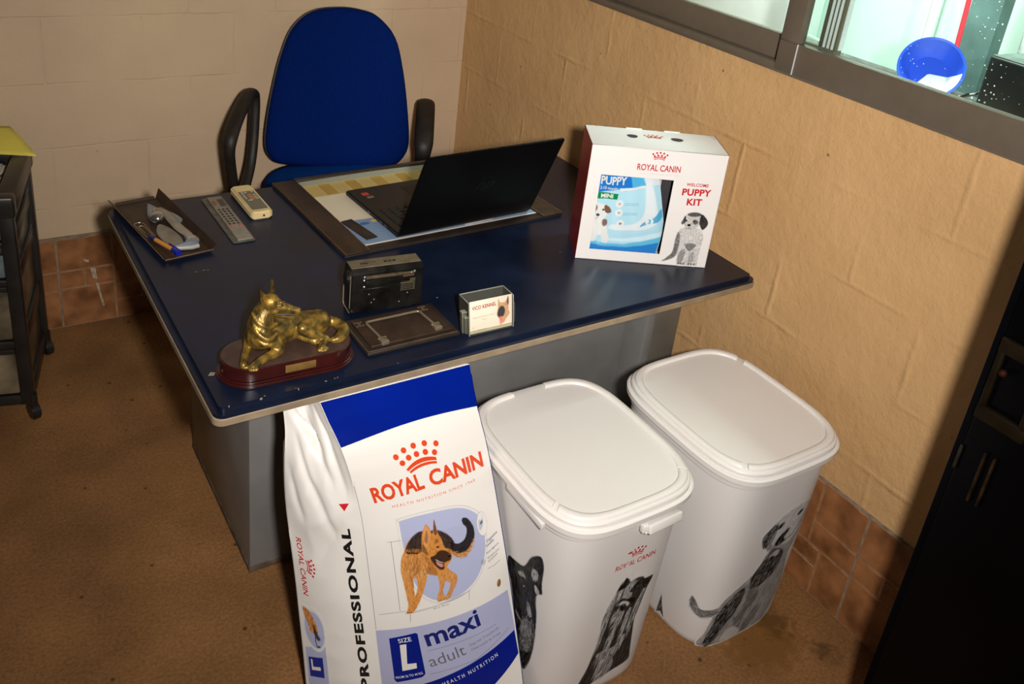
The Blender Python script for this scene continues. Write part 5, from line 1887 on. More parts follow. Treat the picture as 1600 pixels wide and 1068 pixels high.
# --- desk pad with a printed sheet
TP = rot_z((-0.657, -0.925, 0.0004), R(2.6))
pad = thing('desk_blotter', 'dark brown leather desk pad with side flaps, lying under the black laptop', 'desk pad', (-0.657, -0.925, ZD))
m = MB(TP)
m.box((0, 0, ZD + 0.002), (0.668, 0.467, 0.004), 0.0015)
base = m.build('pad_board', M_leaB, pad)
m = MB(TP)
m.box((0, -0.2195, ZD + 0.0055), (0.54, 0.026, 0.004), 0.0015)
m.box((0, -0.2085, ZD + 0.0078), (0.54, 0.0025, 0.0012), 0.0004)
m.build('front_rail', M_leaB, pad)
m = MB(TP)
m.box((0, 0.2245, ZD + 0.0095), (0.54, 0.018, 0.009), 0.002)
m.build('back_rail', M_leaB, pad)
for sx in (-1, 1):
    m = MB(TP)
    m.box((sx * 0.3005, 0, ZD + 0.0075), (0.067, 0.467, 0.005), 0.002)
    fl_ = m.build('side_flap', M_lea, pad)
    m = MB(TP)
    m.box((sx * 0.2685, 0, ZD + 0.0103), (0.0022, 0.463, 0.001), 0.0003)
    m.box((sx * 0.3325, 0, ZD + 0.0103), (0.0018, 0.463, 0.001), 0.0003)
    m.build('stitched_edge', M_stitch, fl_)
m = MB(TP)
m.box((-0.240, -0.118, ZD + 0.0085), (0.033, 0.118, 0.0035), 0.0015, 2, Matrix.Rotation(R(8), 4, 'Z'))
m.build('pen_tab', M_leaB, pad)
# sheet: yellow swatches at the back, white middle, blue front
SH = thing('printed_desk_sheet', 'printed paper sheet with yellow swatches and a blue front, tucked into the desk pad', 'paper', (-0.657, -0.925, ZD + 0.005))


def sheet_z(x, y):
    return ZD + 0.0052 + (0.004 * max(0, (y - 0.17) / 0.04) * (0.5 + 0.5 * math.sin(x * 9 + 2.2)))


m = MB(TP)
rows = [[(x, y, sheet_z(x, y)) for x in [-0.2655 + 0.531 * i / 40 for i in range(41)]] for y in [-0.205 + 0.418 * j / 20 for j in range(21)]]
m.sheet(rows)
sh = m.build('sheet_paper', mat('sheet_white', (0.55, 0.53, 0.48), 0.65), SH)
so_ = sh.modifiers.new('thickness', 'SOLIDIFY')
so_.thickness = 0.0008
c = Canvas(-0.2655, 0.2655, -0.205, 0.215, 320, 250, (0.55, 0.52, 0.44))
ones = np.ones((250, 320))
full = lambda a, b, x0=-0.27, x1=0.27: [(x0, a), (x1, a), (x1, b), (x0, b)]
c.lay(ones, (0.58, 0.52, 0.40))
c.fill(full(0.185, 0.216), (0.30, 0.31, 0.25), 1, 0, False)
c.fill(full(0.108, 0.186), (0.50, 0.40, 0.16), 1, 0, False)
for k in range(14):
    x = -0.262 + k * 0.0405
    c.fill(full(0.112, 0.182, x, x + 0.0375), ((0.34, 0.215, 0.05) if k % 2 else (0.43, 0.32, 0.125)), 1, 0, False)
    c.fill(full(0.112, 0.182, x, x + 0.0375), ((0.38, 0.25, 0.07) if k % 2 else (0.40, 0.31, 0.13)), 0.5 * ((k * 7) % 3) / 2, 3, False)
wave = [(-0.27, -0.21)] + [(-0.27 + 0.54 * i / 12, -0.078 + 0.018 * math.sin(i * 0.8 + 0.6)) for i in range(13)] + [(0.27, -0.21)]
c.fill(wave, (0.16, 0.235, 0.37), 1, 2, False)
for k in range(9):
    c.line([(-0.27 + 0.045 * i, -0.10 - 0.012 * k + 0.010 * math.sin(i * 0.8 + k * 0.5)) for i in range(13)], (0.20, 0.29, 0.45), 1.6, 0.6)
c.fill([(-0.222, -0.085), (-0.214, -0.080), (-0.198, -0.082), (-0.196, -0.092), (-0.212, -0.095), (-0.222, -0.092)], (0.03, 0.09, 0.25), 0.9, 1)
c.spot((-0.178, -0.080), 6, 5, (0.60, 0.42, 0.12), 1, soft=4)
c.fill(full(-0.090, -0.072, -0.166, -0.150), (0.02, 0.02, 0.03), 0.9, 0, False)
for k in range(7):
    c.line([(-0.20, 0.085 - 0.012 * k), (-0.05, 0.080 - 0.012 * k)], (0.50, 0.36, 0.30), 1.0, 0.35)
c.fill(full(-0.206, -0.196), (0.60, 0.58, 0.53), 1, 0, False)
c.fill([(0.035, -0.196), (0.12, -0.192), (0.150, -0.178), (0.105, -0.170), (0.04, -0.184)], (0.55, 0.55, 0.56), 1, 1, False)
for x in (0.075, 0.090, 0.105):
    c.spot((x, -0.174), 4, 3, (0.02, 0.02, 0.02), 1)
c.build('sheet_print', P_paper, sh, lambda x, y: (TP @ Vector((x, y, sheet_z(x, y))), Vector((0, 0, 1))), 0.0005)

# --- laptop
M_lap = mat('matt_black_laptop', (0.0075, 0.007, 0.0065), rough=0.42, var=0.1, vscale=30, spec=0.35)
M_lid_l = mat('black_laptop_lid', (0.002, 0.002, 0.0024), rough=0.38, var=0.1, vscale=10, spec=0.22)
lap = thing('laptop', 'open black laptop standing on the desk pad, its lid turned to the camera', 'laptop', (-0.6105, -1.0, ZD + 0.006))
TL = rot_z((-0.6114, -1.1160, 0), R(3.6))
zb = ZD + 0.0066
m = MB(TL)
m.prism([(-0.21, 0.0), (0.21, 0.0), (0.21, 0.283), (0.205, 0.287), (-0.205, 0.287), (-0.21, 0.283)], zb + 0.001, zb + 0.0155, 0.003, 2)
lb = m.build('laptop_base', M_lap, lap)
TK = TL
key0 = None
kw = 0.372 / 15
for r_ in range(6):
    for q in range(15):
        x = -0.186 + kw * (q + 0.5)
        y = 0.030 + 0.0185 * (r_ + 0.5)
        if key0 is None:
            k_ = MB(Matrix.Translation(wloc(lb)))
            k_.box((0, 0, 0), (kw - 0.003, 0.0155, 0.0022), 0.0007, 1)
            key0 = k_.build('key', mat('black_keycap', (0.011, 0.011, 0.011), 0.5, spec=0.3), lb)
            o = key0
        else:
            o = key0.copy()
            S.collection.objects.link(o)
        o.parent = lb
        o.location = (TK @ Vector((x, y, zb + 0.0165))) - wloc(lb)
        o.rotation_euler = (0, 0, R(3.6))
m = MB(TL)
m.box((0.0, 0.215, zb + 0.0157), (0.115, 0.075, 0.0006), 0.0002, 1)
m.build('touchpad', M_lid_l, lb)
m = MB(TL)
m.box((-0.172, 0.245, zb + 0.0158), (0.020, 0.017, 0.0006), 0.0002, 1)
tag(m.build('sticker', mat('red_sticker', (0.40, 0.03, 0.02), 0.4), lb), 'red sticker')
m = MB(TL)
m.box((-0.168, 0.222, zb + 0.0158), (0.020, 0.013, 0.0006), 0.0002, 1)
tag(m.build('sticker', mat('grey_sticker', (0.16, 0.14, 0.11), 0.35, metal=0.4), lb), 'grey sticker')
m = MB(TL)
for y in (0.06, 0.085, 0.15):
    m.box((-0.2102, y, zb + 0.008), (0.001, 0.013, 0.005), 0.0002, 1)
m.build('port', mat('port_metal', (0.2, 0.2, 0.2), 0.3, metal=0.8), lb)
la = math.atan2(0.105, 0.250)
TLd = TL @ Matrix.Translation((0, -0.002, zb + 0.012)) @ Matrix.Rotation(la, 4, 'X')
m = MB(TLd)
m.prism([(-0.21, 0.0), (0.21, 0.0), (0.21, 0.264), (0.205, 0.270), (-0.205, 0.270), (-0.21, 0.264)], 0, 0.0065, 0.0015, 2, M=Matrix(((1, 0, 0, 0), (0, 0, -1, 0), (0, 1, 0, 0), (0, 0, 0, 1))))
ld = m.build('laptop_lid', M_lid_l, lap)
m = MB(TLd)
m.box((0, 0.0004, 0.137), (0.395, 0.0006, 0.235), 0.0002, 1)
m.build('screen', mat('dark_screen', (0.004, 0.004, 0.005), 0.15), ld)
m = MB()
fn = plane_fn(TLd @ Vector((0.0, -0.0066, 0.137)), TLd.to_3x3() @ Vector((1, 0, 0)), TLd.to_3x3() @ Vector((0, 0, 1)))
tb = text_bm('hp', 0.052, 0.0, 0.35)
for v in tb.verts:
    v.co.y -= 0.008
ink(m, tb, fn, 0.0004)
ink(m, flat_bm(arc_band(0, 0.004, 0.030, 0.0315, 200, 520, 30)), fn, 0.0004)
m.build('lid_logo', mat('dark_chrome', (0.007, 0.007, 0.008), 0.3, metal=0.2), ld)
m = MB(TL)
m.cyl((-0.15, 0.0, zb + 0.012), (0.15, 0.0, zb + 0.012), 0.006, n=14)
m.build('hinge', M_lap, lap)

# --- pen tray and what lies in it
TT = rot_z((-1.337, -0.876, 0), R(8.4))
tray = thing('pen_tray', 'dark brown leather tray with turned-up sides at the back left of the desk', 'tray', (-1.337, -0.876, ZD))
m = MB(TT)
hw, hd = 0.052, 0.168
m.prism([(-hw, -hd), (hw, -hd), (hw, hd), (-hw, hd)], ZD + 0.0005, ZD + 0.004)
t = bmesh.new()


def wall(mb, a, b, c_, d):
    """thin sloping leather side from foot a-b to rim c-d"""
    t = bmesh.new()
    P = [Vector(p) for p in (a, b, c_, d)]
    n = (P[1] - P[0]).cross(P[3] - P[0]).normalized() * 0.0015
    lo = [t.verts.new(p - n) for p in P]
    hi = [t.verts.new(p + n) for p in P]
    t.faces.new(lo[::-1])
    t.faces.new(hi)
    for k in range(4):
        t.faces.new((lo[k], lo[(k + 1) % 4], hi[(k + 1) % 4], hi[k]))
    bmesh.ops.recalc_face_normals(t, faces=t.faces)
    mb.add(t)


z0, z1 = ZD + 0.002, ZD + 0.021
wall(m, (hw, -hd, z0), (hw, hd, z0), (hw + 0.012, hd + 0.008, z1 + 0.006), (hw + 0.012, -hd - 0.004, z1))
wall(m, (-hw, hd, z0), (-hw, -hd, z0), (-hw - 0.010, -hd - 0.002, z1 - 0.009), (-hw - 0.012, hd + 0.010, z1 - 0.004))
wall(m, (hw, hd, z0), (-hw, hd, z0), (-hw + 0.004, hd + 0.006, z1 - 0.012), (hw - 0.004, hd + 0.006, z1 - 0.012))
wall(m, (-hw, -hd, z0), (hw, -hd, z0), (hw - 0.002, -hd - 0.006, z1 - 0.013), (-hw + 0.002, -hd - 0.006, z1 - 0.013))
tb_ = m.build('tray_body', M_lea, tray)
m = MB(TT)
m.tube([(-hw - 0.010, -hd - 0.002, z1 - 0.009), (-hw - 0.012, hd + 0.010, z1 - 0.004)], 0.0016, 6)
m.tube([(-hw - 0.008, -hd - 0.006, z1 - 0.012), (hw + 0.004, -hd - 0.006, z1 - 0.012)], 0.0016, 6)
m.build('rim_piping', M_stitch, tray)
m = MB(TT)
for y in (-hd + 0.02, hd - 0.03):
    m.box((0, y, ZD + 0.0043), (2 * hw - 0.01, 0.0022, 0.001), 0.0003, 1)
m.build('stitch_line', M_leaB, tb_)

# ball pen
p0, p1 = Vector((-1.3700, -0.944, ZD + 0.0110)), Vector((-1.3370, -1.050, ZD + 0.0175))
d = (p1 - p0).normalized()
pen = thing('ball_pen', 'orange ball pen with a blue cap lying in the leather tray', 'pen', p0)
m = MB()
m.cyl(p0 + d * 0.010, p1 - d * 0.022, 0.0052, n=18)
m.cyl(p0 + d * 0.002, p0 + d * 0.010, 0.0022, 0.0052, n=18)
m.build('pen_barrel', mat('orange_plastic', (0.55, 0.23, 0.045), 0.4), pen)
m = MB()
m.cyl(p0 - d * 0.016, p0 + d * 0.008, 0.0058, n=18, bevel=0.001)
m.build('pen_end', mat('dark_blue_plastic', (0.01, 0.015, 0.11), 0.35), pen)
m = MB()
m.cyl(p1 - d * 0.028, p1, 0.0064, 0.0074, n=18, bevel=0.0015)
m.tube([p1 - d * 0.004 + Vector((0.004, 0.002, 0.005)), p1 - d * 0.05 + Vector((0.005, 0.002, 0.006))], 0.0017, 8)
m.build('pen_cap', mat('blue_cap_plastic', (0.006, 0.012, 0.26), 0.3), pen)

# large paper clip beside it
zc = ZD + 0.0055
a0, b0 = Vector((-1.384, -0.836, zc)), Vector((-1.3715, -0.925, zc))
dx = (b0 - a0).normalized()
ex = Vector((-dx.y, dx.x, 0))


def pc(s, w):
    return a0 + dx * s + ex * w + Vector((0, 0, 0.0014 if (s > 0.03 and abs(w) < 0.006) else 0))


cp = [pc(0.088, 0.010), pc(0.02, 0.0115), pc(0.004, 0.009), pc(0.0, 0.0), pc(0.004, -0.009), pc(0.02, -0.0105), pc(0.075, -0.0095), pc(0.086, -0.006), pc(0.090, 0.0), pc(0.086, 0.0055), pc(0.075, 0.007), pc(0.035, 0.0065), pc(0.022, 0.004), pc(0.020, 0.0), pc(0.024, -0.005), pc(0.035, -0.006), pc(0.065, -0.0055)]
m = MB()
m.tube(catmull(cp, 5, False), 0.0011, 8)
tag(m.build('paper_clip', mat('clip_wire', (0.50, 0.42, 0.30), 0.3, metal=0.9), base=a0), 'large wire paper clip in the tray, above the orange pen', 'paper clip')

# grey hand tool: curved beak, round pivot, two grips and a flat plate
tool = thing('hand_tool', 'grey metal hand tool with a curved beak lying in the leather tray', 'tool', (-1.318, -0.89, ZD + 0.004))
M_tool = mat('blue_grey_paint', (0.165, 0.19, 0.23), rough=0.35, var=0.12, vscale=30, spec=0.5)
M_tool2 = mat('tan_grey_metal', (0.21, 0.18, 0.14), rough=0.4, var=0.2, vscale=30)
M_chr = mat('polished_steel', (0.55, 0.56, 0.58), rough=0.14, metal=0.95, var=0.05)
zt = ZD + 0.006


def flatshape(mb, pts, z0_, z1_, bv=0.002, sub=5):
    mb.prism([(p.x, p.y) for p in catmull([(x, y, 0) for x, y in pts], sub)], z0_, z1_, bv, 2)


m = MB()
flatshape(m, [(-1.3395, -0.748), (-1.333, -0.765), (-1.322, -0.790), (-1.316, -0.812), (-1.322, -0.832), (-1.340, -0.852), (-1.352, -0.848), (-1.356, -0.825), (-1.350, -0.790), (-1.345, -0.765)], zt, zt + 0.012, 0.004)
m.build('beak', M_tool, tool)
m = MB()
m.ball((-1.337, -0.842, zt + 0.0122), 0.0195, (1, 1, 0.62))
m.build('pivot_dome', M_chr, tool)
m = MB()
m.lathe([(0.004, 0.010), (0.010, 0.010), (0.011, 0.013), (0.010, 0.016), (0.004, 0.016)], (-1.331, -0.808, zt), 24)
m.cyl((-1.331, -0.808, zt + 0.012), (-1.331, -0.808, zt + 0.0185), 0.004, n=12)
m.build('pivot_ring', mat('brass_ring', (0.45, 0.38, 0.25), 0.3, metal=0.7), tool)
m = MB()
pts = catmull([(-1.326, -0.812, zt + 0.018), (-1.316, -0.850, zt + 0.019), (-1.312, -0.890, zt + 0.018), (-1.306, -0.930, zt + 0.016), (-1.296, -0.962, zt + 0.014), (-1.293, -0.985, zt + 0.013)], 6, False)
m.tube(pts, [0.0085 + 0.0035 * math.sin(math.pi * i / (len(pts) - 1)) for i in range(len(pts))], 14, flat=0.55)
m.build('handle', M_tool2, tool)
m = MB()
flatshape(m, [(-1.318, -0.815), (-1.300, -0.830), (-1.286, -0.868), (-1.291, -0.885), (-1.305, -0.885), (-1.312, -0.860)], zt + 0.006, zt + 0.015, 0.003)
m.build('lever_wing', M_tool, tool)
m = MB()
flatshape(m, [(-1.303, -0.955), (-1.284, -0.962), (-1.276, -0.985), (-1.284, -1.006), (-1.315, -1.010), (-1.337, -1.012), (-1.335, -1.006), (-1.312, -0.996), (-1.304, -0.978)], zt + 0.002, zt + 0.013, 0.003)
m.build('handle_foot', M_tool, tool)
m = MB()
flatshape(m, [(-1.340, -0.870), (-1.352, -0.895), (-1.356, -0.930), (-1.345, -0.985), (-1.330, -0.998), (-1.312, -0.985), (-1.310, -0.945), (-1.322, -0.895)], zt, zt + 0.005, 0.0015)
m.build('base_plate', M_tool2, tool)
m = MB()
m.tube([(-1.335, -1.010, zt + 0.0055), (-1.300, -1.018, zt + 0.0055), (-1.284, -1.014, zt + 0.0055)], 0.0056, 12)
m.build('lower_grip', mat('pale_grey_grip', (0.30, 0.30, 0.28), 0.4), tool)
for x, y in ((-1.291, -0.986), (-1.283, -0.990)):
    m = MB()
    m.cyl((x, y, zt + 0.012), (x, y, zt + 0.0145), 0.0032, n=12)
    m.build('rivet', mat('copper_rivet', (0.42, 0.25, 0.15), 0.3, metal=0.8), tool)

# --- calculator ruler
rul = thing('calculator_ruler', 'flat grey ruler with a built-in calculator between the tray and the cream remote', 'calculator', (-1.175, -0.877, ZD))
TRu = rot_z((-1.175, -0.877, 0), R(0.6))
m = MB(TRu)
m.prism([(-0.028, -0.132), (-0.024, -0.136), (0.024, -0.136), (0.028, -0.132), (0.028, 0.132), (0.024, 0.136), (-0.024, 0.136), (-0.028, 0.132)], ZD + 0.0002, ZD + 0.004, 0.001, 1)
m.build('ruler_body', mat('smoky_clear_plastic', (0.07, 0.07, 0.06), 0.25, var=0.3, vscale=50), rul)
m = MB(TRu)
m.box((0.004, 0, ZD + 0.0055), (0.038, 0.262, 0.006), 0.0015)
fp = m.build('face_plate', mat('brushed_grey_plastic', (0.22, 0.20, 0.165), 0.38, var=0.1, vscale=60, metal=0.2), rul)
m = MB(TRu)
m.box((0.012, 0.088, ZD + 0.0087), (0.015, 0.044, 0.0006), 0.0002, 1)
m.build('display', mat('lcd_dark', (0.03, 0.028, 0.02), 0.2), fp)
m = MB(TRu)
m.box((-0.007, 0.090, ZD + 0.0087), (0.009, 0.026, 0.0005), 0.0002, 1)
m.build('label_panel', mat('faded_red_label', (0.20, 0.075, 0.045), 0.5, var=0.3, vscale=150), fp)
for q in range(3):
    for r_ in range(8 if q != 1 else 7):
        x, y = -0.007 + 0.0105 * q, 0.046 - 0.0148 * r_
        m = MB(TRu)
        m.box((x, y, ZD + 0.0092), (0.0058, 0.0065, 0.0018), 0.0006, 1)
        red = (r_ == 7)
        b_ = m.build('button', M_red if red else M_blk, fp)
        if red:
            tag(b_, 'red button')
m = MB()
ink(m, text_bm('15', 0.012, 0.0), plane_fn(TRu @ Vector((0.008, -0.085, ZD + 0.0086)), (0, 1, 0), (-1, 0, 0)), 0.0003)
m.build('scale_mark', M_greyi, fp)

# --- cream remote control
rem = thing('remote_control', 'cream remote control with a grey key panel beside the desk pad', 'remote control', (-1.092, -0.81, ZD))
TRe = rot_z((-1.093, -0.812, 0), R(0.8))
m = MB(TRe)
m.prism(rrect(0.058, 0.182, 0.013, 6), ZD + 0.0003, ZD + 0.0215, 0.005, 3)
rb = m.build('remote_body', mat('yellowed_cream_plastic', (0.62, 0.49, 0.25), 0.42, var=0.05, vscale=15), rem)
m = MB(TRe)
m.prism(rrect(0.042, 0.118, 0.004, 4, 0.0, -0.014), ZD + 0.0213, ZD + 0.0223, 0.0003, 1)
kp = m.build('key_panel', mat('grey_green_panel', (0.13, 0.125, 0.09), 0.45, var=0.1), rem)
M_kw = mat('pale_key', (0.36, 0.33, 0.26), 0.5)
M_ko = mat('orange_key', (0.42, 0.16, 0.05), 0.5)
for x, y, w, h, mm in ((-0.013, 0.036, .006, .007, M_kw), (-0.004, 0.036, .006, .007, M_kw), (0.014, 0.038, .006, .007, M_kw), (-0.013, 0.024, .006, .006, M_kw), (-0.013, 0.012, .006, .006, M_kw), (-0.013, 0.0, .006, .006, M_kw),
                       (0.002, 0.020, .012, .006, M_ko), (0.003, 0.008, .014, .008, M_ko), (0.002, -0.004, .012, .006, M_ko), (0.014, 0.018, .007, .006, M_kw), (0.014, 0.006, .007, .007, M_kw), (0.014, -0.006, .009, .006, M_kw), (-0.006, -0.014, .013, .005, M_kw)):
    m = MB(TRe)
    m.box((x, y, ZD + 0.0227), (w, h, 0.0012), 0.0004, 1)
    b_ = m.build('button', mm, kp)
    if mm is M_ko:
        tag(b_, 'orange button')
m = MB(TRe)
m.box((0.003, -0.0912, ZD + 0.011), (0.005, 0.001, 0.005), 0.0003, 1)
m.build('battery_latch', M_blk, rb)

# --- pocket radio standing on edge
RA = -R(6.2)
TR = Matrix.Translation((-1.0735, -1.4205, ZD + 0.0006)) @ Matrix.Rotation(RA, 4, 'Z')
rad = thing('pocket_radio', 'scuffed black portable radio standing upright behind the leather memo plate', 'radio', TR @ Vector((0.082, 0.026, 0)))
M_rad = mat('scuffed_black_case', (0.0055, 0.005, 0.0045), rough=0.36, spec=0.3, var=0.5, vscale=26, bump=0.12, bscale=150, rvar=0.1)
M_dusty = mat('dusty_radio_top', (0.105, 0.085, 0.05), rough=0.6, var=0.25, vscale=50)
RW, RD, RH = 0.164, 0.051, 0.107
m = MB(TR)
prof = [(0.006, 0.0), (RD - 0.004, 0.0), (RD, 0.004), (RD, RH - 0.005), (RD - 0.006, RH), (0.010, RH), (0.0, RH - 0.010), (0.0, 0.006)]
m.prism([(y, z) for y, z in prof], 0.0, RW, 0.003, 2, M=Matrix(((0, 0, 1, 0), (1, 0, 0, 0), (0, 1, 0, 0), (0, 0, 0, 1))))
rbdy = m.build('radio_case', M_rad, rad)
m = MB(TR)
m.box((RW / 2, 0.029, RH + 0.0004), (RW - 0.006, 0.036, 0.0018), 0.0006, 1)
m.build('top_panel', M_dusty, rad)
for x in (0.083, 0.093, 0.103):
    m = MB(TR)
    m.cyl((x, 0.026, RH), (x, 0.026, RH + 0.0028), 0.0035, n=14)
    m.build('button', M_blk, rad)
m = MB(TR)
m.box((0.035, 0.027, RH + 0.0015), (0.016, 0.006, 0.002), 0.0005, 1)
m.box((0.056, 0.031, RH + 0.0014), (0.012, 0.0015, 0.001), 0.0003, 1)
m.build('slide_switch', M_blk, rad)
m = MB(TR)
m.tube([(0.030, -0.004, RH - 0.0165), (0.138, -0.004, RH - 0.0165)], 0.0036, 12)
m.cyl((0.030, -0.004, RH - 0.0165), (0.110, -0.004, RH - 0.0165), 0.0046, n=12)
an = m.build('aerial', mat('tarnished_aerial', (0.20, 0.155, 0.10), 0.28, metal=0.8, var=0.3, vscale=80), rad)
for x, z in ((0.027, RH - 0.0145), (0.027, RH - 0.0215), (0.027, RH - 0.0375), (0.140, RH - 0.014), (0.133, RH - 0.016)):
    m = MB(TR)
    m.ball((x, -0.0045, z), 0.0034)
    m.build('stud', M_chr, an)
m = MB(TR)
m.box((0.082, -0.001, RH - 0.0315), (0.100, 0.005, 0.013), 0.002)
m.box((0.064, -0.0026, RH - 0.0265), (0.030, 0.003, 0.006), 0.001)
m.build('aerial_cradle', M_rad, rad)
m = MB(TR)
m.box((0.128, -0.0012, RH - 0.0225), (0.026, 0.004, 0.007), 0.001)
m.build('carry_clip', mat('bronze_clip', (0.12, 0.075, 0.04), 0.4, metal=0.4), rad)
m = MB(TR)
for k in range(7):
    m.box((0.128, -0.0007, RH - 0.034 - 0.0042 * k), (0.034, 0.0022, 0.0017), 0.0005, 1)
m.build('speaker_slots', M_dusty, rad)
m = MB(TR)
m.box((0.082, -0.0006, 0.033), (0.118, 0.002, 0.058), 0.0008, 1)
m.build('battery_door', M_rad, rad)
m = MB(TR)
m.cyl((-0.0075, 0.020, RH - 0.026), (0.001, 0.020, RH - 0.026), 0.0165, n=28, bevel=0.002)
kn = m.build('tuning_knob', M_rad, rad)
m = MB(TR)
m.lathe([(0.0155, -0.0003), (0.0175, -0.0003), (0.0175, 0.0012), (0.0155, 0.0012)], (0, 0, 0), 28, M=Matrix.Translation((-0.0005, 0.020, RH - 0.026)) @ Matrix.Rotation(R(90), 4, 'Y'))
m.build('knob_ring', M_chr, kn)
m = MB(TR)
m.tube([(-0.0004, 0.004, 0.016), (-0.0004, 0.004, RH - 0.012)], 0.0009, 6)
m.tube([(-0.0004, 0.006, 0.004), (-0.0004, 0.045, 0.004), (-0.0004, 0.0505, 0.010), (-0.0004, 0.0505, 0.07)], 0.001, 6)
m.build('worn_edge', mat('worn_bare_edge', (0.30, 0.25, 0.18), 0.4, metal=0.4), rbdy)
m = MB(TR)
m.cyl((0.004, -0.0008, 0.010), (0.004, 0.001, 0.010), 0.0022, n=12)
m.build('case_screw', M_chr, rad)
rr_ = random.Random(5)
m = MB(TR)
for x, z in ((0.040, 0.048), (0.052, 0.034), (0.046, 0.027), (0.128, 0.040), (0.110, 0.020)):
    m.box((x, -0.0017, z), (0.0022, 0.0006, 0.003), 0.0002, 1)
m.build('scratches', mat('scratch_grey', (0.22, 0.20, 0.18), 0.6), rbdy)

# --- leather memo plate with a wire bail
plate = thing('memo_plate', 'dark brown leather plate with a silver wire bail in front of the radio', 'desk plate', (-0.987, -1.512, ZD))
TM = rot_z((-0.997, -1.514, 0.0004), R(0.3))
m = MB(TM)
m.box((0, 0, ZD + 0.0045), (0.214, 0.132, 0.009), 0.003, 3)
m.build('plate_board', M_leaB, plate)
m = MB(TM)
m.box((0, 0.001, ZD + 0.0115), (0.186, 0.106, 0.006), 0.002, 3)
m.build('raised_panel', M_lea, plate)
m = MB(TM)
m.tube(catmull([(-0.103, -0.061, ZD + 0.009), (0.103, -0.061, ZD + 0.009)], 2, False), 0.001, 6)
m.tube([(-0.104, -0.061, ZD + 0.0092), (-0.104, 0.061, ZD + 0.0092)], 0.001, 6)
m.build('piped_edge', M_stitch, plate)
M_bail = mat('dull_nickel', (0.36, 0.31, 0.22), 0.32, metal=0.75, var=0.1)
zt = ZD + 0.0175
bail = MB(TM)
bail.tube(catmull([(-0.063, -0.048, zt), (-0.069, 0.012, zt + 0.002), (-0.069, 0.024, zt + 0.002), (-0.060, 0.029, zt + 0.002), (0.0, 0.029, zt + 0.002), (0.046, 0.029, zt + 0.002), (0.056, 0.024, zt + 0.002), (0.057, 0.012, zt + 0.002), (0.064, -0.040, zt)], 6, False), 0.0028, 10)
bl = bail.build('wire_bail', M_bail, plate)
for x, y in ((-0.063, -0.047), (0.064, -0.040)):
    m = MB(TM)
    m.box((x, y, ZD + 0.017), (0.017, 0.019, 0.009), 0.002)
    m.cyl((x - 0.009, y + 0.010, ZD + 0.0185), (x + 0.009, y + 0.010, ZD + 0.0185), 0.0032, n=10)
    m.build('bail_clip', M_bail, bl)
for x, y in ((-0.082, 0.034), (0.072, 0.042)):
    m = MB(TM)
    for i in range(3):
        for j in range(3):
            if (i + j) % 2 == 0 or i == 1:
                m.box((x + 0.0065 * (i - 1), y + 0.0065 * (j - 1), ZD + 0.0147), (0.005, 0.005, 0.001), 0.0003, 1)
    m.build('stamped_corner', M_stitch, plate)

# --- business card holder
M_acr = clear_mat('clear_acrylic', (0.90, 0.91, 0.86), 0.06, 0.25, haze=0.06)
M_acr_e = mat('frosted_acrylic_edge', (0.21, 0.21, 0.17), 0.3, var=0.1, spec=0.6)
HO = Vector((-0.8745, -1.5915, ZD))
TH = Matrix.Translation(HO) @ Matrix.Rotation(-R(0.9), 4, 'Z')
hol = thing('card_holder', 'clear plastic business card holder near the front edge of the desk', 'card holder', TH @ Vector((0.055, 0.025, 0)))
HW, HD, HH = 0.112, 0.044, 0.072
TI = TH @ Matrix.Translation((0, 0.0, 0.0006)) @ Matrix(((1, 0, 0, 0), (0, 1, 0.21, 0), (0, 0, 1, 0), (0, 0, 0, 1)))
m = MB(TI)
m.bb((0, HD - 0.002, 0), (HW, HD, HH), 0.0005, 1)
m.bb((0, 0, 0), (0.002, HD, HH), 0.0005, 1)
m.bb((HW - 0.002, 0, 0), (HW, HD, HH), 0.0005, 1)
m.bb((0.002, 0, 0), (HW - 0.002, HD, 0.002), 0.0004, 1)
m.bb((0.002, 0.0, 0.002), (HW - 0.002, 0.0015, 0.010), 0.0004, 1)
m.build('holder_box', M_acr, hol)
m = MB(TI)
for lo, hi in (((0, HD - 0.0022, HH - 0.0012), (HW, HD + 0.0002, HH + 0.0006)), ((-0.0002, 0, HH - 0.0012), (0.0022, HD, HH + 0.0006)), ((HW - 0.0022, 0, HH - 0.0012), (HW + 0.0002, HD, HH + 0.0006)), ((HW - 0.0022, -0.0004, 0), (HW + 0.0002, 0.001, HH)), ((-0.0002, -0.0004, 0), (0.0022, 0.001, HH))):
    m.bb(lo, hi, 0.0004, 1)
m.build('holder_rim', M_acr_e, hol)
m = MB(TI)
for x0, x1, yq, h in ((-0.0125, -0.001, 0.006, 0.045), (-0.009, -0.0005, 0.001, 0.035), (HW + 0.0005, HW + 0.008, 0.006, 0.045)):
    m.bb((x0, yq, 0.006), (x1, yq + 0.012, 0.006 + h), 0.002, 2)
m.build('pen_clip', clear_mat('smoky_acrylic', (0.80, 0.80, 0.72), 0.06, 0.3, haze=0.10), hol)
m = MB(TI)
for lo, hi in (((-0.0128, 0.0055, 0.050), (-0.0005, 0.0185, 0.0515)), ((-0.0128, 0.0055, 0.006), (-0.0116, 0.007, 0.051)), ((-0.0092, 0.0005, 0.0405), (-0.0002, 0.013, 0.042))):
    m.bb(lo, hi, 0.0004, 1)
m.build('clip_rim', M_acr_e, hol)
card = thing('business_card', 'white kennel business card with a dog face in the clear holder', 'business card', TI @ Vector((0.055, 0.004, 0.003)))
m = MB(TI)
m.bb((0.0030, 0.0026, 0.0024), (HW - 0.0030, 0.0034, HH + 0.0015), 0.0002, 1)
cb = m.build('card_stock', mat('cream_card', (0.66, 0.58, 0.47), 0.6, var=0.02), card)
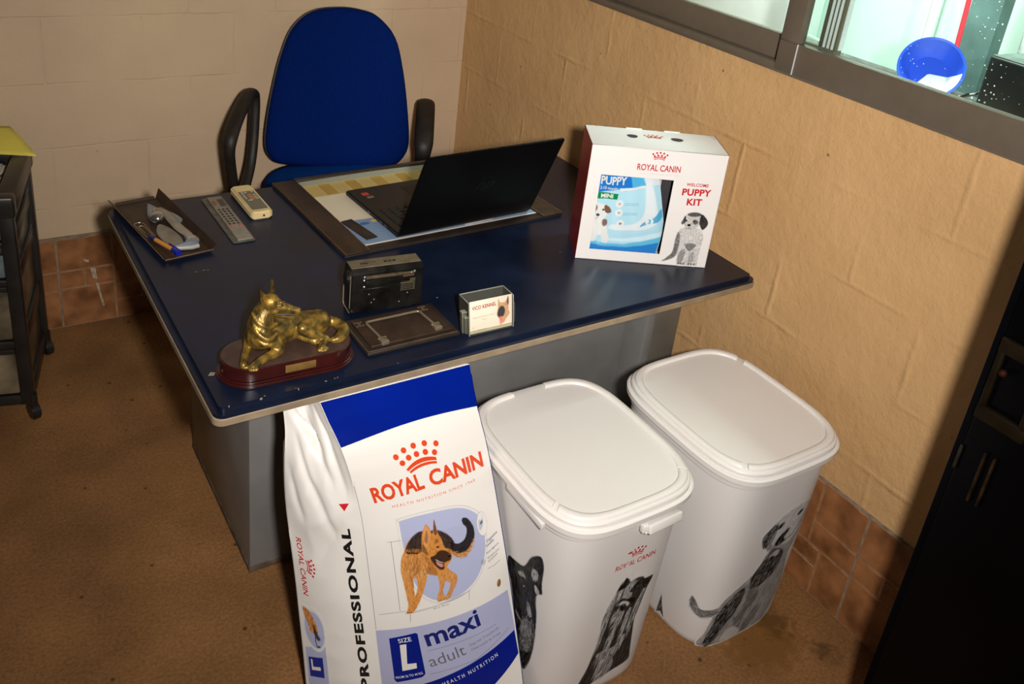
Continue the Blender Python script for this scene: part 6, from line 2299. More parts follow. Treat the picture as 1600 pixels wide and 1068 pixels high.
fnC = plane_fn(TI @ Vector((0.003, 0.0026, 0.0024)), TI.to_3x3() @ Vector((1, 0, 0)), TI.to_3x3() @ Vector((0, 0, 1)))
CW_, CH_ = HW - 0.006, HH - 0.001
m = MB()
ink(m, fit_text('VICO KENNEL', (0.006, CH_ - 0.0180), (0.066, CH_ - 0.0165), 0.0082, 0.03, space=1.05), fnC, 0.0003)
m.build('card_title', mat('brick_ink', (0.35, 0.06, 0.05), 0.5), cb)
m = MB()
for i, (s_, x0, x1, y) in enumerate((('Allevamento Pastore Tedesco', 0.008, 0.062, 0.034), ('Vico', 0.030, 0.042, 0.027), ('Tel.', 0.006, 0.014, 0.0115), ('Via Kennel', 0.006, 0.040, 0.005))):
    ink(m, fit_text(s_, (x0, y), (x1, y + 0.0005), 0.0030), fnC, 0.0003)
m.build('card_lettering', mat('grey_brown_ink', (0.28, 0.2, 0.15), 0.5), cb)
cbg = (0.66, 0.58, 0.47)
c = Canvas(0.062, 0.104, 0.004, CH_, 84, 136, cbg)
hd = [(0.070, 0.067), (0.076, 0.060), (0.083, 0.058), (0.092, 0.062), (0.0965, 0.070), (0.098, 0.055), (0.097, 0.040), (0.100, 0.030), (0.092, 0.020), (0.084, 0.010), (0.078, 0.016), (0.072, 0.024), (0.067, 0.034), (0.070, 0.048)]
c.fill(hd, (0.45, 0.26, 0.13), 0.95, 1)
c.fur(hd, 260, [(0.08, 0.06, 90), (0.095, 0.03, 290), (0.07, 0.03, 240)], 7, [(0.55, 0.36, 0.2), (0.25, 0.11, 0.05), (0.62, 0.45, 0.3)], 0.5)
c.fill([(0.092, 0.062), (0.0965, 0.070), (0.098, 0.055), (0.094, 0.050)], (0.10, 0.05, 0.04), 0.9, 1)
c.fill([(0.072, 0.045), (0.082, 0.050), (0.088, 0.040), (0.085, 0.028), (0.076, 0.024), (0.069, 0.030)], (0.02, 0.02, 0.03), 0.95, 2)
c.fill([(0.074, 0.026), (0.082, 0.024), (0.080, 0.008), (0.075, 0.010)], (0.60, 0.16, 0.12), 0.9, 1)
c.spot((0.075, 0.050), 3, 2, (0.01, 0.01, 0.01), 1)
c.spot((0.089, 0.052), 3, 2, (0.01, 0.01, 0.01), 1)
tag(c.build('dog_face_print', P_paper, cb, fnC, 0.0003), 'small shepherd face print')
for k in range(4):
    m = MB(TI)
    m.bb((0.0032, 0.0046 + 0.0016 * k, 0.0024), (HW - 0.0032, 0.0052 + 0.0016 * k, HH - 0.004 - 0.0006 * k), 0.0001, 1)
    tag(m.build('business_card', mat('cream_card_b', (0.6, 0.54, 0.45), 0.6), base=TI @ Vector((0.055, 0.004 + 0.0016 * k, 0.003))), 'plain business card stacked behind the printed dog card in the clear holder', 'business card', 'spare cards in the holder')
# ------------------------------------------------------------------ puppy kit carton and the small bag inside it
BO = Vector((-0.434, -1.372, ZD))
BA = math.atan2(-0.17, 0.30)
TBx = Matrix.Translation(BO) @ Matrix.Rotation(BA, 4, 'Z')
BW, BD, BH = 0.340, 0.143, 0.312
kit = thing('puppy_kit_carton', 'white puppy kit carton with a red side and a window, on the desk', 'carton', TBx @ Vector((BW / 2, BD / 2, 0)))
M_cart_w = mat('white_carton', (0.70, 0.69, 0.685), rough=0.45, var=0.01, spec=0.35)
M_cart_r = mat('red_carton_side', (0.30, 0.006, 0.010), rough=0.35, var=0.06, spec=0.5)
M_cart_i = mat('grey_carton_inside', (0.32, 0.32, 0.32), rough=0.7)
wx0, wx1, wz0, wz1 = 0.0325, 0.2150, 0.0300, 0.2350
th = 0.0014
m = MB(TBx)
z = 0.0008
for lo, hi in (((0, 0, z), (wx0, th, BH)), ((wx1, 0, z), (BW, th, BH)), ((wx0, 0, z), (wx1, th, wz0)), ((wx0, 0, wz1), (wx1, th, BH)),
               ((0, BD - th, z), (BW, BD, BH)), ((BW - th, 0, z), (BW, BD, BH)), ((0, 0, z), (BW, BD, z + th)), ((0, 0, BH - th), (BW, BD, BH))):
    m.bb(lo, hi)
shell_ = m.build('carton_shell', M_cart_w, kit, flat=True)
m = MB(TBx)
m.bb((-0.0008, 0.0006, z), (th, BD - 0.0006, BH - 0.0006))
side = m.build('red_side', M_cart_r, kit)
m = MB(TBx)
m.bb((0.004, BD - 0.0022, 0.004), (BW - 0.004, BD - 0.0016, BH - 0.004))
m.build('inner_back', M_cart_i, kit)
# tabs of the handle flap, and the two finger holes on the top
for x in (0.105, 0.205):
    m = MB(TBx)
    m.bb((x, BD - 0.004, BH - 0.0005), (x + 0.042, BD + 0.0016, BH + 0.0022), 0.0006, 1)
    m.build('lock_tab', M_cart_w, kit)
tf = plane_fn(TBx @ Vector((0, 0, BH)), TBx.to_3x3() @ Vector((1, 0, 0)), TBx.to_3x3() @ Vector((0, 1, 0)))
M_hole = mat('dark_purple_opening', (0.035, 0.016, 0.045), 0.5)
for x0, x1 in ((0.098, 0.126), (0.211, 0.243)):
    m = MB()
    cx, hw_ = (x0 + x1) / 2, (x1 - x0) / 2
    ink(m, flat_bm([[(cx + hw_ * math.cos(R(a)), 0.086 + (0.016 if a > 180 else 0.009) * math.sin(R(a))) for a in range(0, 360, 15)]]), tf, 0.0006)
    m.build('finger_hole', M_hole, shell_)
m = MB()
ink(m, crown(0.168, 0.086, 0.052), tf, 0.0006)
m.build('lid_crown', M_dred, shell_)
ff = plane_fn(TBx @ Vector((0, 0, 0)), TBx.to_3x3() @ Vector((1, 0, 0)), Vector((0, 0, 1)))
m = MB()
ink(m, fit_text('ROYAL CANIN', (0.1180, 0.2555), (0.2265, 0.2570), 0.0170, 0.016), ff, 0.0005)
ink(m, crown(0.1690, 0.2905, 0.041), ff, 0.0005)
m.build('brand_lettering', M_dred, shell_)
m = MB()
ink(m, fit_text('HEALTH NUTRITION SINCE 1968', (0.1276, 0.2455), (0.2227, 0.2470), 0.0032, space=1.4), ff, 0.0005)
m.build('small_lettering', mat('faint_grey_ink', (0.50, 0.44, 0.40), 0.5), shell_)
k = Multi('red_lettering', M_dred, shell_)
ink(k, fit_text('WELCOME', (0.2488, 0.2235), (0.3042, 0.2245), 0.0085, 0.025, space=1.1), ff, 0.0005)
ink(k, fit_text('PUPPY', (0.2416, 0.1985), (0.3146, 0.2005), 0.0180, 0.035, space=1.05), ff, 0.0005)
ink(k, fit_text('KIT', (0.2583, 0.1725), (0.2966, 0.1740), 0.0180, 0.035, space=1.05), ff, 0.0005)
sf = plane_fn(TBx @ Vector((-0.0008, BD, 0)), TBx.to_3x3() @ Vector((0, -1, 0)), Vector((0, 0, 1)))
m = MB()
ink(m, fit_text('ROYAL CANIN', (0.070, 0.075), (0.070, 0.215), 0.016, 0.01), sf, 0.0004)
m.build('side_lettering', mat('dull_red_print', (0.42, 0.06, 0.055), 0.45), side)
# grey puppy print at the lower right
WHT = (0.70, 0.69, 0.685)
G0, G1, G2, G3, G4 = [(v,) * 3 for v in (0.006, 0.02, 0.06, 0.17, 0.38)]
c = Canvas(0.220, 0.330, 0.001, 0.160, 165, 240, WHT)
bd = [(0.2560, 0.108), (0.2720, 0.112), (0.3010, 0.112), (0.3120, 0.1050), (0.3190, 0.0841), (0.3180, 0.0600), (0.3165, 0.0300), (0.3160, 0.0051), (0.2950, 0.0040), (0.2640, 0.0045), (0.2615, 0.0300), (0.2560, 0.0280), (0.2400, 0.0160), (0.2230, 0.0110), (0.2350, 0.0240), (0.2460, 0.0400), (0.2470, 0.0700), (0.2500, 0.0950)]
c.fill(bd, (0.56,) * 3, 0.9, 2)
pfl = [(0.27, 0.09, 260), (0.31, 0.08, 270), (0.29, 0.03, 268), (0.245, 0.04, 250)]
c.fill([(0.2500, 0.0950), (0.2570, 0.090), (0.2600, 0.06), (0.2560, 0.0280), (0.2400, 0.0160), (0.2230, 0.0110), (0.2350, 0.0240), (0.2460, 0.0400), (0.2470, 0.0700)], G1, 0.85, 3)
c.fill([(0.2760, 0.064), (0.2900, 0.068), (0.3050, 0.064), (0.3000, 0.055), (0.2900, 0.045), (0.2800, 0.053)], G1, 0.8, 3)
c.fill([(0.2630, 0.032), (0.2720, 0.050), (0.2800, 0.045), (0.2760, 0.012), (0.2660, 0.008)], G2, 0.6, 3)
c.fill([(0.2900, 0.030), (0.3010, 0.045), (0.3040, 0.020), (0.2960, 0.008)], G3, 0.6, 3)
c.fur(bd, 1500, pfl, 9, [G1, G2, G3, G4, (0.62,) * 3], 0.4, 0.3)
for x in (0.268, 0.2745, 0.281, 0.295, 0.302, 0.309):
    c.spot((x, 0.0085), 5, 5, G0, 0.85)
hd = [(0.2590, 0.1403), (0.2680, 0.1500), (0.2807, 0.1543), (0.2950, 0.1540), (0.3050, 0.1480), (0.3090, 0.1320), (0.3020, 0.1200), (0.2920, 0.1080), (0.2800, 0.1040), (0.2680, 0.1090), (0.2620, 0.1220)]
c.fill(hd, (0.50,) * 3, 0.95, 2)
c.fur(hd, 420, [(0.285, 0.14, 90), (0.275, 0.115, 250)], 7, [G2, G3, G4, (0.6,) * 3], 0.45)
c.fill([(0.2660, 0.1490), (0.2807, 0.1550), (0.2960, 0.1540), (0.3050, 0.1480), (0.2960, 0.1440), (0.2830, 0.1420), (0.2710, 0.1430)], G1, 0.75, 3)
c.fill([(0.3030, 0.1500), (0.3150, 0.1420), (0.3230, 0.1300), (0.3220, 0.1180), (0.3130, 0.1070), (0.3050, 0.1150), (0.3000, 0.1300)], G0, 0.93, 2)
c.fill([(0.2620, 0.1430), (0.2570, 0.1330), (0.2540, 0.1220), (0.2600, 0.1180), (0.2650, 0.1280)], G0, 0.9, 2)
c.fur([(0.3030, 0.1500), (0.3230, 0.1300), (0.3130, 0.1070), (0.3000, 0.1300)], 200, [(0.315, 0.13, 280)], 9, [G0, G2, G3], 0.5)
c.fill([(0.2840, 0.1320), (0.2920, 0.1340), (0.2980, 0.1270), (0.2920, 0.1200), (0.2850, 0.1240)], G1, 0.7, 2)
for p in ((0.2665, 0.1300), (0.2865, 0.1300)):
    c.spot(p, 5, 4.2, G0, 1, soft=3)
    c.spot((p[0] + 0.0006, p[1] + 0.0008), 1.1, 1.1, (0.6,) * 3, 1)
c.spot((0.2755, 0.1180), 8, 6, G0, 1, soft=3)
c.line([(0.2755, 0.114), (0.2750, 0.1085), (0.2680, 0.1070)], G1, 1.6, 0.8)
c.line([(0.2750, 0.1085), (0.2830, 0.1080)], G1, 1.6, 0.8)
c.punch(1.5)
tag(c.build('puppy_print', P_box, shell_, ff, 0.0005), 'grey puppy print')
# clear film behind the window
m = MB(TBx)
m.bb((wx0 - 0.004, th + 0.0002, wz0 - 0.004), (wx1 + 0.004, th + 0.0005, wz1 + 0.004))
m.build('window_film', clear_mat('carton_film', (0.97, 0.98, 0.98), 0.03, 0.10), kit)

# the small puppy food bag seen through the window
pb = thing('puppy_food_bag', 'light blue puppy food bag seen through the carton window', 'bag', TBx @ Vector((0.115, 0.05, 0.002)))


def pbag(x, z):
    """front of the bag: bulges towards the window"""
    u = (x - 0.012) / 0.202
    v = (z - 0.004) / 0.262
    edge = (max(0.0, 4 * u * (1 - u)) * max(0.0, 4 * v * (1 - v))) ** 0.5
    y = 0.0135 - 0.0095 * edge + 0.0018 * math.sin(x * 130 + z * 40) * (0.3 + v)
    return TBx @ Vector((x, y, z))


def right_edge(z):
    return interp(z, [0.0, 0.085, 0.115, 0.235, 0.27], [0.206, 0.2145, 0.2125, 0.180, 0.172])


rows = []
for j in range(31):
    zz = 0.004 + 0.262 * j / 30
    xr = right_edge(zz)
    rows.append([pbag(0.012 + (xr - 0.012) * i / 30, zz) for i in range(31)])
back = [[TBx @ (TBx.inverted() @ p + Vector((0, 0.062 - 2 * ((TBx.inverted() @ p).y), 0))) for p in r] for r in rows]
m = MB()
t = bmesh.new()
A = [[t.verts.new(p) for p in r] for r in rows]
B = [[t.verts.new(p) for p in r] for r in back]
for G, fl in ((A, 0), (B, 1)):
    for a, b in zip(G, G[1:]):
        for k_ in range(30):
            f = (a[k_], a[k_ + 1], b[k_ + 1], b[k_])
            t.faces.new(f if not fl else f[::-1])
for i in range(30):
    t.faces.new((A[0][i + 1], A[0][i], B[0][i], B[0][i + 1]))
    t.faces.new((A[30][i], A[30][i + 1], B[30][i + 1], B[30][i]))
    t.faces.new((A[i][0], A[i + 1][0], B[i + 1][0], B[i][0]))
    t.faces.new((A[i + 1][30], A[i][30], B[i][30], B[i + 1][30]))
bmesh.ops.recalc_face_normals(t, faces=t.faces)
m.add(t)
pbb = m.build('bag_film', mat('pale_blue_film', (0.50, 0.68, 0.78), 0.22, var=0.03), pb)
PBG = (0.42, 0.66, 0.78)
c = Canvas(0.014, 0.2145, 0.006, 0.262, 250, 300, PBG)
inside = (c.U / 249 * 0.2005 + 0.014) < np.vectorize(right_edge)(c.V / 299 * 0.256 + 0.006) - 0.001
one = inside.astype(float)
c.lay(one, PBG)
DB, LB, CY, W_ = (0.012, 0.17, 0.55), (0.30, 0.60, 0.80), (0.10, 0.46, 0.72), (0.70, 0.74, 0.78)


def P(poly, col, k=1.0, soft=1, curve=False):
    c.lay(c.mask(poly, soft, curve) * one, col, k)


P([(0.0, 0.176), (0.095, 0.1995), (0.150, 0.2125), (0.200, 0.215), (0.2, 0.27), (0.0, 0.27)], DB)
P([(0.118, 0.27), (0.150, 0.213), (0.20, 0.215), (0.2, 0.27)], W_, 0.95, 2)
P([(0.100, 0.27), (0.118, 0.200), (0.150, 0.2125), (0.128, 0.27)], CY, 0.8, 2)
P([(0.090, 0.1905), (0.150, 0.204), (0.150, 0.2125), (0.095, 0.1995), (0.085, 0.20)], W_, 0.9, 2)
P([(0.030, 0.1680), (0.083, 0.1700), (0.0845, 0.1855), (0.030, 0.1850)], (0.004, 0.22, 0.075), 1.0, 0)
# white swoosh, pale field, blue base
P([(0.150, 0.215), (0.165, 0.215), (0.185, 0.165), (0.196, 0.120), (0.180, 0.098), (0.150, 0.090), (0.080, 0.086), (0.080, 0.100), (0.130, 0.104), (0.155, 0.128), (0.158, 0.160)], W_, 0.95, 2, True)
P([(0.165, 0.105), (0.200, 0.118), (0.2100, 0.150), (0.198, 0.150), (0.185, 0.128), (0.160, 0.112), (0.152, 0.100)], (0.03, 0.32, 0.60), 0.9, 1, True)
P([(0.085, 0.062), (0.13, 0.066), (0.2, 0.085), (0.215, 0.092), (0.215, 0.075), (0.15, 0.058), (0.085, 0.054)], (0.62, 0.78, 0.86), 0.8, 2, True)
P([(0.0, 0.058), (0.070, 0.046), (0.12, 0.048), (0.18, 0.063), (0.216, 0.076), (0.216, 0.0), (0.0, 0.0)], CY, 0.95, 3)
P([(0.0, 0.046), (0.070, 0.038), (0.13, 0.040), (0.19, 0.052), (0.216, 0.06), (0.216, 0.0), (0.0, 0.0)], DB, 0.9, 4)
c.lay(c.mask([(0.175 + 0.0105 * math.cos(R(a)), 0.1155 + 0.0105 * math.sin(R(a))) for a in range(0, 360, 24)], 1) * one, W_)
for p, col in (((0.101, 0.1055), (0.30, 0.10, 0.06)), ((0.093, 0.1350), (0.50, 0.30, 0.30)), ((0.091, 0.1590), (0.52, 0.33, 0.33))):
    c.spot(p, 13, 13, W_, 1, soft=6)
    c.spot(p, 6, 5, col, 0.9)
for zz in (0.160, 0.1555, 0.1335, 0.129):
    c.line([(0.104, zz), (0.139, zz + 0.004)], (0.10, 0.25, 0.42), 1.4, 0.75)
c.line([(0.095, 0.192), (0.148, 0.2045)], (0.30, 0.38, 0.45), 2.2, 0.5)
for zz in (0.078, 0.072):
    c.line([(0.09, zz - 0.008), (0.15, zz), (0.208, zz + 0.018)], (0.30, 0.50, 0.64), 1.2, 0.5)
# terrier puppy on the bag
dg = [(0.0140, 0.150), (0.0300, 0.158), (0.0480, 0.154), (0.0640, 0.150), (0.0690, 0.136), (0.0640, 0.126), (0.0590, 0.112), (0.0680, 0.095), (0.0730, 0.078), (0.0790, 0.060), (0.0760, 0.050), (0.0630, 0.050), (0.0580, 0.066), (0.0480, 0.066), (0.0440, 0.050), (0.0300, 0.052), (0.0280, 0.075), (0.0170, 0.080), (0.0140, 0.100)]
c.lay(c.mask(dg, 2, True) * one, (0.72, 0.72, 0.72))
c.fur(dg, 500, [(0.03, 0.09, 265), (0.05, 0.14, 270)], 8, [(0.78,) * 3, (0.55, 0.56, 0.6), (0.7,) * 3], 0.5)
BR = (0.16, 0.06, 0.028)
c.fill([(0.0560, 0.152), (0.0690, 0.146), (0.0740, 0.134), (0.0640, 0.130), (0.0560, 0.138)], BR, 0.95, 1)
c.fill([(0.0150, 0.150), (0.0330, 0.152), (0.0380, 0.142), (0.0330, 0.132), (0.0200, 0.130), (0.0145, 0.136)], BR, 0.9, 2)
c.fill([(0.0560, 0.113), (0.0660, 0.112), (0.0680, 0.100), (0.0600, 0.094), (0.0550, 0.102)], BR, 0.9, 2)
c.spot((0.0300, 0.1370), 4, 3.6, (0.005,) * 3, 1, soft=3)
c.spot((0.0530, 0.1390), 4, 3.6, (0.01,) * 3, 1, soft=3)
c.spot((0.0415, 0.1240), 6.5, 5.5, (0.006,) * 3, 1, soft=3)
c.line([(0.0415, 0.120), (0.0412, 0.114), (0.036, 0.112)], (0.12,) * 3, 1.4, 0.8)
c.build('bag_print', P_gloss, pbb, lambda x, y: (pbag(x, y), (TBx.to_3x3() @ Vector((0, -1, 0)))), 0.0006)
fp_ = lambda x, y: (pbag(x, y), TBx.to_3x3() @ Vector((0, -1, 0)))
k = Multi('white_lettering', M_whitei, pbb)
ink(k, fit_text('PUPPY', (0.0370, 0.2075), (0.1010, 0.2100), 0.0215, 0.03), fp_, 0.0014, 0.01)
ink(k, fit_text('2-10 months', (0.0370, 0.1935), (0.0820, 0.1950), 0.0088, 0.01), fp_, 0.0014, 0.01)
ink(k, fit_text('MINI', (0.0420, 0.1715), (0.0720, 0.1735), 0.0105, 0.04), fp_, 0.0014, 0.01)
k = Multi('blue_digit', mat('cyan_ink', (0.03, 0.32, 0.60), 0.3), pbb)
ink(k, fit_text('3', (0.1715, 0.1095), (0.1790, 0.1100), 0.0125, 0.02), fp_, 0.0014, 0.01)
# booklet at the right inside the window
m = MB(TBx)
m.bb((0.170, 0.072, 0.003), (0.262, 0.080, 0.262), 0.001, 1)
bk = m.build('booklet', mat('dark_booklet_cover', (0.045, 0.04, 0.045), 0.4, var=0.3, vscale=12), base=TBx @ Vector((0.216, 0.064, 0.003)))
tag(bk, 'dark booklet with a pale front inside the carton, right of the blue bag', 'booklet')
m = MB(TBx)
m.bb((0.168, 0.0695, 0.010), (0.204, 0.0718, 0.258), 0.0005, 1)
pg = m.build('pale_page', mat('pale_page', (0.55, 0.53, 0.55), 0.5), bk)
fb = plane_fn(TBx @ Vector((0, 0.0695, 0)), TBx.to_3x3() @ Vector((1, 0, 0)), Vector((0, 0, 1)))
k = Multi('page_lettering', M_dred, pg)
ink(k, fit_text('E', (0.189, 0.186), (0.197, 0.186), 0.016, 0.0), fb, 0.0004)
ink(k, fit_text('E', (0.189, 0.205), (0.197, 0.205), 0.012, 0.0), fb, 0.0004)
k = Multi('page_lettering', M_blacki, pg)
ink(k, fit_text('Y', (0.188, 0.222), (0.199, 0.222), 0.010, 0.0), fb, 0.0004)
# ------------------------------------------------------------------ gilt shepherd statuette on its plinth
DO = Vector((-1.256, -1.5365, ZD))
dog = thing('dog_statuette', 'golden lying shepherd dog statuette on an oval dark red plinth', 'statuette', DO)
M_wood = mat('mahogany_plinth', (0.030, 0.0045, 0.004), rough=0.24, var=0.25, vscale=20, spec=0.5, coat=0.3)
M_dust = mat('dusty_plinth_top', (0.050, 0.028, 0.022), rough=0.5, var=0.3, vscale=40)
PA = R(-2.0)
TPl = rot_z(DO, PA)


def stadium(L, Wd, n=20):
    r = Wd / 2
    a = [(L / 2 - r + r * math.cos(R(-90 + 180 * k / n)), r * math.sin(R(-90 + 180 * k / n))) for k in range(n + 1)]
    return a + [(-x, -y) for x, y in a]


m = MB(TPl)
for L, Wd, z0, z1, bv in ((0.268, 0.122, 0.0006, 0.0075, 0.0025), (0.262, 0.116, 0.007, 0.0115, 0.0018), (0.254, 0.108, 0.011, 0.0395, 0.0022)):
    m.prism(stadium(L, Wd), z0, z1, bv, 3)
pl = m.build('plinth', M_wood, dog)
m = MB(TPl)
m.prism(stadium(0.248, 0.102), 0.0392, 0.0400, 0.0002, 1)
m.build('plinth_top', M_dust, pl)
m = MB(TPl)
m.box((0.010, -0.0548, 0.0255), (0.060, 0.002, 0.016), 0.0008, 2)
m.build('name_plate', mat('brass_plate', (0.34, 0.20, 0.06), 0.32, metal=0.6, var=0.15, vscale=60), pl)

M_gold = bpy.data.materials.new('gilt_bronze')
M_gold.use_nodes = True
nt = M_gold.node_tree
bs_ = nt.nodes['Principled BSDF']
bs_.inputs['Metallic'].default_value = 0.55
bs_.inputs['Roughness'].default_value = 0.38
geo = nt.nodes.new('ShaderNodeNewGeometry')
nz = nt.nodes.new('ShaderNodeTexNoise')
nz.inputs['Scale'].default_value = 55
nz.inputs['Detail'].default_value = 5
nt.links.new(geo.outputs['Position'], nz.inputs['Vector'])
ad = nt.nodes.new('ShaderNodeMath')
ad.operation = 'MULTIPLY_ADD'
ad.inputs[1].default_value = 0.55
nt.links.new(nz.outputs['Fac'], ad.inputs[0])
pt = nt.nodes.new('ShaderNodeMath')
pt.operation = 'MULTIPLY'
pt.inputs[1].default_value = 0.55
nt.links.new(geo.outputs['Pointiness'], pt.inputs[0])
nt.links.new(pt.outputs[0], ad.inputs[2])
rp = nt.nodes.new('ShaderNodeValToRGB')
rp.color_ramp.elements[0].position = 0.42
rp.color_ramp.elements[0].color = (0.030, 0.022, 0.008, 1)
rp.color_ramp.elements[1].position = 0.66
rp.color_ramp.elements[1].color = (0.42, 0.25, 0.045, 1)
e = rp.color_ramp.elements.new(0.53)
e.color = (0.13, 0.085, 0.020, 1)
nt.links.new(ad.outputs[0], rp.inputs['Fac'])
nt.links.new(rp.outputs['Color'], bs_.inputs['Base Color'])
bp = nt.nodes.new('ShaderNodeBump')
bp.inputs['Strength'].default_value = 0.45
bp.inputs['Distance'].default_value = 0.002
n2 = nt.nodes.new('ShaderNodeTexNoise')
n2.inputs['Scale'].default_value = 260
n2.inputs['Detail'].default_value = 3
mp = nt.nodes.new('ShaderNodeMapping')
mp.inputs['Scale'].default_value = (1.0, 1.0, 0.35)
nt.links.new(geo.outputs['Position'], mp.inputs['Vector'])
nt.links.new(mp.outputs[0], n2.inputs['Vector'])
nt.links.new(n2.outputs['Fac'], bp.inputs['Height'])
nt.links.new(bp.outputs['Normal'], bs_.inputs['Normal'])


def sculpt(name, chains, blobs, voxel, parent, m_, smooth=3):
    k = MB()
    for pts, rs in chains:
        P_ = catmull([(*p, r) for p, r in zip(pts, rs)], 6, False) if False else None
        n = len(pts)
        fine, fr_ = [], []
        C3 = catmull([Vector(p) for p in pts], 6, False) if n > 2 else [Vector(pts[0]).lerp(Vector(pts[1]), i / 6) for i in range(7)]
        for i, q in enumerate(C3):
            t_ = i / (len(C3) - 1) * (n - 1)
            a = min(int(t_), n - 2)
            fr_.append(rs[a] + (rs[a + 1] - rs[a]) * (t_ - a))
            fine.append(q)
        for i in range(0, len(fine)):
            k.ball(fine[i], fr_[i], u=14, v=9)
        k.tube(fine, fr_, 14)
    for c_, r, sc, rt in blobs:
        k.ball(c_, r, sc, rt, u=20, v=12)
    o = k.build(name, m_, parent)
    rm = o.modifiers.new('r', 'REMESH')
    rm.mode = 'VOXEL'
    rm.voxel_size = voxel
    sm_ = o.modifiers.new('s', 'SMOOTH')
    sm_.iterations = smooth
    sm_.factor = 0.5
    bpy.context.view_layer.update()
    dg_ = bpy.context.evaluated_depsgraph_get()
    me = bpy.data.meshes.new_from_object(o.evaluated_get(dg_))
    o.modifiers.clear()
    o.data = me
    me.shade_smooth()
    return o


Z0 = 0.790
E_ = lambda *a: Matrix.Rotation(R(a[2]), 4, 'Z') @ Matrix.Rotation(R(a[1]), 4, 'Y') @ Matrix.Rotation(R(a[0]), 4, 'X')
chains = [
    # trunk: chest to rump
    ([(-1.306, -1.532, 0.822), (-1.283, -1.526, 0.821), (-1.250, -1.518, 0.819), (-1.215, -1.513, 0.817), (-1.186, -1.513, 0.813)], [0.0285, 0.0300, 0.0275, 0.0265, 0.0245]),
    # neck and mane
    ([(-1.306, -1.532, 0.830), (-1.304, -1.527, 0.850), (-1.296, -1.524, 0.868), (-1.288, -1.524, 0.880)], [0.0275, 0.0245, 0.0205, 0.0180]),
    # fore legs
    ([(-1.318, -1.519, 0.822), (-1.324, -1.520, 0.806), (-1.332, -1.532, 0.798), (-1.345, -1.556, 0.7965), (-1.353, -1.575, 0.7955)], [0.0150, 0.0110, 0.0088, 0.0078, 0.0076]),
    ([(-1.293, -1.548, 0.822), (-1.280, -1.557, 0.806), (-1.290, -1.564, 0.799), (-1.318, -1.575, 0.7975), (-1.339, -1.589, 0.7958)], [0.0165, 0.0130, 0.0100, 0.0084, 0.0080]),
    # thigh, shank, hind foot (near side)
    ([(-1.186, -1.522, 0.820), (-1.208, -1.533, 0.822), (-1.226, -1.542, 0.826)], [0.0250, 0.0195, 0.0120]),
    ([(-1.228, -1.543, 0.826), (-1.210, -1.547, 0.814), (-1.190, -1.552, 0.800), (-1.183, -1.553, 0.797)], [0.0115, 0.0112, 0.0092, 0.0085]),
    ([(-1.183, -1.553, 0.7975), (-1.193, -1.565, 0.7960), (-1.201, -1.577, 0.7955)], [0.0082, 0.0078, 0.0085]),
    # far hind leg showing under the belly
    ([(-1.228, -1.535, 0.806), (-1.216, -1.547, 0.801), (-1.206, -1.556, 0.799)], [0.0085, 0.0075, 0.0065]),
    # tail curling round the rump
    ([(-1.168, -1.506, 0.812), (-1.150, -1.512, 0.806), (-1.140, -1.529, 0.8015), (-1.144, -1.547, 0.800), (-1.158, -1.560, 0.799), (-1.172, -1.563, 0.798)], [0.0100, 0.0105, 0.0125, 0.0128, 0.0105, 0.0065]),
    # muzzle: upper jaw and lower jaw, turned to the right
    ([(-1.284, -1.530, 0.884), (-1.266, -1.537, 0.8785), (-1.250, -1.543, 0.8735), (-1.239, -1.547, 0.8715)], [0.0150, 0.0118, 0.0088, 0.0064]),
    ([(-1.282, -1.530, 0.870), (-1.266, -1.537, 0.8610), (-1.250, -1.543, 0.8565)], [0.0095, 0.0058, 0.0044]),
    # ruff folds
    ([(-1.322, -1.535, 0.858), (-1.316, -1.552, 0.840), (-1.300, -1.561, 0.830), (-1.282, -1.555, 0.836)], [0.0048, 0.0060, 0.0058, 0.0045]),
    ([(-1.320, -1.528, 0.872), (-1.313, -1.544, 0.858), (-1.297, -1.549, 0.848), (-1.280, -1.545, 0.850)], [0.0040, 0.0052, 0.0050, 0.0040]),
    ([(-1.324, -1.540, 0.838), (-1.312, -1.558, 0.822), (-1.296, -1.563, 0.818)], [0.0048, 0.0055, 0.0045]),
]
blobs = [((-1.285, -1.528, 0.889), 0.0182, (1.05, 0.95, 0.95), None),
         ((-1.2370, -1.5480, 0.8735), 0.0044, (1, 1, 0.9), None),
         ((-1.272, -1.5440, 0.8880), 0.0036, (1.2, 0.8, 0.9), None),
         ((-1.270, -1.5430, 0.8940), 0.0042, (1.5, 0.8, 0.55), None),
         ((-1.281, -1.5410, 0.8765), 0.0072, (1.1, 0.8, 0.9), None)]
for k_, (x, y) in enumerate(((-1.3555, -1.578), (-1.3520, -1.5815), (-1.3475, -1.5830))):
    blobs.append(((x, y, 0.7945), 0.0042, (1, 1.3, 0.95), None))
for k_, (x, y) in enumerate(((-1.3450, -1.5925), (-1.3405, -1.5950), (-1.3355, -1.5955))):
    blobs.append(((x, y, 0.7945), 0.0043, (1, 1.3, 0.95), None))
for k_, (x, y) in enumerate(((-1.2075, -1.5805), (-1.2025, -1.5835), (-1.1965, -1.5835), (-1.1920, -1.5800))):
    blobs.append(((x, y, 0.7945), 0.0042, (1, 1.3, 0.95), None))
dbody = sculpt('dog_body', chains, blobs, 0.0016, dog, M_gold, 2)
# ears: cupped triangles standing up


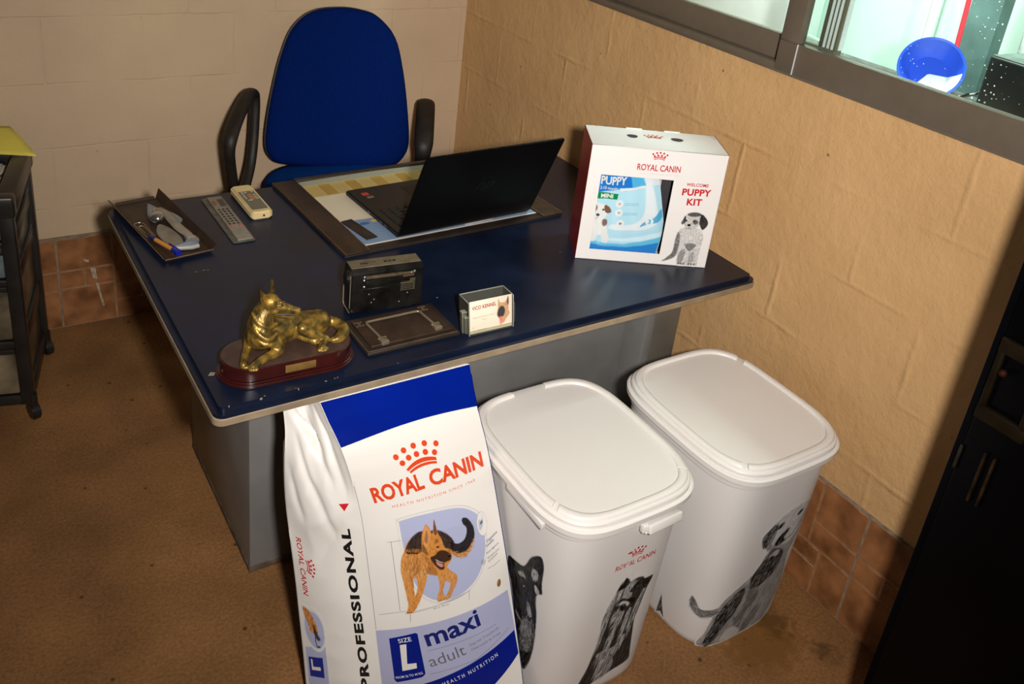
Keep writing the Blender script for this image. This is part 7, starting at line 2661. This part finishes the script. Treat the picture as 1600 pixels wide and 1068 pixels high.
def ear(tip, base, face, w, name='ear'):
    tip, base, face = Vector(tip), Vector(base), Vector(face).normalized()
    up = tip - base
    side = up.cross(face).normalized()
    rows = []
    for j in range(9):
        t_ = j / 8
        wd = w * (1 - t_) ** 0.75 * (1 + 0.35 * math.sin(math.pi * t_))
        row = []
        for i in range(9):
            s_ = -1 + 2 * i / 8
            row.append(base + up * t_ + side * (wd * s_) - face * (0.0055 * (1 - s_ * s_) * (1 - 0.6 * t_)))
        rows.append(row)
    k = MB()
    t = bmesh.new()
    fr_ = [[t.verts.new(p) for p in r] for r in rows]
    bk_ = [[t.verts.new(p - face * 0.0022) for p in r] for r in rows]
    for a, b in zip(fr_, fr_[1:]):
        for i in range(8):
            t.faces.new((a[i], a[i + 1], b[i + 1], b[i]))
    for a, b in zip(bk_, bk_[1:]):
        for i in range(8):
            t.faces.new((a[i + 1], a[i], b[i], b[i + 1]))
    for a, b in zip(range(8), range(1, 9)):
        t.faces.new((fr_[b][0], fr_[a][0], bk_[a][0], bk_[b][0]))
        t.faces.new((fr_[a][8], fr_[b][8], bk_[b][8], bk_[a][8]))
        t.faces.new((fr_[0][a], fr_[0][b], bk_[0][b], bk_[0][a]))
        t.faces.new((fr_[8][b], fr_[8][a], bk_[8][a], bk_[8][b]))
    bmesh.ops.recalc_face_normals(t, faces=t.faces)
    k.add(t)
    return k.build(name, M_gold, dbody)


ear((-1.2790, -1.5215, 0.9330), (-1.2790, -1.5200, 0.8970), (0.75, -0.60, 0.1), 0.0088)
ear((-1.3030, -1.5290, 0.9180), (-1.2965, -1.5330, 0.8910), (0.55, -0.80, 0.1), 0.0085)

m = MB()
m.ball((-1.2695, -1.5462, 0.8885), 0.0019, (1.2, 0.7, 1.0))
m.ball((-1.2352, -1.5505, 0.8738), 0.0026, (1, 0.9, 0.8))
m.build('eye_and_nose', mat('dark_patina', (0.012, 0.009, 0.004), 0.3), dbody)
m = MB()
m.tube([(-1.278, -1.5385, 0.8672), (-1.262, -1.5425, 0.8660), (-1.247, -1.5465, 0.8645)], [0.0028, 0.0030, 0.0022], 8)
m.build('open_mouth', mat('mouth_shade', (0.010, 0.007, 0.004), 0.5), dbody)  # dark filler painted as the shade between the jaws
m = MB()
m.tube([(-1.270, -1.5420, 0.8650), (-1.256, -1.5465, 0.8615), (-1.247, -1.5490, 0.8600)], [0.0022, 0.0024, 0.0018], 8, flat=0.5)
m.build('tongue', mat('gilt_tongue', (0.20, 0.11, 0.035), 0.35, metal=0.4), dbody)
